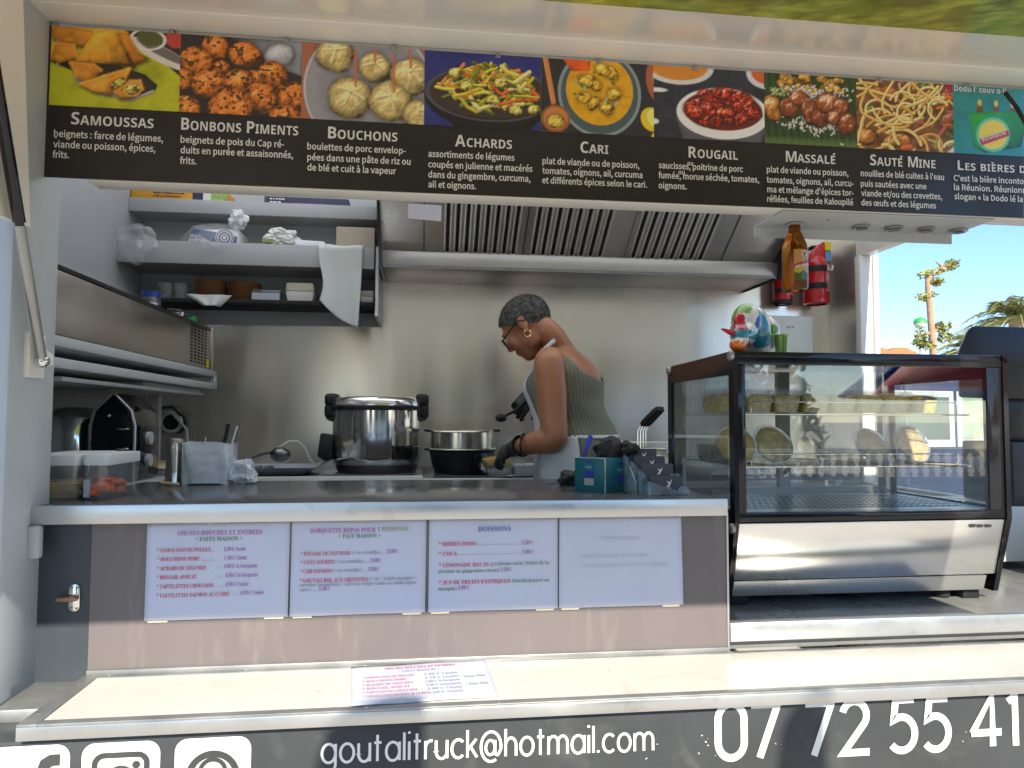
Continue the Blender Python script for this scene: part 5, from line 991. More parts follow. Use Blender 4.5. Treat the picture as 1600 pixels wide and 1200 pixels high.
# rice cooker
def cooker():
    cx, cy, z = -0.205, 3.02, 1.402; t = thing('rice_cooker', (cx, cy, z), 'large polished steel rice cooker with black handles on the back counter', 'rice cooker')
    b = MB(); b.lathe([(0, .012), (.155, .012), (.168, .03), (.176, .034), (.181, .05), (.184, .07), (.184, .255), (.184, .258)], (cx, cy, z), 64); b.build('steel_body', 'polished_steel', t, angle=30)
    b = MB(); b.lathe([(0, 0), (.160, 0), (.168, .012), (.170, .030), (.155, .034)], (cx, cy, z), 48); b.build('base_ring', 'dark_steel', t)
    b = MB(); b.lathe([(.184, .252), (.191, .254), (.192, .268), (.184, .272)], (cx, cy, z), 64); b.build('rim_seal', 'handle_black', t)
    b = MB(); b.lathe([(.186, .272), (.185, .290), (.176, .304), (.14, .309), (.06, .312), (0, .3125)], (cx, cy, z), 64); b.build('lid', 'polished_steel', t, angle=60)
    for s in (-1, 1):
        b = MB(); b.box((cx+s*.158, cy-.055, z+.270), (cx+s*.214, cy+.055, z+.322), .016, seg=4); b.box((cx+s*.168, cy-.05, z+.225), (cx+s*.214, cy+.05, z+.275), .010, seg=3); b.prism([(cx+s*.170, cy-.045, z+.225), (cx+s*.212, cy-.045, z+.225), (cx+s*.200, cy-.045, z+.212), (cx+s*.180, cy-.045, z+.205)], (0, .09, 0)); b.build('lid_handle', 'handle_black', t)
    b = MB(); q = UY(507, 675, 2.92); b.prism([(cx-.170, cy-.12, z+.150), (cx-.218, cy-.12, z+.160), (cx-.230, cy-.12, z+.065), (cx-.195, cy-.12, z+.045), (cx-.168, cy-.12, z+.055)], (0, .09, 0), .008); b.build('carry_handle', 'handle_black', t)
    b = MB(); a0 = -1.2
    b.grid(lambda u, v: (cx+.1855*math.cos(-1.18+u*.55), cy+.1855*math.sin(-1.18+u*.55), z+.055+v*.055), 12, 4); b.build('control_label', 'gloss_black', t)
    b = MB(); b.grid(lambda u, v: (cx+.1852*math.cos(-1.18+u*.55), cy+.1852*math.sin(-1.18+u*.55), z+.112+v*.055), 12, 4); b.build('control_plate', 'tin', t)
    for a in (.8, 2.3, -.8, -2.3): b = MB(); b.cyl((cx+.12*math.cos(a), cy+.12*math.sin(a), z-.0005), (cx+.12*math.cos(a), cy+.12*math.sin(a), z+.014), .014); b.build('foot', 'rubber', t)
cooker()
def pot():
    cx, cy, z = 0.148, 2.96, 1.397; t = thing('electric_pot', (cx, cy, z), 'steel steamer ring on a round black electric pot with a dial', 'pot')
    b = MB(); b.lathe([(0, 0), (.112, 0), (.115, .006), (.122, .03), (.134, .075), (.137, .092), (.128, .094)], (cx, cy, z), 56); b.build('pot_body', 'black_plastic', t)
    b = MB(); b.lathe([(.118, .094), (.140, .096), (.144, .099), (.138, .103), (.122, .103)], (cx, cy, z), 56); b.build('pot_rim', 'steel', t)
    b = MB(); b.lathe([(.130, .103), (.132, .104), (.132, .168), (.137, .171), (.135, .174), (.128, .172), (.127, .104)], (cx, cy, z), 56); b.build('steamer_ring', 'tin', t)
    for s, zz in ((-1, .170), (1, .170), (-1, .094)): b = MB(); b.box((cx+s*.128, cy-.04, z+zz), (cx+s*.158, cy+.03, z+zz+.010), .004); b.build('handle', 'black_plastic', t)
    a = -1.05; b = MB(); d = Vector((math.cos(a), math.sin(a), 0)); p_ = Vector((cx, cy, z+.042))+d*.124; b.box(p_+Vector((-.034, -.014, -.036)), p_+Vector((.034, .016, .045)), .004, rot=Matrix.Rotation(a+PI/2, 3, 'Z')); b.build('control_box', 'gloss_black', t)
    b = MB(); p2 = p_+d*.014-Vector((0, 0, .006)); b.cyl(p2, p2+d*.014, .017); b.box(p2+d*.014+Vector((-.003, -.003, -.016)), p2+d*.02+Vector((.003, .003, .016)), .001); b.build('dial', 'chrome', t)
    b = MB(); b.lathe([(0, .166), (.10, .165), (.126, .150)], (cx, cy, z), 40); b.build('food', mat('yellow_food', (0.55, 0.33, 0.05), 0.6, var=0.4, scale=50, bump=0.5), t)
pot()
# ---- fryer with its basket
fr = thing('deep_fryer', (0.95, 2.8, 1.38), 'stainless deep fryer with its basket resting inside behind the counter', 'fryer')
b = MB(); b.box((.70, 2.62, 1.386), (1.10, 3.0, 1.475), .006); b.box((.70, 2.95, 1.475), (1.10, 3.02, 1.525), .005); b.build('fryer_body', 'steel', fr)
b = MB(); b.box((.73, 2.66, 1.4752), (1.07, 2.94, 1.4768)); b.build('oil', mat('fry_oil', (0.32, 0.20, 0.02), 0.12, var=0.2), fr)
b = MB()
for k in range(9): b.box((.74+k*.017, 2.9485, 1.490), (.749+k*.017, 2.9505, 1.512))
b.build('vent_slots', 'matt_black', fr)
fb = thing('fryer_basket', (.86, 2.75, 1.48), 'wire fryer basket with a black grip sticking up behind the teal box', 'basket')
b = MB()
for k in range(4): x = .842+k*.011; b.tube([(x, 2.75, 1.47), (x, 2.75, 1.575), (x+.010, 2.748, 1.592), (x+.025, 2.74, 1.61)], .0022, 8)
b.tube([(.76, 2.75, 1.50), (.95, 2.75, 1.503), (.962, 2.75, 1.497), (.966, 2.75, 1.48)], .004, 8); b.build('wire_handle', 'polished_steel', fb)
b = MB(); v = Vector((.055, -.03, .065)); p_ = Vector((.868, 2.742, 1.600)); b.loft([[p_+v*t_+Vector((sx*.019*w_, 0, sz*.007))+Vector((0, sz*.006, 0)) for sx, sz in ((-1, -1), (1, -1), (1, 1), (-1, 1))] for t_, w_ in ((0, .9), (.1, 1.05), (.9, 1.0), (1.0, .8))]); b.build('grip', 'matt_black', fb)
b = MB()
for k in range(9): b.tube([(.76+k*.02, 2.68, 1.478), (.76+k*.02, 2.90, 1.478)], .0015, 5)
for k in range(8): b.tube([(.76, 2.68+k*.03, 1.479), (.92, 2.68+k*.03, 1.479)], .0015, 5)
b.build('wire_mesh', 'steel', fb)
# ================================================================== counter, right: teal box, pen, cap, cards
mat('teal_card', (0.006, 0.115, 0.135), 0.42, var=0.10, scale=8, rvar=0.2)
mat('worn_card', (0.50, 0.46, 0.38), 0.8)
tb = thing('teal_box', (.44, 1.76, CZ), 'worn teal cardboard box with blue labels on the counter', 'box')
c0 = Vector((.4375, 1.702, CZ)); ea = Vector((-.062, .068, 0)); eb = Vector((.145, .125, 0)); HB = .085
b = MB(); b.prism([c0, c0+eb, c0+eb+ea, c0+ea], (0, 0, HB), .0015); b.build('carton', 'teal_card', tb)
b = MB(); b.tube([c0+Vector((0, -.0004, .001)), c0+Vector((0.0005, -.0006, HB*.5)), c0+Vector((0, -.0004, HB))], [.0018, .0012, .0022], 6); b.tube([c0+Vector((0, 0, HB)), c0+ea*.5+Vector((0, 0, HB)), c0+ea+Vector((0, 0, HB))], [.0014, .0006, .0012], 6); b.build('worn_edge', 'worn_card', tb)
def facemark(o, e, u0, u1, v0, v1, m_, nm, off=.0008):
    n = Vector((e.y, -e.x, 0)).normalized()
    if n.y > 0: n = -n
    P = [o+e*u+Vector((0, 0, HB*v))+n*off for u, v in ((u0, v0), (u1, v0), (u1, v1), (u0, v1))]; L = Letters(); L.poly([tuple(q) for q in P]); L.build(nm, m_, tb)
mat('deep_blue', (0.02, 0.04, 0.30), 0.45); mat('teal_light', (0.12, 0.28, 0.30), 0.5)
facemark(c0, ea, .36, .66, .42, .98, 'teal_print' if 'teal_print' in MATS else mat('teal_print', (0.01, 0.15, 0.18), 0.4), 'label'); facemark(c0, ea, .36, .66, .42, .64, 'deep_blue', 'label_band', .0013); facemark(c0, ea, .36, .66, .20, .40, 'worn_card', 'barcode_label', .0013)
for k in range(9): facemark(c0, ea, .39+k*.027, .39+k*.027+.012, .25, .37, 'ink_grey', 'barcode', .0018)
facemark(c0, ea, .42, .62, .70, .76, 'teal_light', 'label_text', .0014); facemark(c0, ea, .42, .62, .84, .94, 'deep_blue', 'label_mark', .0014)
facemark(c0, eb, .24, .44, .30, .92, 'teal_print', 'label'); facemark(c0, eb, .24, .44, .30, .50, 'deep_blue', 'label_band', .0013); facemark(c0, eb, .27, .42, .60, .68, 'teal_light', 'label_text', .0014); facemark(c0, eb, .28, .40, .76, .86, 'deep_blue', 'label_mark', .0014)
n = Vector((ea.y, -ea.x, 0)).normalized(); n = -n if n.y > 0 else n
pn = thing('pen', (.40, 1.80, CZ+.085), 'blue ballpoint pen standing upright in the teal box', 'pen')
p0, p1 = UY(911, 716, 1.775), UY(923, 679, 1.775); d = (p1-p0)
b = MB(); b.tube([p0-d*.6, p0+d*.5], .0048, 12); b.build('barrel', 'deep_blue', pn); b = MB(); b.tube([p0+d*.5, p0+d*.97, p1], [.0054, .0054, .003], 12); b.build('pen_cap', mat('pen_blue', (0.02, 0.06, 0.45), 0.3), pn); b = MB(); b.tube([p0+d*.45+Vector((.005, -.003, 0)), p0+d*.9+Vector((.006, -.003, 0))], .0016, 6); b.build('clip', 'pen_blue', pn)
cp = thing('fabric_cap', (.50, 1.78, CZ+.086), 'crumpled black fabric cap lying on the teal box', 'cap')
q = UY(957, 702, 1.78); crumple((q.x, 1.79, q.z-.004), (.040, .040, .032), 3.7, .35, low=CZ+.084).build('crown', 'matt_black', cp, angle=40)
q2 = UY(985, 702, 1.76); crumple((q2.x-.006, 1.765, q2.z+.002), (.026, .034, .018), 1.2, .3, low=CZ+.082).build('brim', 'matt_black', cp, angle=40)
b = MB(); q = UY(972, 690, 1.737); b.sphere(q, (.002, .0015, .0025), 10, 6); b.build('stud', 'text_white', cp)
q = UY(890, 745, 1.92); t = crumple((q.x+.012, 1.93, CZ+.016), (.042, .03, .026), 9.4, .3, low=CZ).build('black_cloth', 'matt_black', None); tag(t, 'small crumpled black cloth on the counter left of the teal box', 'cloth')
b = MB(); q = UY(862, 752, 1.9); b.tube([(q.x-.015, 1.90, CZ+.003), (q.x+.005, 1.905, CZ+.008), (q.x+.02, 1.91, CZ+.004)], .0012, 5); tag(b.build('wire_tie', 'matt_black'), 'thin black wire tie on the counter beside the black cloth', 'wire')
# business card holder
ch = thing('card_holder', (.55, 1.66, CZ), 'clear four-tier stand of dark business cards on the counter', 'card holder')
mat('card_dark', (0.065, 0.058, 0.068), 0.55, var=0.05)
thin_glass('acrylic', (0.88, 0.94, 0.96), 0.08, 0.02, body=0.22, bodycol=(0.55, 0.66, 0.72))
TIERS = [(718, 980, 1056, 1.80), (727, 999, 1072, 1.755)]
for k in range(4):
    yk = 1.645+.038*(3-k); x0 = .505+.024*k-.004*(3-k); zb = CZ+.062-.017*k-.010*(k == 3); x0 = [.511, .520, .528, .538][k]
    cw, chh = .080, .050; tilt = .012
    def cpnt(u, v, off=0.0): return (x0+cw*u+.004*v*0, yk+tilt*v-off, zb-.006+chh*v)
    b = MB(); b.prism([cpnt(0, 0), cpnt(1, 0), cpnt(1, 1), cpnt(0, 1)], (0, .006, 0)); cd = b.build('business_card', 'card_dark', ch)
    L = Letters(); bx = lambda pts: L.poly([cpnt(u, v, .0008) for u, v in pts])
    o = .0
    bx([(.50, .80), (.53, .66), (.56, .60), (.59, .62), (.57, .70)]); bx([(.56, .66), (.66, .86), (.62, .66), (.58, .60)]); bx([(.53, .60), (.60, .64), (.56, .50), (.50, .54)]); bx([(.50, .56), (.55, .54), (.46, .46)])
    if k == 3: L.marks(cpnt(.38, .15, .0008), .024, 1, .004, .004, 2)
    L.build('bird_emblem', 'vinyl_white', cd)
    if k == 3:
        for col, a0, a1 in (('red_mark', 100, 180), ('yellow_mark', 50, 100), ('green_mark', 0, 50)):
            if col not in MATS: mat(col, {'red_mark': (.5, .04, .02), 'yellow_mark': (.6, .4, .02), 'green_mark': (.08, .3, .05)}[col], .5)
            L = Letters(); L.poly([cpnt(.52, .26, .0009)]+[cpnt(.52+.12*math.cos(rad(a0+(a1-a0)*i/6)), .26+.24*math.sin(rad(a0+(a1-a0)*i/6)), .0009) for i in range(7)]); L.build('emblem', col, cd)
        L = Letters(); L.marks(cpnt(.36, .06, .0008), .030, 1, .004, .0025, 4); L.build('print_marks', 'yellow_mark', cd)
    b = MB(); xa = x0-.012; za = CZ+.002 if k == 3 else zb-.05
    b.prism([(xa, yk-.004, CZ+.001), (x0+cw+.012, yk-.004, CZ+.001), (x0+cw+.012, yk-.003, zb+.020), (x0+cw-.012, yk-.003, zb+.020), (x0+cw-.02, yk-.003, zb-.004), (x0+.012, yk-.003, zb-.004), (x0+.004, yk-.003, zb+.020), (xa, yk-.003, zb+.034)], (0, .0015, 0)); b.build('pocket', 'acrylic', ch)
b = MB(); b.prism([(.497, 1.64, CZ+.001), (.497, 1.80, CZ+.001), (.497, 1.80, CZ+.11), (.497, 1.76, CZ+.11), (.497, 1.64, CZ+.03)], (.0018, 0, 0)); b.build('side_wall', 'acrylic', ch)
# ================================================================== back wall, right: extinguishers, dispenser
mat('fire_red', (0.48, 0.012, 0.02), 0.22, var=0.06, coat=0.4)
mat('pink_label', (0.55, 0.20, 0.22), 0.45, var=0.08)
def ext(px0, px1, py0, py1, lab, hood):
    a, c = UY(px0, py1, 3.22), UY(px1, py0, 3.22); cx = (a.x+c.x)/2; r = (c.x-a.x)/2*.92; z0, z1 = a.z, c.z; cy = YB-.02-r
    t = thing('fire_extinguisher', (cx, cy, z0), lab, 'extinguisher', 'fire extinguishers on the back wall'); h = z1-z0
    b = MB(); b.lathe([(0, 0), (r*.75, .002), (r*.95, .012), (r, .03), (r, h*.62), (r*.96, h*.68), (r*.6, h*.78), (0, h*.8)], (cx, cy, z0), 40); b.build('cylinder', 'fire_red', t)
    b = MB(); b.lathe([(r*.8, -.004), (r*1.02, .0), (r*1.02, .018), (r*.97, .02)], (cx, cy, z0), 40); b.build('base_ring', 'fire_red' if hood else 'matt_black', t)
    b = MB()
    for u0 in (.22, .50): b.grid(lambda u, v: (cx+r*1.02*math.cos(-2.9+u*1.75), cy+r*1.02*math.sin(-2.9+u*1.75), z0+h*(u0+v*.10)), 16, 2)
    b.build('strap', 'matt_black', t)
    b = MB(); b.grid(lambda u, v: (cx+r*1.008*math.cos(-1.25+u*1.2), cy+r*1.008*math.sin(-1.25+u*1.2), z0+h*(.18+v*.47)), 14, 4); b.build('label', 'pink_label', t)
    b = MB()
    for k in range(4): b.grid(lambda u, v: (cx+r*1.016*math.cos(-1.2+u*1.0), cy+r*1.016*math.sin(-1.2+u*1.0), z0+h*(.37+.025*k+v*.012)), 10, 1)
    b.build('label_text', 'white_print', t)
    if hood:
        b = MB(); b.prism([(cx-r*.95, cy-r*.6, z0+h*.62), (cx+r*.98, cy-r*.6, z0+h*.62), (cx+r*.95, cy-r*.7, z1), (cx+r*.35, cy-r*.7, z1), (cx-r*.6, cy-r*.6, z0+h*.86)], (0, r*1.3, 0), .010); b.build('valve_cover', 'fire_red', t)
        b = MB(); b.box((cx+r*.42, cy-r*.76, z1-.045), (cx+r*.92, cy-r*.68, z1-.003)); b.build('sticker', 'yellow_sticker', t); b = MB(); b.box((cx+r*.45, cy-r*.75, z1-.10), (cx+r*.92, cy-r*.66, z1-.05)); b.build('sticker', mat('blue_sticker', (0.10, 0.35, 0.60), 0.4), t)
        b = MB(); b.tube([(cx+r*.55, cy-r*.75, z1-.115), (cx+r*.6, cy-r*.78, z1-.14), (cx+r*.95, cy-r*.78, z1-.145), (cx+r*1.02, cy-r*.75, z1-.12)], .006, 8); b.build('pull_ring', 'white_print', t)
    b = MB(); b.cyl((cx, cy, z0+h*.78), (cx, cy, z0+h*.92), r*.28); b.box((cx-r*.5, cy-.02, z0+h*.88), (cx+r*.6, cy+.02, z0+h*.95), .004); b.build('valve', 'gloss_black', t)
ext(1264, 1302, 377, 472, 'red fire extinguisher with a moulded cover beside the door jamb', True)
ext(1218, 1247, 398, 472, 'slimmer fire extinguisher half hidden behind the hanging bottle', False)
a, c = UY(1186, 552, 3.24), UY(1272, 494, 3.24)
td = thing('towel_dispenser', ((a.x+c.x)/2, 3.3, a.z), 'white towel dispenser box on the back wall under the extinguishers', 'dispenser')
b = MB(); b.box((a.x, 3.24, a.z-.08), (c.x, YB-.001, c.z), .014, seg=4); b.build('case', mat('warm_white', (0.60, 0.61, 0.54), 0.35, var=0.03), td)
L = Letters(); L.marks(((a.x+c.x)/2, 3.2385, c.z-.06), .028, 1, .01, .008, 8); L.build('print_marks', 'ink_grey', td)
# ================================================================== bottle rack and hanging beer bottle
br = thing('bottle_rack', (1.08, 1.64, 2.115), 'grey metal strip with five bottle-neck holes below the menu board', 'bottle rack')
b = MB(); b.box((.832, 1.556, 2.114), (1.385, 1.70, 2.1178), .001); b.box((.832, 1.700, 2.09), (1.385, 1.703, 2.1178)); b.build('strip', 'pale_grey', br)
for x in (.913, 1.092, 1.181, 1.272, 1.362):
    b = MB(); b.lathe([(.012, -.001), (.021, -.002), (.022, -.006), (.017, -.008), (.012, -.006)], (x, 1.648, 2.114), 28); b.build('neck_ring', 'aluminium', br)
for x in (.975, 1.11): b = MB(); b.cyl((x, 1.60, 2.114), (x, 1.60, 2.111), .0035); b.build('bolt', 'chrome', br)
def bottle():
    x, y, z0 = .912, 1.648, 1.944; t = thing('beer_bottle', (x, y, z0), 'amber beer bottle hanging by its neck below the menu board', 'bottle')
    m = bpy.data.materials.new('amber_glass'); m.use_nodes = True; p_ = m.node_tree.nodes['Principled BSDF']; p_.inputs['Base Color'].default_value = (.34, .10, .008, 1); p_.inputs['Roughness'].default_value = .04; p_.inputs['Transmission Weight'].default_value = .85; p_.inputs['IOR'].default_value = 1.3; MATS['amber_glass'] = m
    b = MB(); b.lathe([(0, .006), (.018, .002), (.026, 0), (.030, .006), (.0305, .10), (.0295, .112), (.022, .132), (.0145, .150), (.0132, .185), (.0145, .19), (.0145, .2), (.0125, .202), (0, .202)], (x, y, z0), 44); b.build('bottle_glass', m, t, angle=60)
    b = MB(); b.lathe([(.0158, .196), (.0162, .203), (.012, .208), (0, .2085)], (x, y, z0), 24); b.build('crown_cap', 'matt_black', t)
    p = Ink(90, 90, (.45, .22, .08), 3); p.put(np.clip((.45-p.Y)*9, 0, 1), (.45, .33, .05)); p.poly([(0, .36), (1, .52), (1, .70), (0, .50)], (.42, .03, .03), rough=.02); p.poly([(0, .25), (.25, .20), (.5, .32), (.75, .22), (1, .30), (1, 0), (0, 0)], (.04, .10, .02), rough=.2); p.disc(.62, .84, .16, .12, (.62, .58, .5)); p.poly([(.5, .92), (.75, .9), (.6, .8), (.75, .74), (.52, .76)], (.03, .02, .02)); p.grain(.05)
    rr = .0309; f = lambda u, v: np.stack([x+rr*np.cos(-2.15+u*1.5), y+rr*np.sin(-2.15+u*1.5), z0+.022+v*.075], 1); p.build('label', inkm, f, t)
    L = Letters()
    v, fc = raw_text(bold('BOURBON'), 'math'); v = v/ (v[:, 0].max()); v2 = v.copy(); u = .06+v[:, 0]*.90; hh = .50+(v[:, 1]*.62)+.14*(u-.5); P = np.stack([x+(rr+.0006)*np.cos(-2.15+u*1.5), y+(rr+.0006)*np.sin(-2.15+u*1.5), z0+.022+(hh-.075)*.075], 1); L.V.append(P); L.F += fc; L.n += len(P); L.build('lettering', 'vinyl_white', t)
bottle()
# ================================================================== DISPLAY CASE
dc = thing('display_case', (1.17, 1.98, 1.150), 'black framed glass display case with chrome lower front, filled with dishes', 'display case')
CX0, CX1, CY0, CY1 = 0.800, 1.556, 1.738, 2.240
prof = [(CY0, 1.800), (CY0, 1.357), (CY0+.055, 1.155), (CY1, 1.155), (CY1, 1.792)]
gl_in = [(CY0+.030, 1.738), (CY0+.030, 1.385), (CY1-.035, 1.385), (CY1-.035, 1.738)]
def frame_plate(x, th, name):
    # side plate with a window: outer outline and inner hole bridged by quads
    b = MB(); o = [(CY0, 1.800), (CY0, 1.357), (CY1, 1.357), (CY1, 1.792)]
    for i in range(4):
        j = (i+1) % 4; b.prism([(x, *o[i]), (x, *o[j]), (x, *gl_in[j]), (x, *gl_in[i])], (th, 0, 0))
    b.prism([(x, CY0, 1.3565), (x, CY0+.055, 1.152), (x, CY1, 1.152), (x, CY1, 1.3565)], (th, 0, 0)); s = b.build(name, 'gloss_black', dc)
    b = MB(); b.box((x+th*.35, CY0+.028, 1.383), (x+th*.65, CY1-.033, 1.740)); b.build('side_glass', 'glass', s); return s
s1 = frame_plate(CX0-.012, .012, 'side_panel'); s2 = frame_plate(CX1, .014, 'side_panel')
b = MB()
for y, z in ((CY0+.010, 1.788), (CY0+.014, 1.340), (CY1-.018, 1.780)):
    b.lathe([(0, .008), (.011, .008), (.0135, .005), (.0135, -.002)], (CX0-.012, y, z), 28, axis=(-1, 0, 0))
b.build('corner_knob', 'dull_aluminium', s1)
b = MB(); b.box((CX0+.001, CY0+.002, 1.765), (CX1-.001, CY0+.022, 1.7985), .002); b.box((CX0+.001, CY0+.004, 1.357), (CX1-.001, CY0+.022, 1.380), .002); b.box((CX0+.001, CY0+.004, 1.380), (CX0+.022, CY0+.022, 1.765), .002); b.box((CX1-.045, CY0+.004, 1.380), (CX1-.001, CY0+.022, 1.765), .002); b.build('front_frame', 'gloss_black', dc)
b = MB(); b.box((CX0+.020, CY0+.008, 1.378), (CX1-.043, CY0+.012, 1.767)); b.build('front_glass', 'glass', dc)
b = MB(); b.box((CX0+.001, CY0+.022, 1.782), (CX1-.001, CY1, 1.7985), .003); b.build('top', 'gloss_black', dc)
b = MB(); b.prism([(CX0+.002, CY0+.006, 1.354), (CX0+.002, CY0+.045, 1.200), (CX0+.002, CY0+.075, 1.200), (CX0+.002, CY0+.075, 1.354)], (CX1-CX0-.004, 0, 0), .003); lf = b.build('lower_front', 'panel_steel', dc)
b = MB(); b.prism([(CX0+.002, CY0+.043, 1.198), (CX0+.002, CY0+.056, 1.156), (CX0+.002, CY0+.09, 1.156), (CX0+.002, CY0+.09, 1.198)], (CX1-CX0-.03, 0, 0), .002); b.build('bottom_rail', 'steel', dc)
L = Letters(); L.marks((CX1-.105, CY0+.0085, 1.334), .066, 1, .01, .009, 11, ey=(0, -.27, .96)); L.build('print_marks', 'dark_steel', lf)
b = MB(); b.box((CX0+.002, CY0+.091, 1.157), (CX1-.002, CY1-.002, 1.375)); b.build('machine_housing', 'matt_black', dc)
b = MB(); b.box((CX0+.002, CY0+.03, 1.3755), (CX1-.002, CY1-.03, 1.380)); fl = b.build('floor_plate', 'steel', dc)
b = MB()
for i in range(34):
    for j in range(7): x = CX0+.05+i*.0195; y = CY0+.09+j*.045; b.box((x, y, 1.3801), (x+.009, y+.03, 1.3806))
b.build('perforation', 'matt_black', fl)
for x, y in ((CX0+.05, CY0+.10), (CX1-.12, CY0+.10), (CX0+.05, CY1-.06), (CX1-.12, CY1-.06)):
    b = MB(); b.lathe([(0, 1.1285), (.017, 1.1285), (.020, 1.133), (.021, 1.148), (.015, 1.157)], (x, y, 0), 24); b.build('foot', 'rubber', dc)
for x in (CX0+.004, CX1-.075): b = MB(); b.box((x, CY0+.075, 1.1285), (x+.05, CY0+.13, 1.157), .002); b.build('corner_bracket', 'matt_black', dc)
b = MB(); b.box((CX0, CY1-.03, 1.38), (CX0+.03, CY1, 1.79)); b.box((CX1-.03, CY1-.03, 1.38), (CX1, CY1, 1.79)); b.box(((CX0+CX1)/2-.02, CY1-.028, 1.38), ((CX0+CX1)/2+.02, CY1-.004, 1.78)); b.box((CX0+.03, CY1-.03, 1.38), (CX1-.03, CY1, 1.40)); b.build('rear_frame', 'dull_aluminium', dc)
b = MB(); b.box((CX0+.03, CY1-.018, 1.40), (CX1-.03, CY1-.014, 1.78)); b.build('rear_glass', 'glass', dc)
ZS1, ZS2 = 1.640, 1.497
for z, nm in ((ZS1, 'glass_shelf'), (ZS2, 'wire_shelf')):
    if nm == 'glass_shelf': b = MB(); b.box((CX0+.02, CY0+.09, z-.006), (CX1-.03, CY1-.05, z)); s = b.build('glass_shelf', 'glass', dc)
    else:
        b = MB()
        for k in range(48): x = CX0+.03+k*.0147; b.tube([(x, CY0+.09, z-.002), (x, CY1-.06, z-.002)], .0014, 5)
        for y in (CY0+.09, CY0+.24, CY1-.06): b.tube([(CX0+.025, y, z-.004), (CX1-.035, y, z-.004)], .0026, 6)
        s = b.build('wire_shelf', 'chrome', dc)
    b = MB(); h = .030; xa, xb = CX0+.075, CX1-.07
    b.tube([(xa, CY0+.085, z-.004), (xa, CY0+.085, z+h-.006), (xa+.006, CY0+.085, z+h), (xb-.006, CY0+.085, z+h), (xb, CY0+.085, z+h-.006), (xb, CY0+.085, z-.004)], .0022, 8)
    for u in (.33, .66): x = xa+(xb-xa)*u; b.tube([(x, CY0+.085, z), (x, CY0+.085, z+h)], .002, 6)
    b.tube([(CX0+.02, CY0+.087, z-.004), (CX1-.03, CY0+.087, z-.004)], .0026, 6); b.build('guard_rail', 'chrome', s)
for x in (CX0+.022, CX1-.032): b = MB(); b.box((x-.006, CY1-.055, 1.38), (x+.006, CY1-.043, 1.78)); b.build('shelf_post', 'chrome', dc)
# food inside: salad tubs and pies
mat('salad', (0.68, 0.46, 0.12), 0.55, var=0.5, scale=55, bump=0.8, bscale=70)
mat('gratin', (0.72, 0.48, 0.17), 0.6, var=0.42, scale=38, bump=0.8, bscale=60)
def salad(x, y, first=None):
    t = thing('salad_tub', (x, y, ZS1), 'clear ribbed tub of golden salad on the upper shelf of the display case', 'salad tub', 'salad tubs on the upper shelf of the display case')
    rg = lambda k, z, r=.014: rounded(x-.045*k, x+.045*k, y-.035*k, y+.035*k, z, r)
    b = MB(); b.loft([rg(.80, ZS1+.001), rg(.97, ZS1+.055)], caps=False); b.build('tub_wall', 'clear_plastic', t)
    b = MB(); b.loft([rg(.77, ZS1+.003), rg(.90, ZS1+.040), rg(.72, ZS1+.050), rg(.3, ZS1+.053)]); b.build('salad', 'salad', t, angle=70)
    b = MB(); b.loft([rg(1.02, ZS1+.054), rg(1.02, ZS1+.060), rg(.8, ZS1+.062), rg(.75, ZS1+.068), rg(.6, ZS1+.068)]); b.build('lid', 'film', t); return t
t0 = None; R = random.Random(12)
tubs = [(.845+.0835*k, 1.905) for k in range(8)] + [(.86+.0835*k, 2.01) for k in range(8)]
for i, (x, y) in enumerate(tubs):
    if t0 is None: t0 = salad(x, y)
    else: c = copy_tree(t0); c.location = (x, y+R.uniform(-.006, .006), ZS1); c.rotation_euler.z = R.uniform(-.08, .08)
def pie(x, lab, wrapped, tilt=62, y=1.92, r=.056, rz=0):
    t = bpy.data.objects.new('gratin_dish', None); COL.objects.link(t); tag(t, lab, 'gratin', 'round gratins leaning on the lower shelf of the display case')
    t.matrix_basis = Matrix.Translation((x, y, ZS2)) @ Matrix.Rotation(rz, 4, 'Z') @ Matrix.Rotation(rad(tilt), 4, 'X') @ Matrix.Translation((0, r, 0))
    M = wm(t)
    b = MB(); b.lathe([(0, -.012), (r*.84, -.012), (r*.98, .010), (r*1.03, .012), (r*1.03, .009), (r*.86, -.009), (0, -.009)], (0, 0, 0), 40); b.bm.transform(M); b.build('foil_dish', 'foil', t)
    b = MB(); b.lathe([(r*.95, .006), (r*.8, .011), (r*.4, .013), (0, .012)], (0, 0, 0), 40); b.bm.transform(M); b.build('gratin', 'gratin', t, angle=80)
    if wrapped:
        b = crumple((0, 0, .004), (r*1.12, r*1.12, .017), x*9, .14); b.bm.transform(M); b.build('film_wrap', 'film', t, angle=20)
    return t
pie(UY(1168, 700, 1.86).x, 'uncovered golden gratin, leftmost of the four on the lower shelf of the case', False, rz=-.15)
pie(UY(1232, 700, 1.86).x, 'golden gratin in crinkled film beside the uncovered one in the case', True, rz=.1)
pie(UY(1398, 700, 1.86).x, 'film-wrapped gratin, third from the left on the lower case shelf', True, tilt=55, rz=.25)
pie(UY(1456, 700, 1.86).x, 'film-wrapped gratin at the right end of the lower case shelf', True, tilt=66, rz=.2)
t = thing('foil_dish_stack', (.86, 2.05, ZS2), 'stack of shallow foil dishes at the left back of the lower case shelf', 'foil dishes')
b = MB()
for k in range(5): b.lathe([(0, .002+k*.008), (.045, .002+k*.008), (.056, .016+k*.008), (.058, .018+k*.008), (.05, .014+k*.008), (0, .006+k*.008)], (.865, 2.04, ZS2), 32)
b.build('foil_dish', 'foil', t)
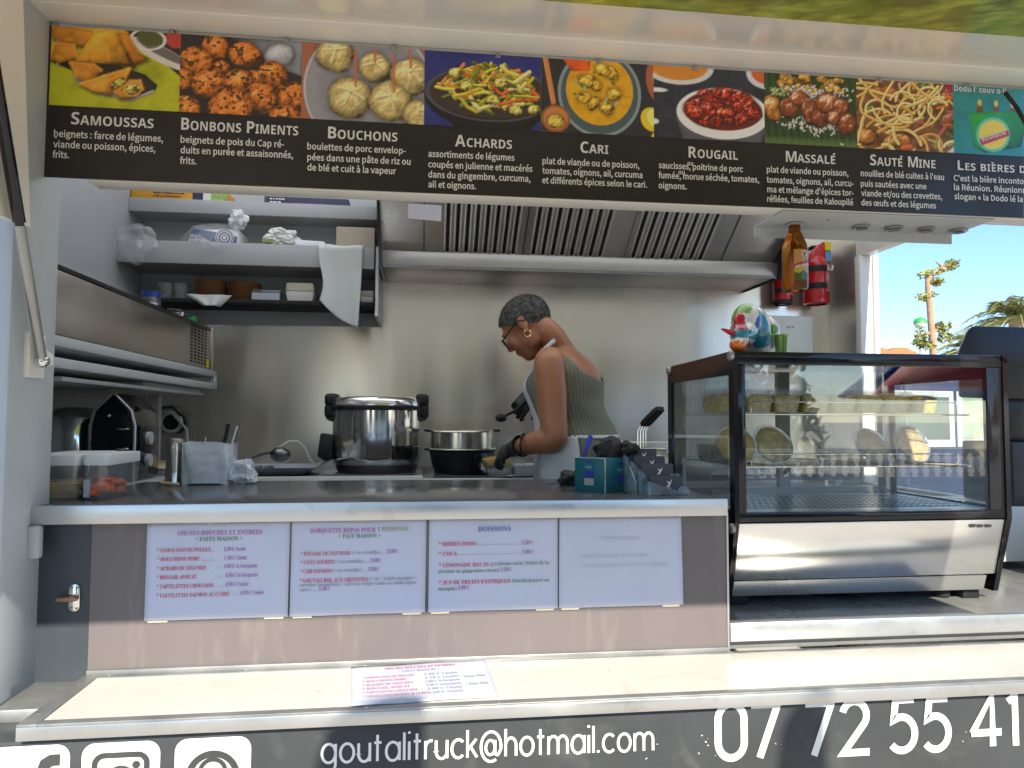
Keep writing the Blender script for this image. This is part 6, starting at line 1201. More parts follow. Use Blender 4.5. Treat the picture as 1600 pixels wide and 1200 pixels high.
# painted bull figurine on the case
def bull():
    o = Vector((.955, 1.90, 1.7985)); t = thing('bull_figurine', o, 'glossy painted bull figurine in bright patches standing on the display case', 'figurine')
    k = .0018
    def V(px_, py_, y): return UY(px_, py_, y)
    parts = [(V(1172, 517, 1.90), (.050, .075, .073)), (V(1188, 522, 1.97), (.046, .08, .058)), (V(1166, 505, 1.86), (.040, .05, .055))]
    b = MB()
    for c, r in parts: b.sphere(c, r, 28, 18)
    for c in ((.935, 1.86), (.985, 1.86), (.95, 2.0), (1.0, 2.0)): b.cyl((c[0], c[1], 1.800), (c[0], c[1], 1.86), .016, .02, 16)
    hc = V(1156, 527, 1.795); b.sphere(hc, (.024, .030, .034)); mz = V(1153, 539, 1.778); b.sphere(mz, (.023, .022, .019)); b.sphere(V(1157, 503, 1.82), (.020, .016, .026)); b.tube([V(1162, 520, 1.84), hc], [.04, .026], 16)
    o1 = b.build('body', print_mat('painted_glaze', .12, .6), t); fuse(o1, .0032, 3)
    me = o1.data; n = len(me.vertices); co = np.zeros(n*3); me.vertices.foreach_get('co', co); co = co.reshape(-1, 3); ink = np.ones((n, 4), np.float32); ink[:, :3] = (.70, .70, .66)
    rl = Vector((.955, 1.90, 1.80))
    for k in range(n):
        p_ = Vector(co[k]); z = p_.z-1.80; q = p_*1.0; nn = mnoise.noise(Vector((q.x*15, q.y*12, q.z*9+3))); n2 = mnoise.noise(Vector((q.x*17+9, q.y*13, q.z*10))); zig = .006*math.sin(math.atan2(p_.z-hc.z, p_.x-hc.x)*9)
        c = None
        if nn > .22: c = (.16, .33, .03)
        elif n2 > .34: c = (.62, .40, .02)
        elif n2 < -.34: c = (.03, .24, .33)
        elif nn < -.38: c = (.02, .05, .36)
        if z > .11 and nn > -.05 and p_.y < 1.93: c = (.18, .36, .03)
        dm = p_.y
        if dm < 1.835:
            if p_.z < mz.z+.008+zig: c = (.72, .15, .01)
            elif p_.z < hc.z+.018+zig: c = (.03, .22, .28) if p_.z > hc.z-.004 else (.70, .70, .66)
            elif p_.z < hc.z+.075 and abs(p_.x-hc.x) < .020: c = (.46, .01, .04)
        if c: ink[k, :3] = c
    at = me.color_attributes.new('ink', 'FLOAT_COLOR', 'POINT'); at.data.foreach_set('color', ink.ravel())
    mat('red_glaze', (.45, .01, .03), .15); mat('teal_glaze', (.03, .22, .28), .15)
    h = MB(); h.tube([V(1148, 521, 1.79), V(1140, 519, 1.785), V(1131, 515, 1.78), V(1127, 514, 1.78)], [.008, .007, .004, .002], 10); h.build('horn', 'red_glaze', t)
    h = MB(); h.tube([V(1164, 521, 1.79), V(1170, 520, 1.785), V(1174, 516, 1.78)], [.008, .006, .002], 10); h.build('horn', 'teal_glaze', t)
def fuse(o, voxel, smooth=8, sub=0):
    """melt the pieces of one body into a single continuous surface"""
    m = o.modifiers.new('r', 'REMESH'); m.mode = 'VOXEL'; m.voxel_size = voxel; m.use_smooth_shade = True
    s = o.modifiers.new('s', 'SMOOTH'); s.factor = 0.5; s.iterations = smooth
    dg = bpy.context.evaluated_depsgraph_get(); dg.update()
    me = bpy.data.meshes.new_from_object(o.evaluated_get(dg)); mats = [x for x in o.data.materials]; o.modifiers.clear(); old = o.data; o.data = me
    me.materials.clear(); [me.materials.append(x) for x in mats]; bpy.data.meshes.remove(old)
    me.polygons.foreach_set('use_smooth', [True]*len(me.polygons)); return o
bull()
# ================================================================== WOMAN AT THE STOVE
mat('skin', (0.38, 0.165, 0.086), 0.42, var=0.16, scale=9, sss=0.12, bump=0.10, bscale=160)
mat('olive_knit', (0.165, 0.165, 0.122), 0.85, var=0.10, scale=30, sheen=0.2)
mat('glove', (0.016, 0.016, 0.018), 0.42, var=0.2, scale=30, bump=0.15, bscale=90)
mat('apron_white', (0.60, 0.61, 0.64), 0.85, var=0.03, bump=0.08, bscale=30)
mat('trousers', (0.045, 0.045, 0.05), 0.9)
def hair_material():
    m = mat('grey_hair', (0.11, 0.107, 0.107), 0.75, var=0.95, scale=75, bump=0.8, bscale=260)
hair_material()
WY = 2.58
fx = Vector((-.88, .47, 0)).normalized(); lx_ = Vector((-fx.y, fx.x, 0)); 
if lx_.y > 0: lx_ = -lx_
wz = Vector((0, 0, 1))
pw = thing('person', UY(908, 760, WY)*1.0, 'person with cropped grey hair, glasses, olive tank top and white apron cooking in black gloves', 'person')
pw.matrix_basis = Matrix.Translation((UY(908, 760, WY).x, WY, 0.5))
TOR = [(912, 830, .125, .165), (912, 770, .14, .180), (909, 725, .145, .185), (906, 692, .138, .175), (897, 660, .126, .155), (890, 632, .126, .152), (887, 606, .128, .158), (888, 585, .112, .165), (886, 566, .085, .150), (880, 552, .062, .105), (872, 541, .050, .062)]
def spline(u):
    x = u*(len(TOR)-1); i = min(int(x), len(TOR)-2); t = x-i; g = lambda k: TOR[max(0, min(len(TOR)-1, k))]
    return [0.5*((2*g(i)[k])+(-g(i-1)[k]+g(i+1)[k])*t+(2*g(i-1)[k]-5*g(i)[k]+4*g(i+1)[k]-g(i+2)[k])*t*t+(-g(i-1)[k]+3*g(i)[k]-3*g(i+1)[k]+g(i+2)[k])*t**3) for k in range(4)]
def tpoint(u, a, off=0.0, rib=0.0):
    px_, py_, fa, lb = spline(u); c = UY(px_, py_, WY); r = off+rib*math.cos(a*56)
    ca, sa = math.cos(a), math.sin(a); ex = .86
    q = lambda s: math.copysign(abs(s)**ex, s)
    bust = .022*max(0, ca)**2*math.exp(-((u-.60)/.09)**2)
    sh = -.016*max(0, -ca)*math.exp(-((u-.52)/.12)**2)     # hollow of the back
    return c + fx*q(ca)*(fa+r+bust+sh) + lx_*q(sa)*(lb+r)
body = MB()
body.loft([[tpoint(i/40, 2*PI*k/40) for k in range(40)] for i in range(41)])
def limb(b, pts, n=14):
    P = [Vector(p[0]) for p in pts]; rs = [p[1] for p in pts]; Q = []; S = []
    for i in range(len(P)-1):
        for s in range(6):
            t = s/6; g = lambda A, k: A[max(0, min(len(A)-1, k))]
            Q.append(0.5*((2*g(P, i))+(g(P, i+1)-g(P, i-1))*t+(2*g(P, i-1)-5*g(P, i)+4*g(P, i+1)-g(P, i+2))*t*t+(3*g(P, i)-g(P, i-1)-3*g(P, i+1)+g(P, i+2))*t**3)); S.append(rs[i]*(1-t)+rs[i+1]*t)
    Q.append(P[-1]); S.append(rs[-1]); b.tube(Q, S, n); b.sphere(Q[0], S[0]*.99); b.sphere(Q[-1], S[-1]*.99)
SHC = UY(884, 574, WY)
SHn = SHC+lx_*.158+fx*.012; SHf = SHC-lx_*.150+fx*.03
ELn = UY(866, 684, 2.40); WRn = UY(806, 700, 2.50)
limb(body, [(SHn+Vector((.015, .03, .012)), .050), (SHn, .058), (SHn.lerp(ELn, .35), .056), (SHn.lerp(ELn, .7), .051), (ELn, .046), (ELn.lerp(WRn, .25), .047), (ELn.lerp(WRn, .6), .038), (WRn, .027)])
ELf = UY(884, 632, 2.93); WRf = UY(838, 612, 2.88)
limb(body, [(SHf, .054), (SHf.lerp(ELf, .5), .050), (ELf, .042), (ELf.lerp(WRf, .5), .036), (WRf, .027)])
# head: local axes forward hd, left lx_, up hu
TL = rad(40); hd = (fx*math.cos(TL)-wz*math.sin(TL)); hu = (wz*math.cos(TL)+fx*math.sin(TL)); HC = UY(823, 511, 2.56)
HR_ = Matrix((hd, lx_, hu)).transposed()
def hp(x, y, z): return HC + hd*x + lx_*y + hu*z
def hs(c, r, rx=0): body.sphere(hp(*c), r, 24, 16, rot=HR_ @ Matrix.Rotation(rx, 3, 'Y'))
hs((-.010, 0, .026), (.094, .073, .084)); hs((.030, 0, -.020), (.060, .058, .080)); hs((.046, 0, -.065), (.040, .040, .045)); hs((.060, 0, -.090), (.022, .022, .018))
hs((.086, 0, .002), (.014, .010, .026)); hs((.099, 0, -.020), (.015, .012, .013)); hs((.094, .010, -.024), (.009, .008, .008)); hs((.094, -.010, -.024), (.009, .008, .008))
hs((.084, 0, -.050), (.012, .022, .007)); hs((.081, 0, -.061), (.012, .020, .007)); hs((.080, 0, .026), (.014, .046, .011))
for s in (1, -1):
    hs((.060, .034*s, -.024), (.026, .024, .024)); hs((.010, .036*s, -.050), (.040, .026, .040)); hs((.070, .031*s, .000), (.016, .016, .010))
    hs((-.008, .074*s, -.006), (.017, .007, .030), .25); hs((-.012, .076*s, .010), (.018, .008, .014)); hs((-.002, .073*s, -.032), (.010, .007, .010))
limb(body, [(hp(-.036, 0, -.030), .050), (hp(-.052, 0, -.085), .045), (UY(872, 546, WY)-fx*.01, .049), (UY(886, 566, WY), .055)])
skin = body.build('body', 'skin', pw); fuse(skin, .0055, 5)
# hair cap
def hair():
    b = MB(); t = bmesh.new(); bmesh.ops.create_icosphere(t, subdivisions=6, radius=1)
    kill = []
    for v in t.verts:
        d = v.co.copy(); x, y, z = -.010+d.x*.099, d.y*.0785, .026+d.z*.0885
        line = (-.012+.95*max(0, x+.004)) if x > -.02 else (-.030+.55*(x+.05))
        if x > .055: line = max(line, .052+ .3*(x-.055))
        line += .004*mnoise.noise(Vector((x*90, y*90, z*90)))
        if z < line: kill.append(v)
        n = 1+.010*mnoise.noise(d*34)+.006*mnoise.noise(d*80); v.co = Vector((-.010+d.x*.099*n, d.y*.0785*n, .026+d.z*.0885*n))
    bmesh.ops.delete(t, geom=kill, context='VERTS')
    for v in t.verts: v.co = hp(*v.co)
    R = random.Random(2); fs = [(f.calc_center_median(), f.normal.copy()) for f in t.faces]; cen = hp(-.010, 0, .026)
    b._add(t); bm = b.bm
    for k in range(9000):
        c, n = R.choice(fs); n = (c-cen).normalized(); d = (n+Vector((R.uniform(-.8, .8), R.uniform(-.8, .8), R.uniform(-.8, .8)))).normalized(); s = d.cross(Vector((R.uniform(-1, 1), R.uniform(-1, 1), R.uniform(-1, 1)))).normalized()*.0007; ln = R.uniform(.004, .009)
        bm.faces.new((bm.verts.new(c-s-n*.001), bm.verts.new(c+s-n*.001), bm.verts.new(c+d*ln)))
    o = b.build('hair', 'grey_hair', pw, angle=180)
hair()
# eyes, brows, glasses, earring
for s in (1, -1):
    b = MB(); b.sphere(hp(.076, .031*s, -.001), .011, 16, 10); b.build('eye', 'text_white', pw)
    b = MB(); b.tube([hp(.089, .012*s, .022), hp(.087, .030*s, .028), hp(.074, .050*s, .022)], [.003, .003, .0015], 6); b.build('eyebrow', 'grey_hair', pw)
g = MB()
for s in (1, -1):
    pts = [hp(.100-.012*abs(math.cos(a))*(s*math.cos(a) > 0), .033*s+.024*math.cos(a), -.003+.018*math.sin(a)) for a in [i*2*PI/24 for i in range(24)]]; g.tube(pts, .0020, 6, closed=True)
    g.tube([hp(.092, .058*s, .004), hp(.05, .072*s, .008), hp(-.005, .083*s, .012), hp(-.024, .082*s, -.004)], .0022, 6)
g.tube([hp(.101, .010, .002), hp(.104, 0, .006), hp(.101, -.010, .002)], .0018, 6); gl_ = g.build('glasses', 'matt_black', pw)
for s in (1, -1): b = MB(); b.prism([hp(.098, .033*s+.021*math.cos(a), -.003+.016*math.sin(a)) for a in [i*2*PI/20 for i in range(20)]], hd*.0008); b.build('lens', 'glass', gl_)
b = MB(); b.tube([hp(-.004+.012*math.sin(a), .083, -.048+.014*math.cos(a)) for a in [i*2*PI/16 for i in range(16)]], .0018, 6, closed=True); b.sphere(hp(-.004, .083, -.062), .005); b.build('earring', mat('gold', (.7, .55, .3), .25, 1.0), pw)
# tank top
def top():
    b = MB(); NA, NU = 336, 90; u0, u1 = .20, .925
    def keep(u, a):
        A = abs(math.degrees(((a+PI) % (2*PI))-PI))
        if u < .60: return True
        ip = lambda xs, ys: float(np.interp(u, xs, ys))
        if A <= 86: return ip([.66, .72, .80, .92], [0, 35, 52, 70]) <= A <= ip([.60, .66, .75, .92], [88, 74, 70, 90])
        return ip([.60, .66, .75, .85, .92], [88, 100, 103, 96, 84]) <= A <= ip([.635, .69, .80, .92], [181, 138, 119, 104])
    P = {}
    def v(i, j):
        k = (i, j % NA)
        if k not in P: P[k] = b.bm.verts.new(tpoint(u0+(u1-u0)*i/NU, 2*PI*j/NA, .0085+.004*math.sin(i*.21+j*.05)*math.exp(-((i/NU-.18)/.22)**2), .0011))
        return P[k]
    for i in range(NU):
        for j in range(NA):
            if keep(u0+(u1-u0)*(i+.5)/NU, 2*PI*(j+.5)/NA): b.bm.faces.new((v(i, j), v(i, j+1), v(i+1, j+1), v(i+1, j)))
    b.build('tank_top', 'olive_knit', pw, angle=180, solid=.003)
top()
# apron: bib, neck strap, waist tie, skirt
def apron():
    b = MB(); A0 = rad(-62); A1 = rad(60)
    b.grid(lambda u, v: tpoint(.34+.36*v, (A0+(A1-A0)*u)*(1-.45*v), .0135+.003*math.sin(u*9)), 30, 24); bib = b.build('apron_bib', 'apron_white', pw, solid=.002, angle=180)
    b = MB(); pts = [tpoint(.68, rad(30), .014), tpoint(.80, rad(50), .016), UY(847, 549, WY-.125), UY(861, 536, WY-.115), UY(876, 525, WY-.075), UY(883, 526, WY+.03), UY(868, 530, WY+.085), tpoint(.80, rad(-50), .016), tpoint(.68, rad(-30), .014)]
    Q = []
    for i in range(len(pts)-1):
        for s in range(6): Q.append(pts[i].lerp(pts[i+1], s/6))
    Q.append(pts[-1])
    bm = b.bm; prev = None
    for i, q in enumerate(Q):
        a, c = bm.verts.new(q+wz*.009), bm.verts.new(q-wz*.009)
        if prev: bm.faces.new((prev[0], a, c, prev[1]))
        prev = (a, c)
    b.build('neck_strap', 'apron_white', pw, solid=.003, angle=180)
    b = MB(); b.grid(lambda u, v: tpoint(.325+.016*v, rad(60)+rad(240)*u, .013), 60, 2); b.build('waist_tie', 'apron_white', pw, solid=.002, angle=180)
    b = MB()
    def sk_(u, v):
        a = rad(-95)+rad(200)*u; q = tpoint(.335-.30*min(v, 1)*1.0, a, .014+.02*v+.012*v*math.sin(a*6+1)); q.z -= .30*max(0, v-.6); return q
    b.grid(sk_, 60, 30); b.build('apron_skirt', 'apron_white', pw, solid=.002, angle=180)
apron()
# trousers and shoes down to the truck floor
b = MB(); hz_ = UY(912, 800, WY)
b.loft([[tpoint(u, 2*PI*k/32, .009) for k in range(32)] for u in [i/10*.28 for i in range(11)]])
for s in (1, -1): limb(b, [(Vector((hz_.x, WY, hz_.z))+lx_*.085*s, .098), (Vector((hz_.x, WY, .92))+lx_*.085*s, .068), (Vector((hz_.x+.01, WY, .56))+lx_*.09*s, .050)])
o = b.build('trousers', 'trousers', pw); fuse(o, .012, 4)
for s in (1, -1):
    b = MB(); c = Vector((hz_.x, WY, .535))+lx_*.09*s; b.sphere(c+fx*.05+Vector((0, 0, -.002)), (.12, .045, .035), rot=Matrix((fx, lx_, wz)).transposed()); b.build('shoe', 'matt_black', pw)
# gloved hands
def hand(W, d, n, curl, name, side, spread=.22, thumb=.9):
    d = d.normalized(); n = (n-d*n.dot(d)).normalized(); s = d.cross(n)*side
    b = MB(); M = Matrix((d, s, n)).transposed()
    b.sphere(W+d*.050, (.052, .041, .017), 24, 14, rot=M); b.sphere(W+d*.078, (.026, .040, .014), 20, 12, rot=M); b.sphere(W+d*.030+s*.026-n*.004, (.032, .016, .017), rot=M)
    b.tube([W-d*.025, W+d*.02], [.031, .028], 16)
    for k, (ln, off) in enumerate(((.070, .030), (.080, .010), (.075, -.010), (.058, -.029))):
        p = W+d*.088+s*off; pts = [p]; dirv = (d+s*(off*spread/.03*.35)).normalized(); ang = 0
        for seg, fr in enumerate((.42, .32, .26)):
            ang += curl*(.55+.25*seg)*(1+.12*k); v = dirv*math.cos(ang)-n*math.sin(ang); pts.append(pts[-1]+v*ln*fr)
        b.tube(pts, [.0100, .0096, .0090, .0078], 12); b.sphere(pts[-1], .0078, 12, 8); [b.sphere(q, .0098, 12, 8) for q in pts[1:3]]
    p = W+d*.030+s*.034; v1 = (d*.6+s*.65-n*.35).normalized(); v2 = (d*.9+s*.05-n*thumb).normalized(); pts = [p, p+v1*.034, p+v1*.034+v2*.026, p+v1*.034+v2*.046]; b.tube(pts, [.013, .0115, .0105, .0085], 12); b.sphere(pts[-1], .0085)
    o = b.build(name, 'glove', pw); fuse(o, .0032, 3)
    c = MB(); M2 = -d; c.lathe([(.029, -.012), (.033, .012), (.038, .030), (.040, .038), (.0375, .038), (.031, .012), (.027, -.012)], W, 32, axis=M2); c.build('glove_cuff', 'glove', o); return o
dn = (UY(770, 714, 2.62)-WRn); h1 = hand(WRn+dn.normalized()*.006, dn, Vector((-.25, -.75, .6)), .55, 'gloved_hand', 1)
df = (UY(800, 648, 2.86)-WRf); h2 = hand(WRf, df, Vector((-.2, -.9, .3)), .9, 'gloved_hand', -1)
b = MB(); b.tube([WRn-dn.normalized()*.048+(lx_*math.cos(a)+wz*math.sin(a))*.036 for a in [i*2*PI/24 for i in range(24)]], .004, 8, closed=True)
for i in range(9): a = i*2*PI/9; b.sphere(WRn-dn.normalized()*.048+(lx_*math.cos(a)+wz*math.sin(a))*.037, .0062, 12, 8)
b.build('bracelet', mat('bead', (.03, .02, .015), .3), pw)
# spoon held in the far hand
sp0 = UY(808, 640, 2.84); sp1 = UY(783, 653, 2.82)
t = thing('black_spoon', sp1, 'black serving spoon held in the raised gloved hand', 'spoon')
b = MB(); b.tube([UY(826, 622, 2.85), sp0, sp1], [.006, .006, .006], 10); b.sphere(sp1, (.024, .020, .017)); b.build('spoon', 'black_plastic', t)
# things around her hands on the worktop
t = thing('pasta_tray', UY(770, 700, 2.72), 'clear tray of yellow food under the near gloved hand', 'tray')
x0, x1 = UY(752, 700, 2.74).x, UY(806, 700, 2.74).x
b = MB(); b.loft([rounded(x0+.01, x1-.01, 2.70, 2.82, 1.432), rounded(x0, x1, 2.69, 2.83, 1.480)], caps=False); b.build('tray_shell', 'clear_plastic', t)
b = MB(); b.loft([rounded(x0+.012, x1-.012, 2.705, 2.815, 1.434), rounded(x0+.006, x1-.02, 2.70, 2.82, 1.462), rounded(x0+.04, x1-.05, 2.72, 2.80, 1.472)]); b.build('food', 'yellow_food', t, angle=80)
b = MB(); b.box((x0+.02, 2.71, 1.3965), (x1-.02, 2.81, 1.432)); b.build('foot', 'clear_plastic', t)
q = UY(790, 722, 2.74); tag(crumple((q.x, 2.73, 1.43), (.075, .045, .032), 7.7, .5, low=1.397).build('film_wad', 'film', None, angle=20), 'crumpled cling film on the worktop under the gloved hands', 'film')
q = UY(812, 688, 2.95); tag(crumple((q.x, 2.98, 1.50), (.10, .05, .05), 3.3, .35, low=1.44).build('open_bag', 'film', None, angle=20), 'open clear bag behind the near gloved hand', 'plastic bag')
b = MB(); a, c = UY(800, 727, 2.70), UY(842, 724, 2.70); b.tube([Vector((a.x, 2.70, 1.402)), Vector((c.x, 2.72, 1.403))], [.007, .004], 8); b.sphere((a.x, 2.70, 1.403), (.022, .016, .006)); tag(b.build('metal_spoon', 'steel'), 'steel spoon lying on the worktop in front of the apron', 'spoon')
b = MB(); b.loft([rounded(.345, .425, 2.72, 2.86, 1.396), rounded(.335, .435, 2.71, 2.87, 1.44), rounded(.345, .425, 2.72, 2.86, 1.438), rounded(.352, .418, 2.73, 2.85, 1.40)]); tag(b.build('white_bowl', 'foam_white'), 'shallow white bowl at the right end of the back worktop', 'bowl')
# ================================================================== POINT OF SALE SCREEN at the right edge
ps = thing('sales_terminal', (1.96, 2.22, 1.33), 'black sales terminal seen from behind at the right edge beyond the display case', 'terminal')
b = MB(); b.prism([(1.795, 2.19, 1.845), (1.800, 2.19, 1.700), (2.16, 2.19, 1.690), (2.16, 2.19, 1.945), (1.856, 2.19, 1.945), (1.835, 2.19, 1.930)], (0.02, .035, 0), .008); b.build('screen_back', 'black_plastic', ps)
b = MB(); b.box((1.99, 2.215, 1.548), (2.10, 2.27, 1.70), .008); b.build('stand', 'black_plastic', ps)
b = MB(); b.box((1.97, 2.17, 1.335), (2.20, 2.40, 1.548), .008); b.build('base', 'charcoal', ps)
b = MB(); b.box((2.045, 2.188, 1.89), (2.07, 2.1905, 1.90)); b.build('badge', 'pale_grey', ps)
b = MB(); b.box((1.90, 2.15, 1.152), (2.035, 2.50, 1.332), .004); tag(b.build('side_cabinet', 'white_paint'), 'low white cabinet under the sales terminal at the right edge', 'cabinet')
# ================================================================== OUTSIDE: beyond the doorway
mat('bark', (0.38, 0.25, 0.16), 0.9, var=0.25, scale=18, bump=0.5, bscale=40)
def leaf_mat(name, c, var=.35):
    m = mat(name, c, 0.55, var=var, scale=2.5); b = m.node_tree.nodes['Principled BSDF']; b.inputs['Subsurface Weight'].default_value = 0; return m
leaf_mat('leaf_yellow', (0.30, 0.29, 0.05)); leaf_mat('leaf_green', (0.045, 0.085, 0.018)); leaf_mat('palm_leaf', (0.30, 0.30, 0.10)); leaf_mat('leaf_mid', (0.08, 0.12, 0.02))
def leafcloud(b, c, r, n, size, R, flat=.6):
    for k in range(n):
        while True:
            d = Vector((R.uniform(-1, 1), R.uniform(-1, 1), R.uniform(-1, 1)))
            if d.length < 1: break
        p = Vector(c)+Vector((d.x*r[0], d.y*r[1], d.z*r[2])); a = Vector((R.uniform(-1, 1), R.uniform(-1, 1), R.uniform(-flat, flat))).normalized(); q = a.cross(Vector((R.uniform(-1, 1), R.uniform(-1, 1), R.uniform(-1, 1)))).normalized(); s = size*R.uniform(.6, 1.3)
        b.quad(p-a*s, p+q*s*.38, p+a*s, p-q*s*.38)
def young_tree():
    Y = 9.0; R = random.Random(4); base = UY(1458, 545, Y); t = thing('young_tree', (base.x, Y, 0), 'young lopped tree with a thin bare trunk and sparse yellow-green sprigs', 'tree')
    top_ = UY(1449, 428, Y); b = MB()
    b.tube([(base.x+.02, Y, 0), (base.x+.02, Y, 1.5), base, UY(1453, 480, Y), UY(1450, 450, Y), top_], [.07, .06, .048, .042, .038, .03], 12)
    br_ = [(UY(1450, 436, Y), UY(1476, 421, Y)), (UY(1474, 423, Y), UY(1496, 408, Y)), (UY(1474, 421, Y), UY(1462, 408, Y)), (UY(1453, 465, Y), UY(1437, 467, Y)), (UY(1457, 520, Y), UY(1480, 510, Y)), (UY(1457, 520, Y), UY(1440, 528, Y)), (UY(1450, 440, Y), UY(1466, 444, Y))]
    for p, q in br_: b.tube([p, p.lerp(q, .5)+Vector((0, 0, .02)), q], [.03, .02, .008], 6)
    b.build('trunk', 'bark', t, angle=80); b = MB()
    for (x, y, rx, rz, n) in ((1488, 411, .10, .05, 70), (1462, 425, .16, .05, 80), (1484, 418, .10, .04, 60), (1443, 429, .06, .05, 40), (1461, 440, .11, .05, 90), (1441, 464, .10, .05, 80), (1457, 459, .05, .04, 30), (1466, 444, .05, .03, 40), (1474, 511, .12, .08, 140), (1440, 526, .10, .10, 110), (1476, 527, .12, .08, 110), (1448, 540, .12, .06, 80), (1435, 536, .12, .05, 60)):
        c = UY(x, y, Y); leafcloud(b, c, (rx*.9, .12, rz*1.2), n, .035, R)
    b.build('crown', 'leaf_yellow', t, smooth=False)
young_tree()
def palm(x, Y, zc, size, label, seed, fronds=34):
    R = random.Random(seed); t = thing('palm_tree', (x, Y, 0), label, 'palm', 'palms beyond the doorway'); b = MB()
    b.tube([(x, Y, 0), (x+.05, Y, zc*.5), (x, Y, zc)], [.20, .16, .15], 12); b.build('trunk', 'bark', t); b = MB()
    for k in range(fronds):
        a = 2*PI*k/fronds*2.4+R.uniform(-.2, .2); el = R.uniform(.1, 1.25); L = size*R.uniform(.8, 1.1); d = Vector((math.cos(a), math.sin(a), 0)); pts = []
        for i in range(13): s = i/12; pts.append(Vector((x, Y, zc))+d*L*s*math.cos(el)*(1+.15*s)+Vector((0, 0, L*(s*math.sin(el)-.75*s*s))))
        b.tube(pts, [.018*(1-i/14) for i in range(13)], 4)
        sd_ = d.cross(wz)
        for i in range(1, 13):
            for sgn in (-1, 1):
                for f in (0, .25, .5, .75):
                    p = pts[i-1].lerp(pts[i], f); tv = (pts[i]-pts[i-1]).normalized(); ln = size*.24*math.sin(PI*min(1, (i+f)/12.5)*.85+.35); v = (sd_*sgn*.85+tv*.55+Vector((0, 0, R.uniform(-.35, .15)))).normalized()*ln; wv = tv*.0085*size; b.quad(p-wv, p+v*.5-wv*.6+Vector((0, 0, -.01)), p+v, p+v*.5+wv*.8)
    b.build('fronds', 'palm_leaf', t, smooth=False)
c = UY(1592, 500, 11); palm(c.x, 11, c.z, 1.25, 'palm with arching feathery fronds above the sales terminal', 3)
c = UY(1530, 545, 10); palm(c.x, 10, c.z-.1, 1.0, 'lower palm just left of the sales terminal top', 8, 22)
def globe_lamp():
    Y = 13.0; c = UY(1438, 505, Y); t = thing('street_lamp', (c.x, Y, 0), 'street lamp with a green-topped round globe beside the young tree', 'street lamp'); r = .125
    b = MB(); b.lathe([(0, -r), (r*.7, -r*.7), (r, -.02), (r, 0)], c, 28); b.build('globe', 'warm_white', t)
    b = MB(); b.lathe([(r*1.02, -.01), (r*1.0, .03), (r*.72, r*.72), (0, r)], c, 28); b.build('cap', mat('green_dome', (.06, .36, .08), .4), t)
    b = MB(); b.cyl((c.x, Y, 0), (c.x, Y, c.z-r), .035, .03); b.build('pole', 'pale_grey', t)
globe_lamp()
# far house with orange roof ridges
def roof_house(px_, py_, Y, wd, label, h0=3.6):
    c = UY(px_, py_, Y); t = thing('far_house', (c.x, Y, 0), label, 'house', 'houses far beyond the doorway'); b = MB(); b.box((c.x-wd/2, Y, 0), (c.x+wd/2, Y+6, c.z-.5)); w_ = b.build('wall', 'white_paint', t)
    b = MB(); b.prism([(c.x-wd/2-.3, Y-.3, c.z-.55), (c.x+wd/2+.3, Y-.3, c.z-.55), (c.x+.25, Y-.3, c.z), (c.x-.25, Y-.3, c.z)], (0, 6.6, 0)); b.build('roof', mat('terracotta', (.45, .16, .06), .8, var=.2) if 'terracotta' not in MATS else 'terracotta', t)
    b = MB(); b.box((c.x-.5, Y-.02, 1.0), (c.x+.5, Y+.02, 2.2)); b.build('window', 'gloss_black', t)
roof_house(1357, 541, 30, 3.0, 'far white house whose orange roof peak shows left of the young tree'); roof_house(1402, 544, 31, 2.4, 'smaller far house with an orange roof just left of the street lamp')
# hedge row far away behind the doorway
def bush(x, y, r, h, label, m_, seed, n=1400, group=None, size=.09, cat='bush'):
    R = random.Random(seed); t = thing('bush', (x, y, 0), label, cat, group); b = MB(); b.tube([(x, y, 0), (x+.05, y, h*.6)], [.06, .03], 8); b.build('trunk', 'bark', t); b = MB()
    for k in range(14): a = R.uniform(0, 6.28); q = R.uniform(0, .75); leafcloud(b, (x+r*q*math.cos(a), y+r*q*math.sin(a), h*R.uniform(.3, .85)), (r*.42, r*.42, h*.2), n//14, size, R, 1)
    b.build('crown', m_, t, smooth=False)
bush(7.6, 9.5, 1.2, 1.9, 'leafy bush behind the parked van', 'leaf_mid', 31)
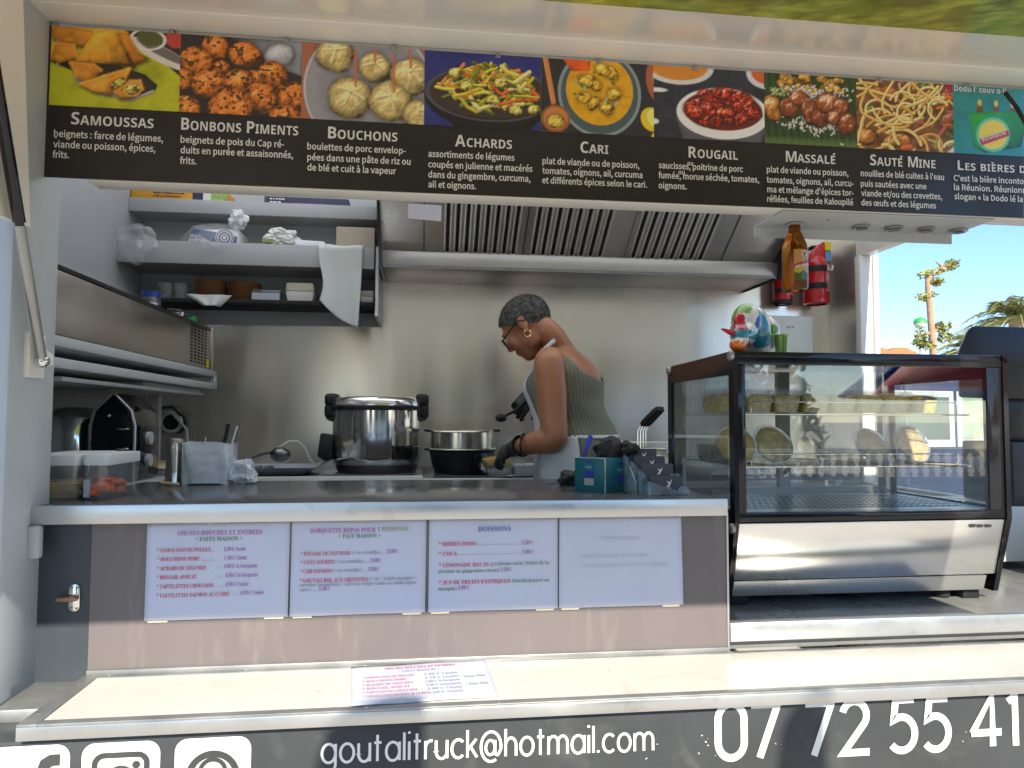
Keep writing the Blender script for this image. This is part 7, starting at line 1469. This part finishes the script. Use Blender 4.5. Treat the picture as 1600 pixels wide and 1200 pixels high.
# white van beyond the doorway
def van(x, y, rz, label):
    t = thing('parked_van', (x, y, 0), label, 'van'); M = Matrix.Translation((x, y, 0)) @ Matrix.Rotation(rz, 4, 'Z')
    def add(name, fn, m_, parent): b = MB(); fn(b); b.bm.transform(M); return b.build(name, m_, parent)
    side = [(-2.3, .35), (2.1, .35), (2.35, .55), (2.3, 1.0), (1.45, 1.22), (.85, 1.95), (.55, 2.05), (-2.2, 2.05), (-2.35, 1.9)]
    bd_ = add('body', lambda b: b.prism([(a, -.9, z) for a, z in side], (0, 1.8, 0), .04), 'van_blue', t)
    for a0, a1, cut, wm_ in ((-2.0, -1.05, 0, 'van_glass'), (-.9, -.22, 0, 'van_pane'), (.15, .95, .35, 'van_glass')):
        f_ = add('window', lambda b: b.prism([(a0-.06, -.903, 1.40), (a1+cut*.6+.06, -.903, 1.40), (a1+.05, -.903, 1.87), (a0-.06, -.903, 1.87)], (0, .01, 0)), 'white_paint', t); add('pane', lambda b: b.prism([(a0, -.906, 1.46), (a1+cut*.6, -.906, 1.46), (a1, -.906, 1.82), (a0, -.906, 1.82)], (0, .005, 0)), wm_, f_)
    add('windscreen', lambda b: b.prism([(1.42, -.75, 1.28), (1.42, .75, 1.28), (.93, .68, 1.88), (.93, -.68, 1.88)], (.02, 0, .015)), 'van_glass', t)
    for a in (-1.45, 1.45):
        w_ = add('wheel', lambda b: b.lathe([(0, .1), (.2, .1), (.31, .09), (.33, .05), (.33, -.09), (0, -.09)], (a, -.82, .33), 32, axis=(0, -1, 0)), 'rubber', t); add('rim', lambda b: b.lathe([(0, .105), (.18, .105), (.2, .1)], (a, -.82, .33), 24, axis=(0, -1, 0)), 'dull_aluminium', w_)
    add('headlight', lambda b: b.sphere((2.27, -.7, .85), (.06, .14, .10)), 'chrome', t); add('mirror', lambda b: b.box((1.1, -1.08, 1.2), (1.2, -.9, 1.42), .03), 'matt_black', t)
mat('van_glass', (0.10, 0.14, 0.12), 0.05, spec=0.8); mat('van_pane', (0.36, 0.44, 0.30), 0.06, spec=0.8, var=.5, scale=3); mat('van_blue', (0.035, 0.05, 0.10), 0.25, coat=.4)
van(5.25, 6.6, rad(12), 'dark blue van parked outside, its white framed window seen beside the display case')
# ================================================================== BEHIND THE VIEWER: seen mirrored in the glass and steel, plus flags added as shadow casters
mat('render_white', (0.66, 0.64, 0.58), 0.8, var=0.06)
wl = thing('garden_wall', (2, -9, 0), 'white garden wall with a balustrade on top across the street', 'wall')
b = MB(); b.box((-9, -9.2, 0), (14, -9, .55)); b.build('wall_base', 'render_white', wl); b = MB(); b.box((-9, -9.22, 1.0), (14, -8.98, 1.08), .01); b.build('coping', 'render_white', wl)
pf = [(.05, .55), (.07, .60), (.035, .66), (.075, .78), (.035, .92), (.07, .97), (.05, 1.0)]
b = MB()
for k in range(96): b.lathe(pf, (-8.8+k*.237, -9.1, 0), 8)
o = b.build('balusters', 'render_white', wl)
hs_ = thing('white_house', (3, -17, 0), 'white house with a tiled roof behind the garden wall', 'house'); b = MB(); b.box((-2, -20, 0), (9, -15, 3.4)); b.build('wall', 'render_white', hs_); b = MB(); b.prism([(-2.5, -20.4, 3.4), (9.5, -20.4, 3.4), (9.5, -17.5, 5), (-2.5, -17.5, 5)], (0, .1, -.1)); b.prism([(-2.5, -14.6, 3.4), (9.5, -14.6, 3.4), (9.5, -17.5, 5), (-2.5, -17.5, 5)], (0, .1, -.1)); b.build('roof', 'terracotta', hs_)
for x in (0, 3, 6): b = MB(); b.box((x, -15.02, 1.0), (x+1.2, -14.98, 2.3)); b.build('window', 'gloss_black', hs_)
for i, (x, y, r, h) in enumerate(((.5, -11, 1.5, 3.6), (4.0, -11.5, 1.8, 4.0), (7.5, -11, 1.4, 3.2), (-4, -11, 1.7, 3.8))): bush(x, y, r, h, ['small round tree behind the garden wall left of the house', 'broad tree behind the garden wall before the white house', 'smaller tree behind the garden wall right of the house', 'tree at the far left behind the garden wall'][i], 'leaf_green' if i % 2 else 'leaf_mid', 60+i, 2600, 'trees behind the garden wall', .16, 'tree')
def flag(x, y, top_, w_, lab):  # unseen flag, added only to throw shadows on the truck's lower skirt
    t = thing('shadow_flag', (x, y, 0), lab, 'flag', 'flags added behind the viewer for their shadows'); b = MB(); b.tube([(x, y, 0), (x, y, top_)], .012, 8); b.build('pole', 'pale_grey', t)
    b = MB(); b.grid(lambda u, v: (x-.005-u*(w_*(.45+1.1*(1-v))), y+.02*math.sin(v*7+u*3), 1.5+(top_-1.5)*v-u*u*.05), 8, 24); b.build('banner', 'charcoal', t, solid=.002)
    b = MB(); b.lathe([(0, 0), (.2, 0), (.2, .03), (.03, .05), (0, .05)], (x, y, 0), 24); b.build('base', 'charcoal', t)
flag(.13, -1.3, 2.90, .36, 'dark flag added behind the viewer to cast shade, left of its twin'); flag(.93, -1.3, 2.86, .17, 'dark flag added behind the viewer to cast shade, right of its twin')
def parasol():
    x, y = 4.6, -1.1; t = thing('parasol', (x, y, 0), 'beach parasol with red, blue and yellow panels standing across the street', 'parasol'); b = MB(); b.cyl((x, y, 0), (x, y, 2.7), .025); b.build('pole', 'pale_grey', t)
    for nm, cols in (('red_panel', (0, 3)), ('blue_panel', (1, 4, 6)), ('yellow_panel', (2, 5, 7))):
        b = MB()
        for k in cols:
            a0, a1 = 2*PI*k/8, 2*PI*(k+1)/8; b.grid(lambda u, v: (x+1.5*v*math.cos(a0+(a1-a0)*u), y+1.5*v*math.sin(a0+(a1-a0)*u), 2.55-.62*v*v-.12*v), 6, 6)
        b.build('canopy_panel', mat(nm, {'red_panel': (.5, .02, .03), 'blue_panel': (.02, .05, .30), 'yellow_panel': (.7, .45, .02)}[nm], .7), t, solid=.004)
parasol()
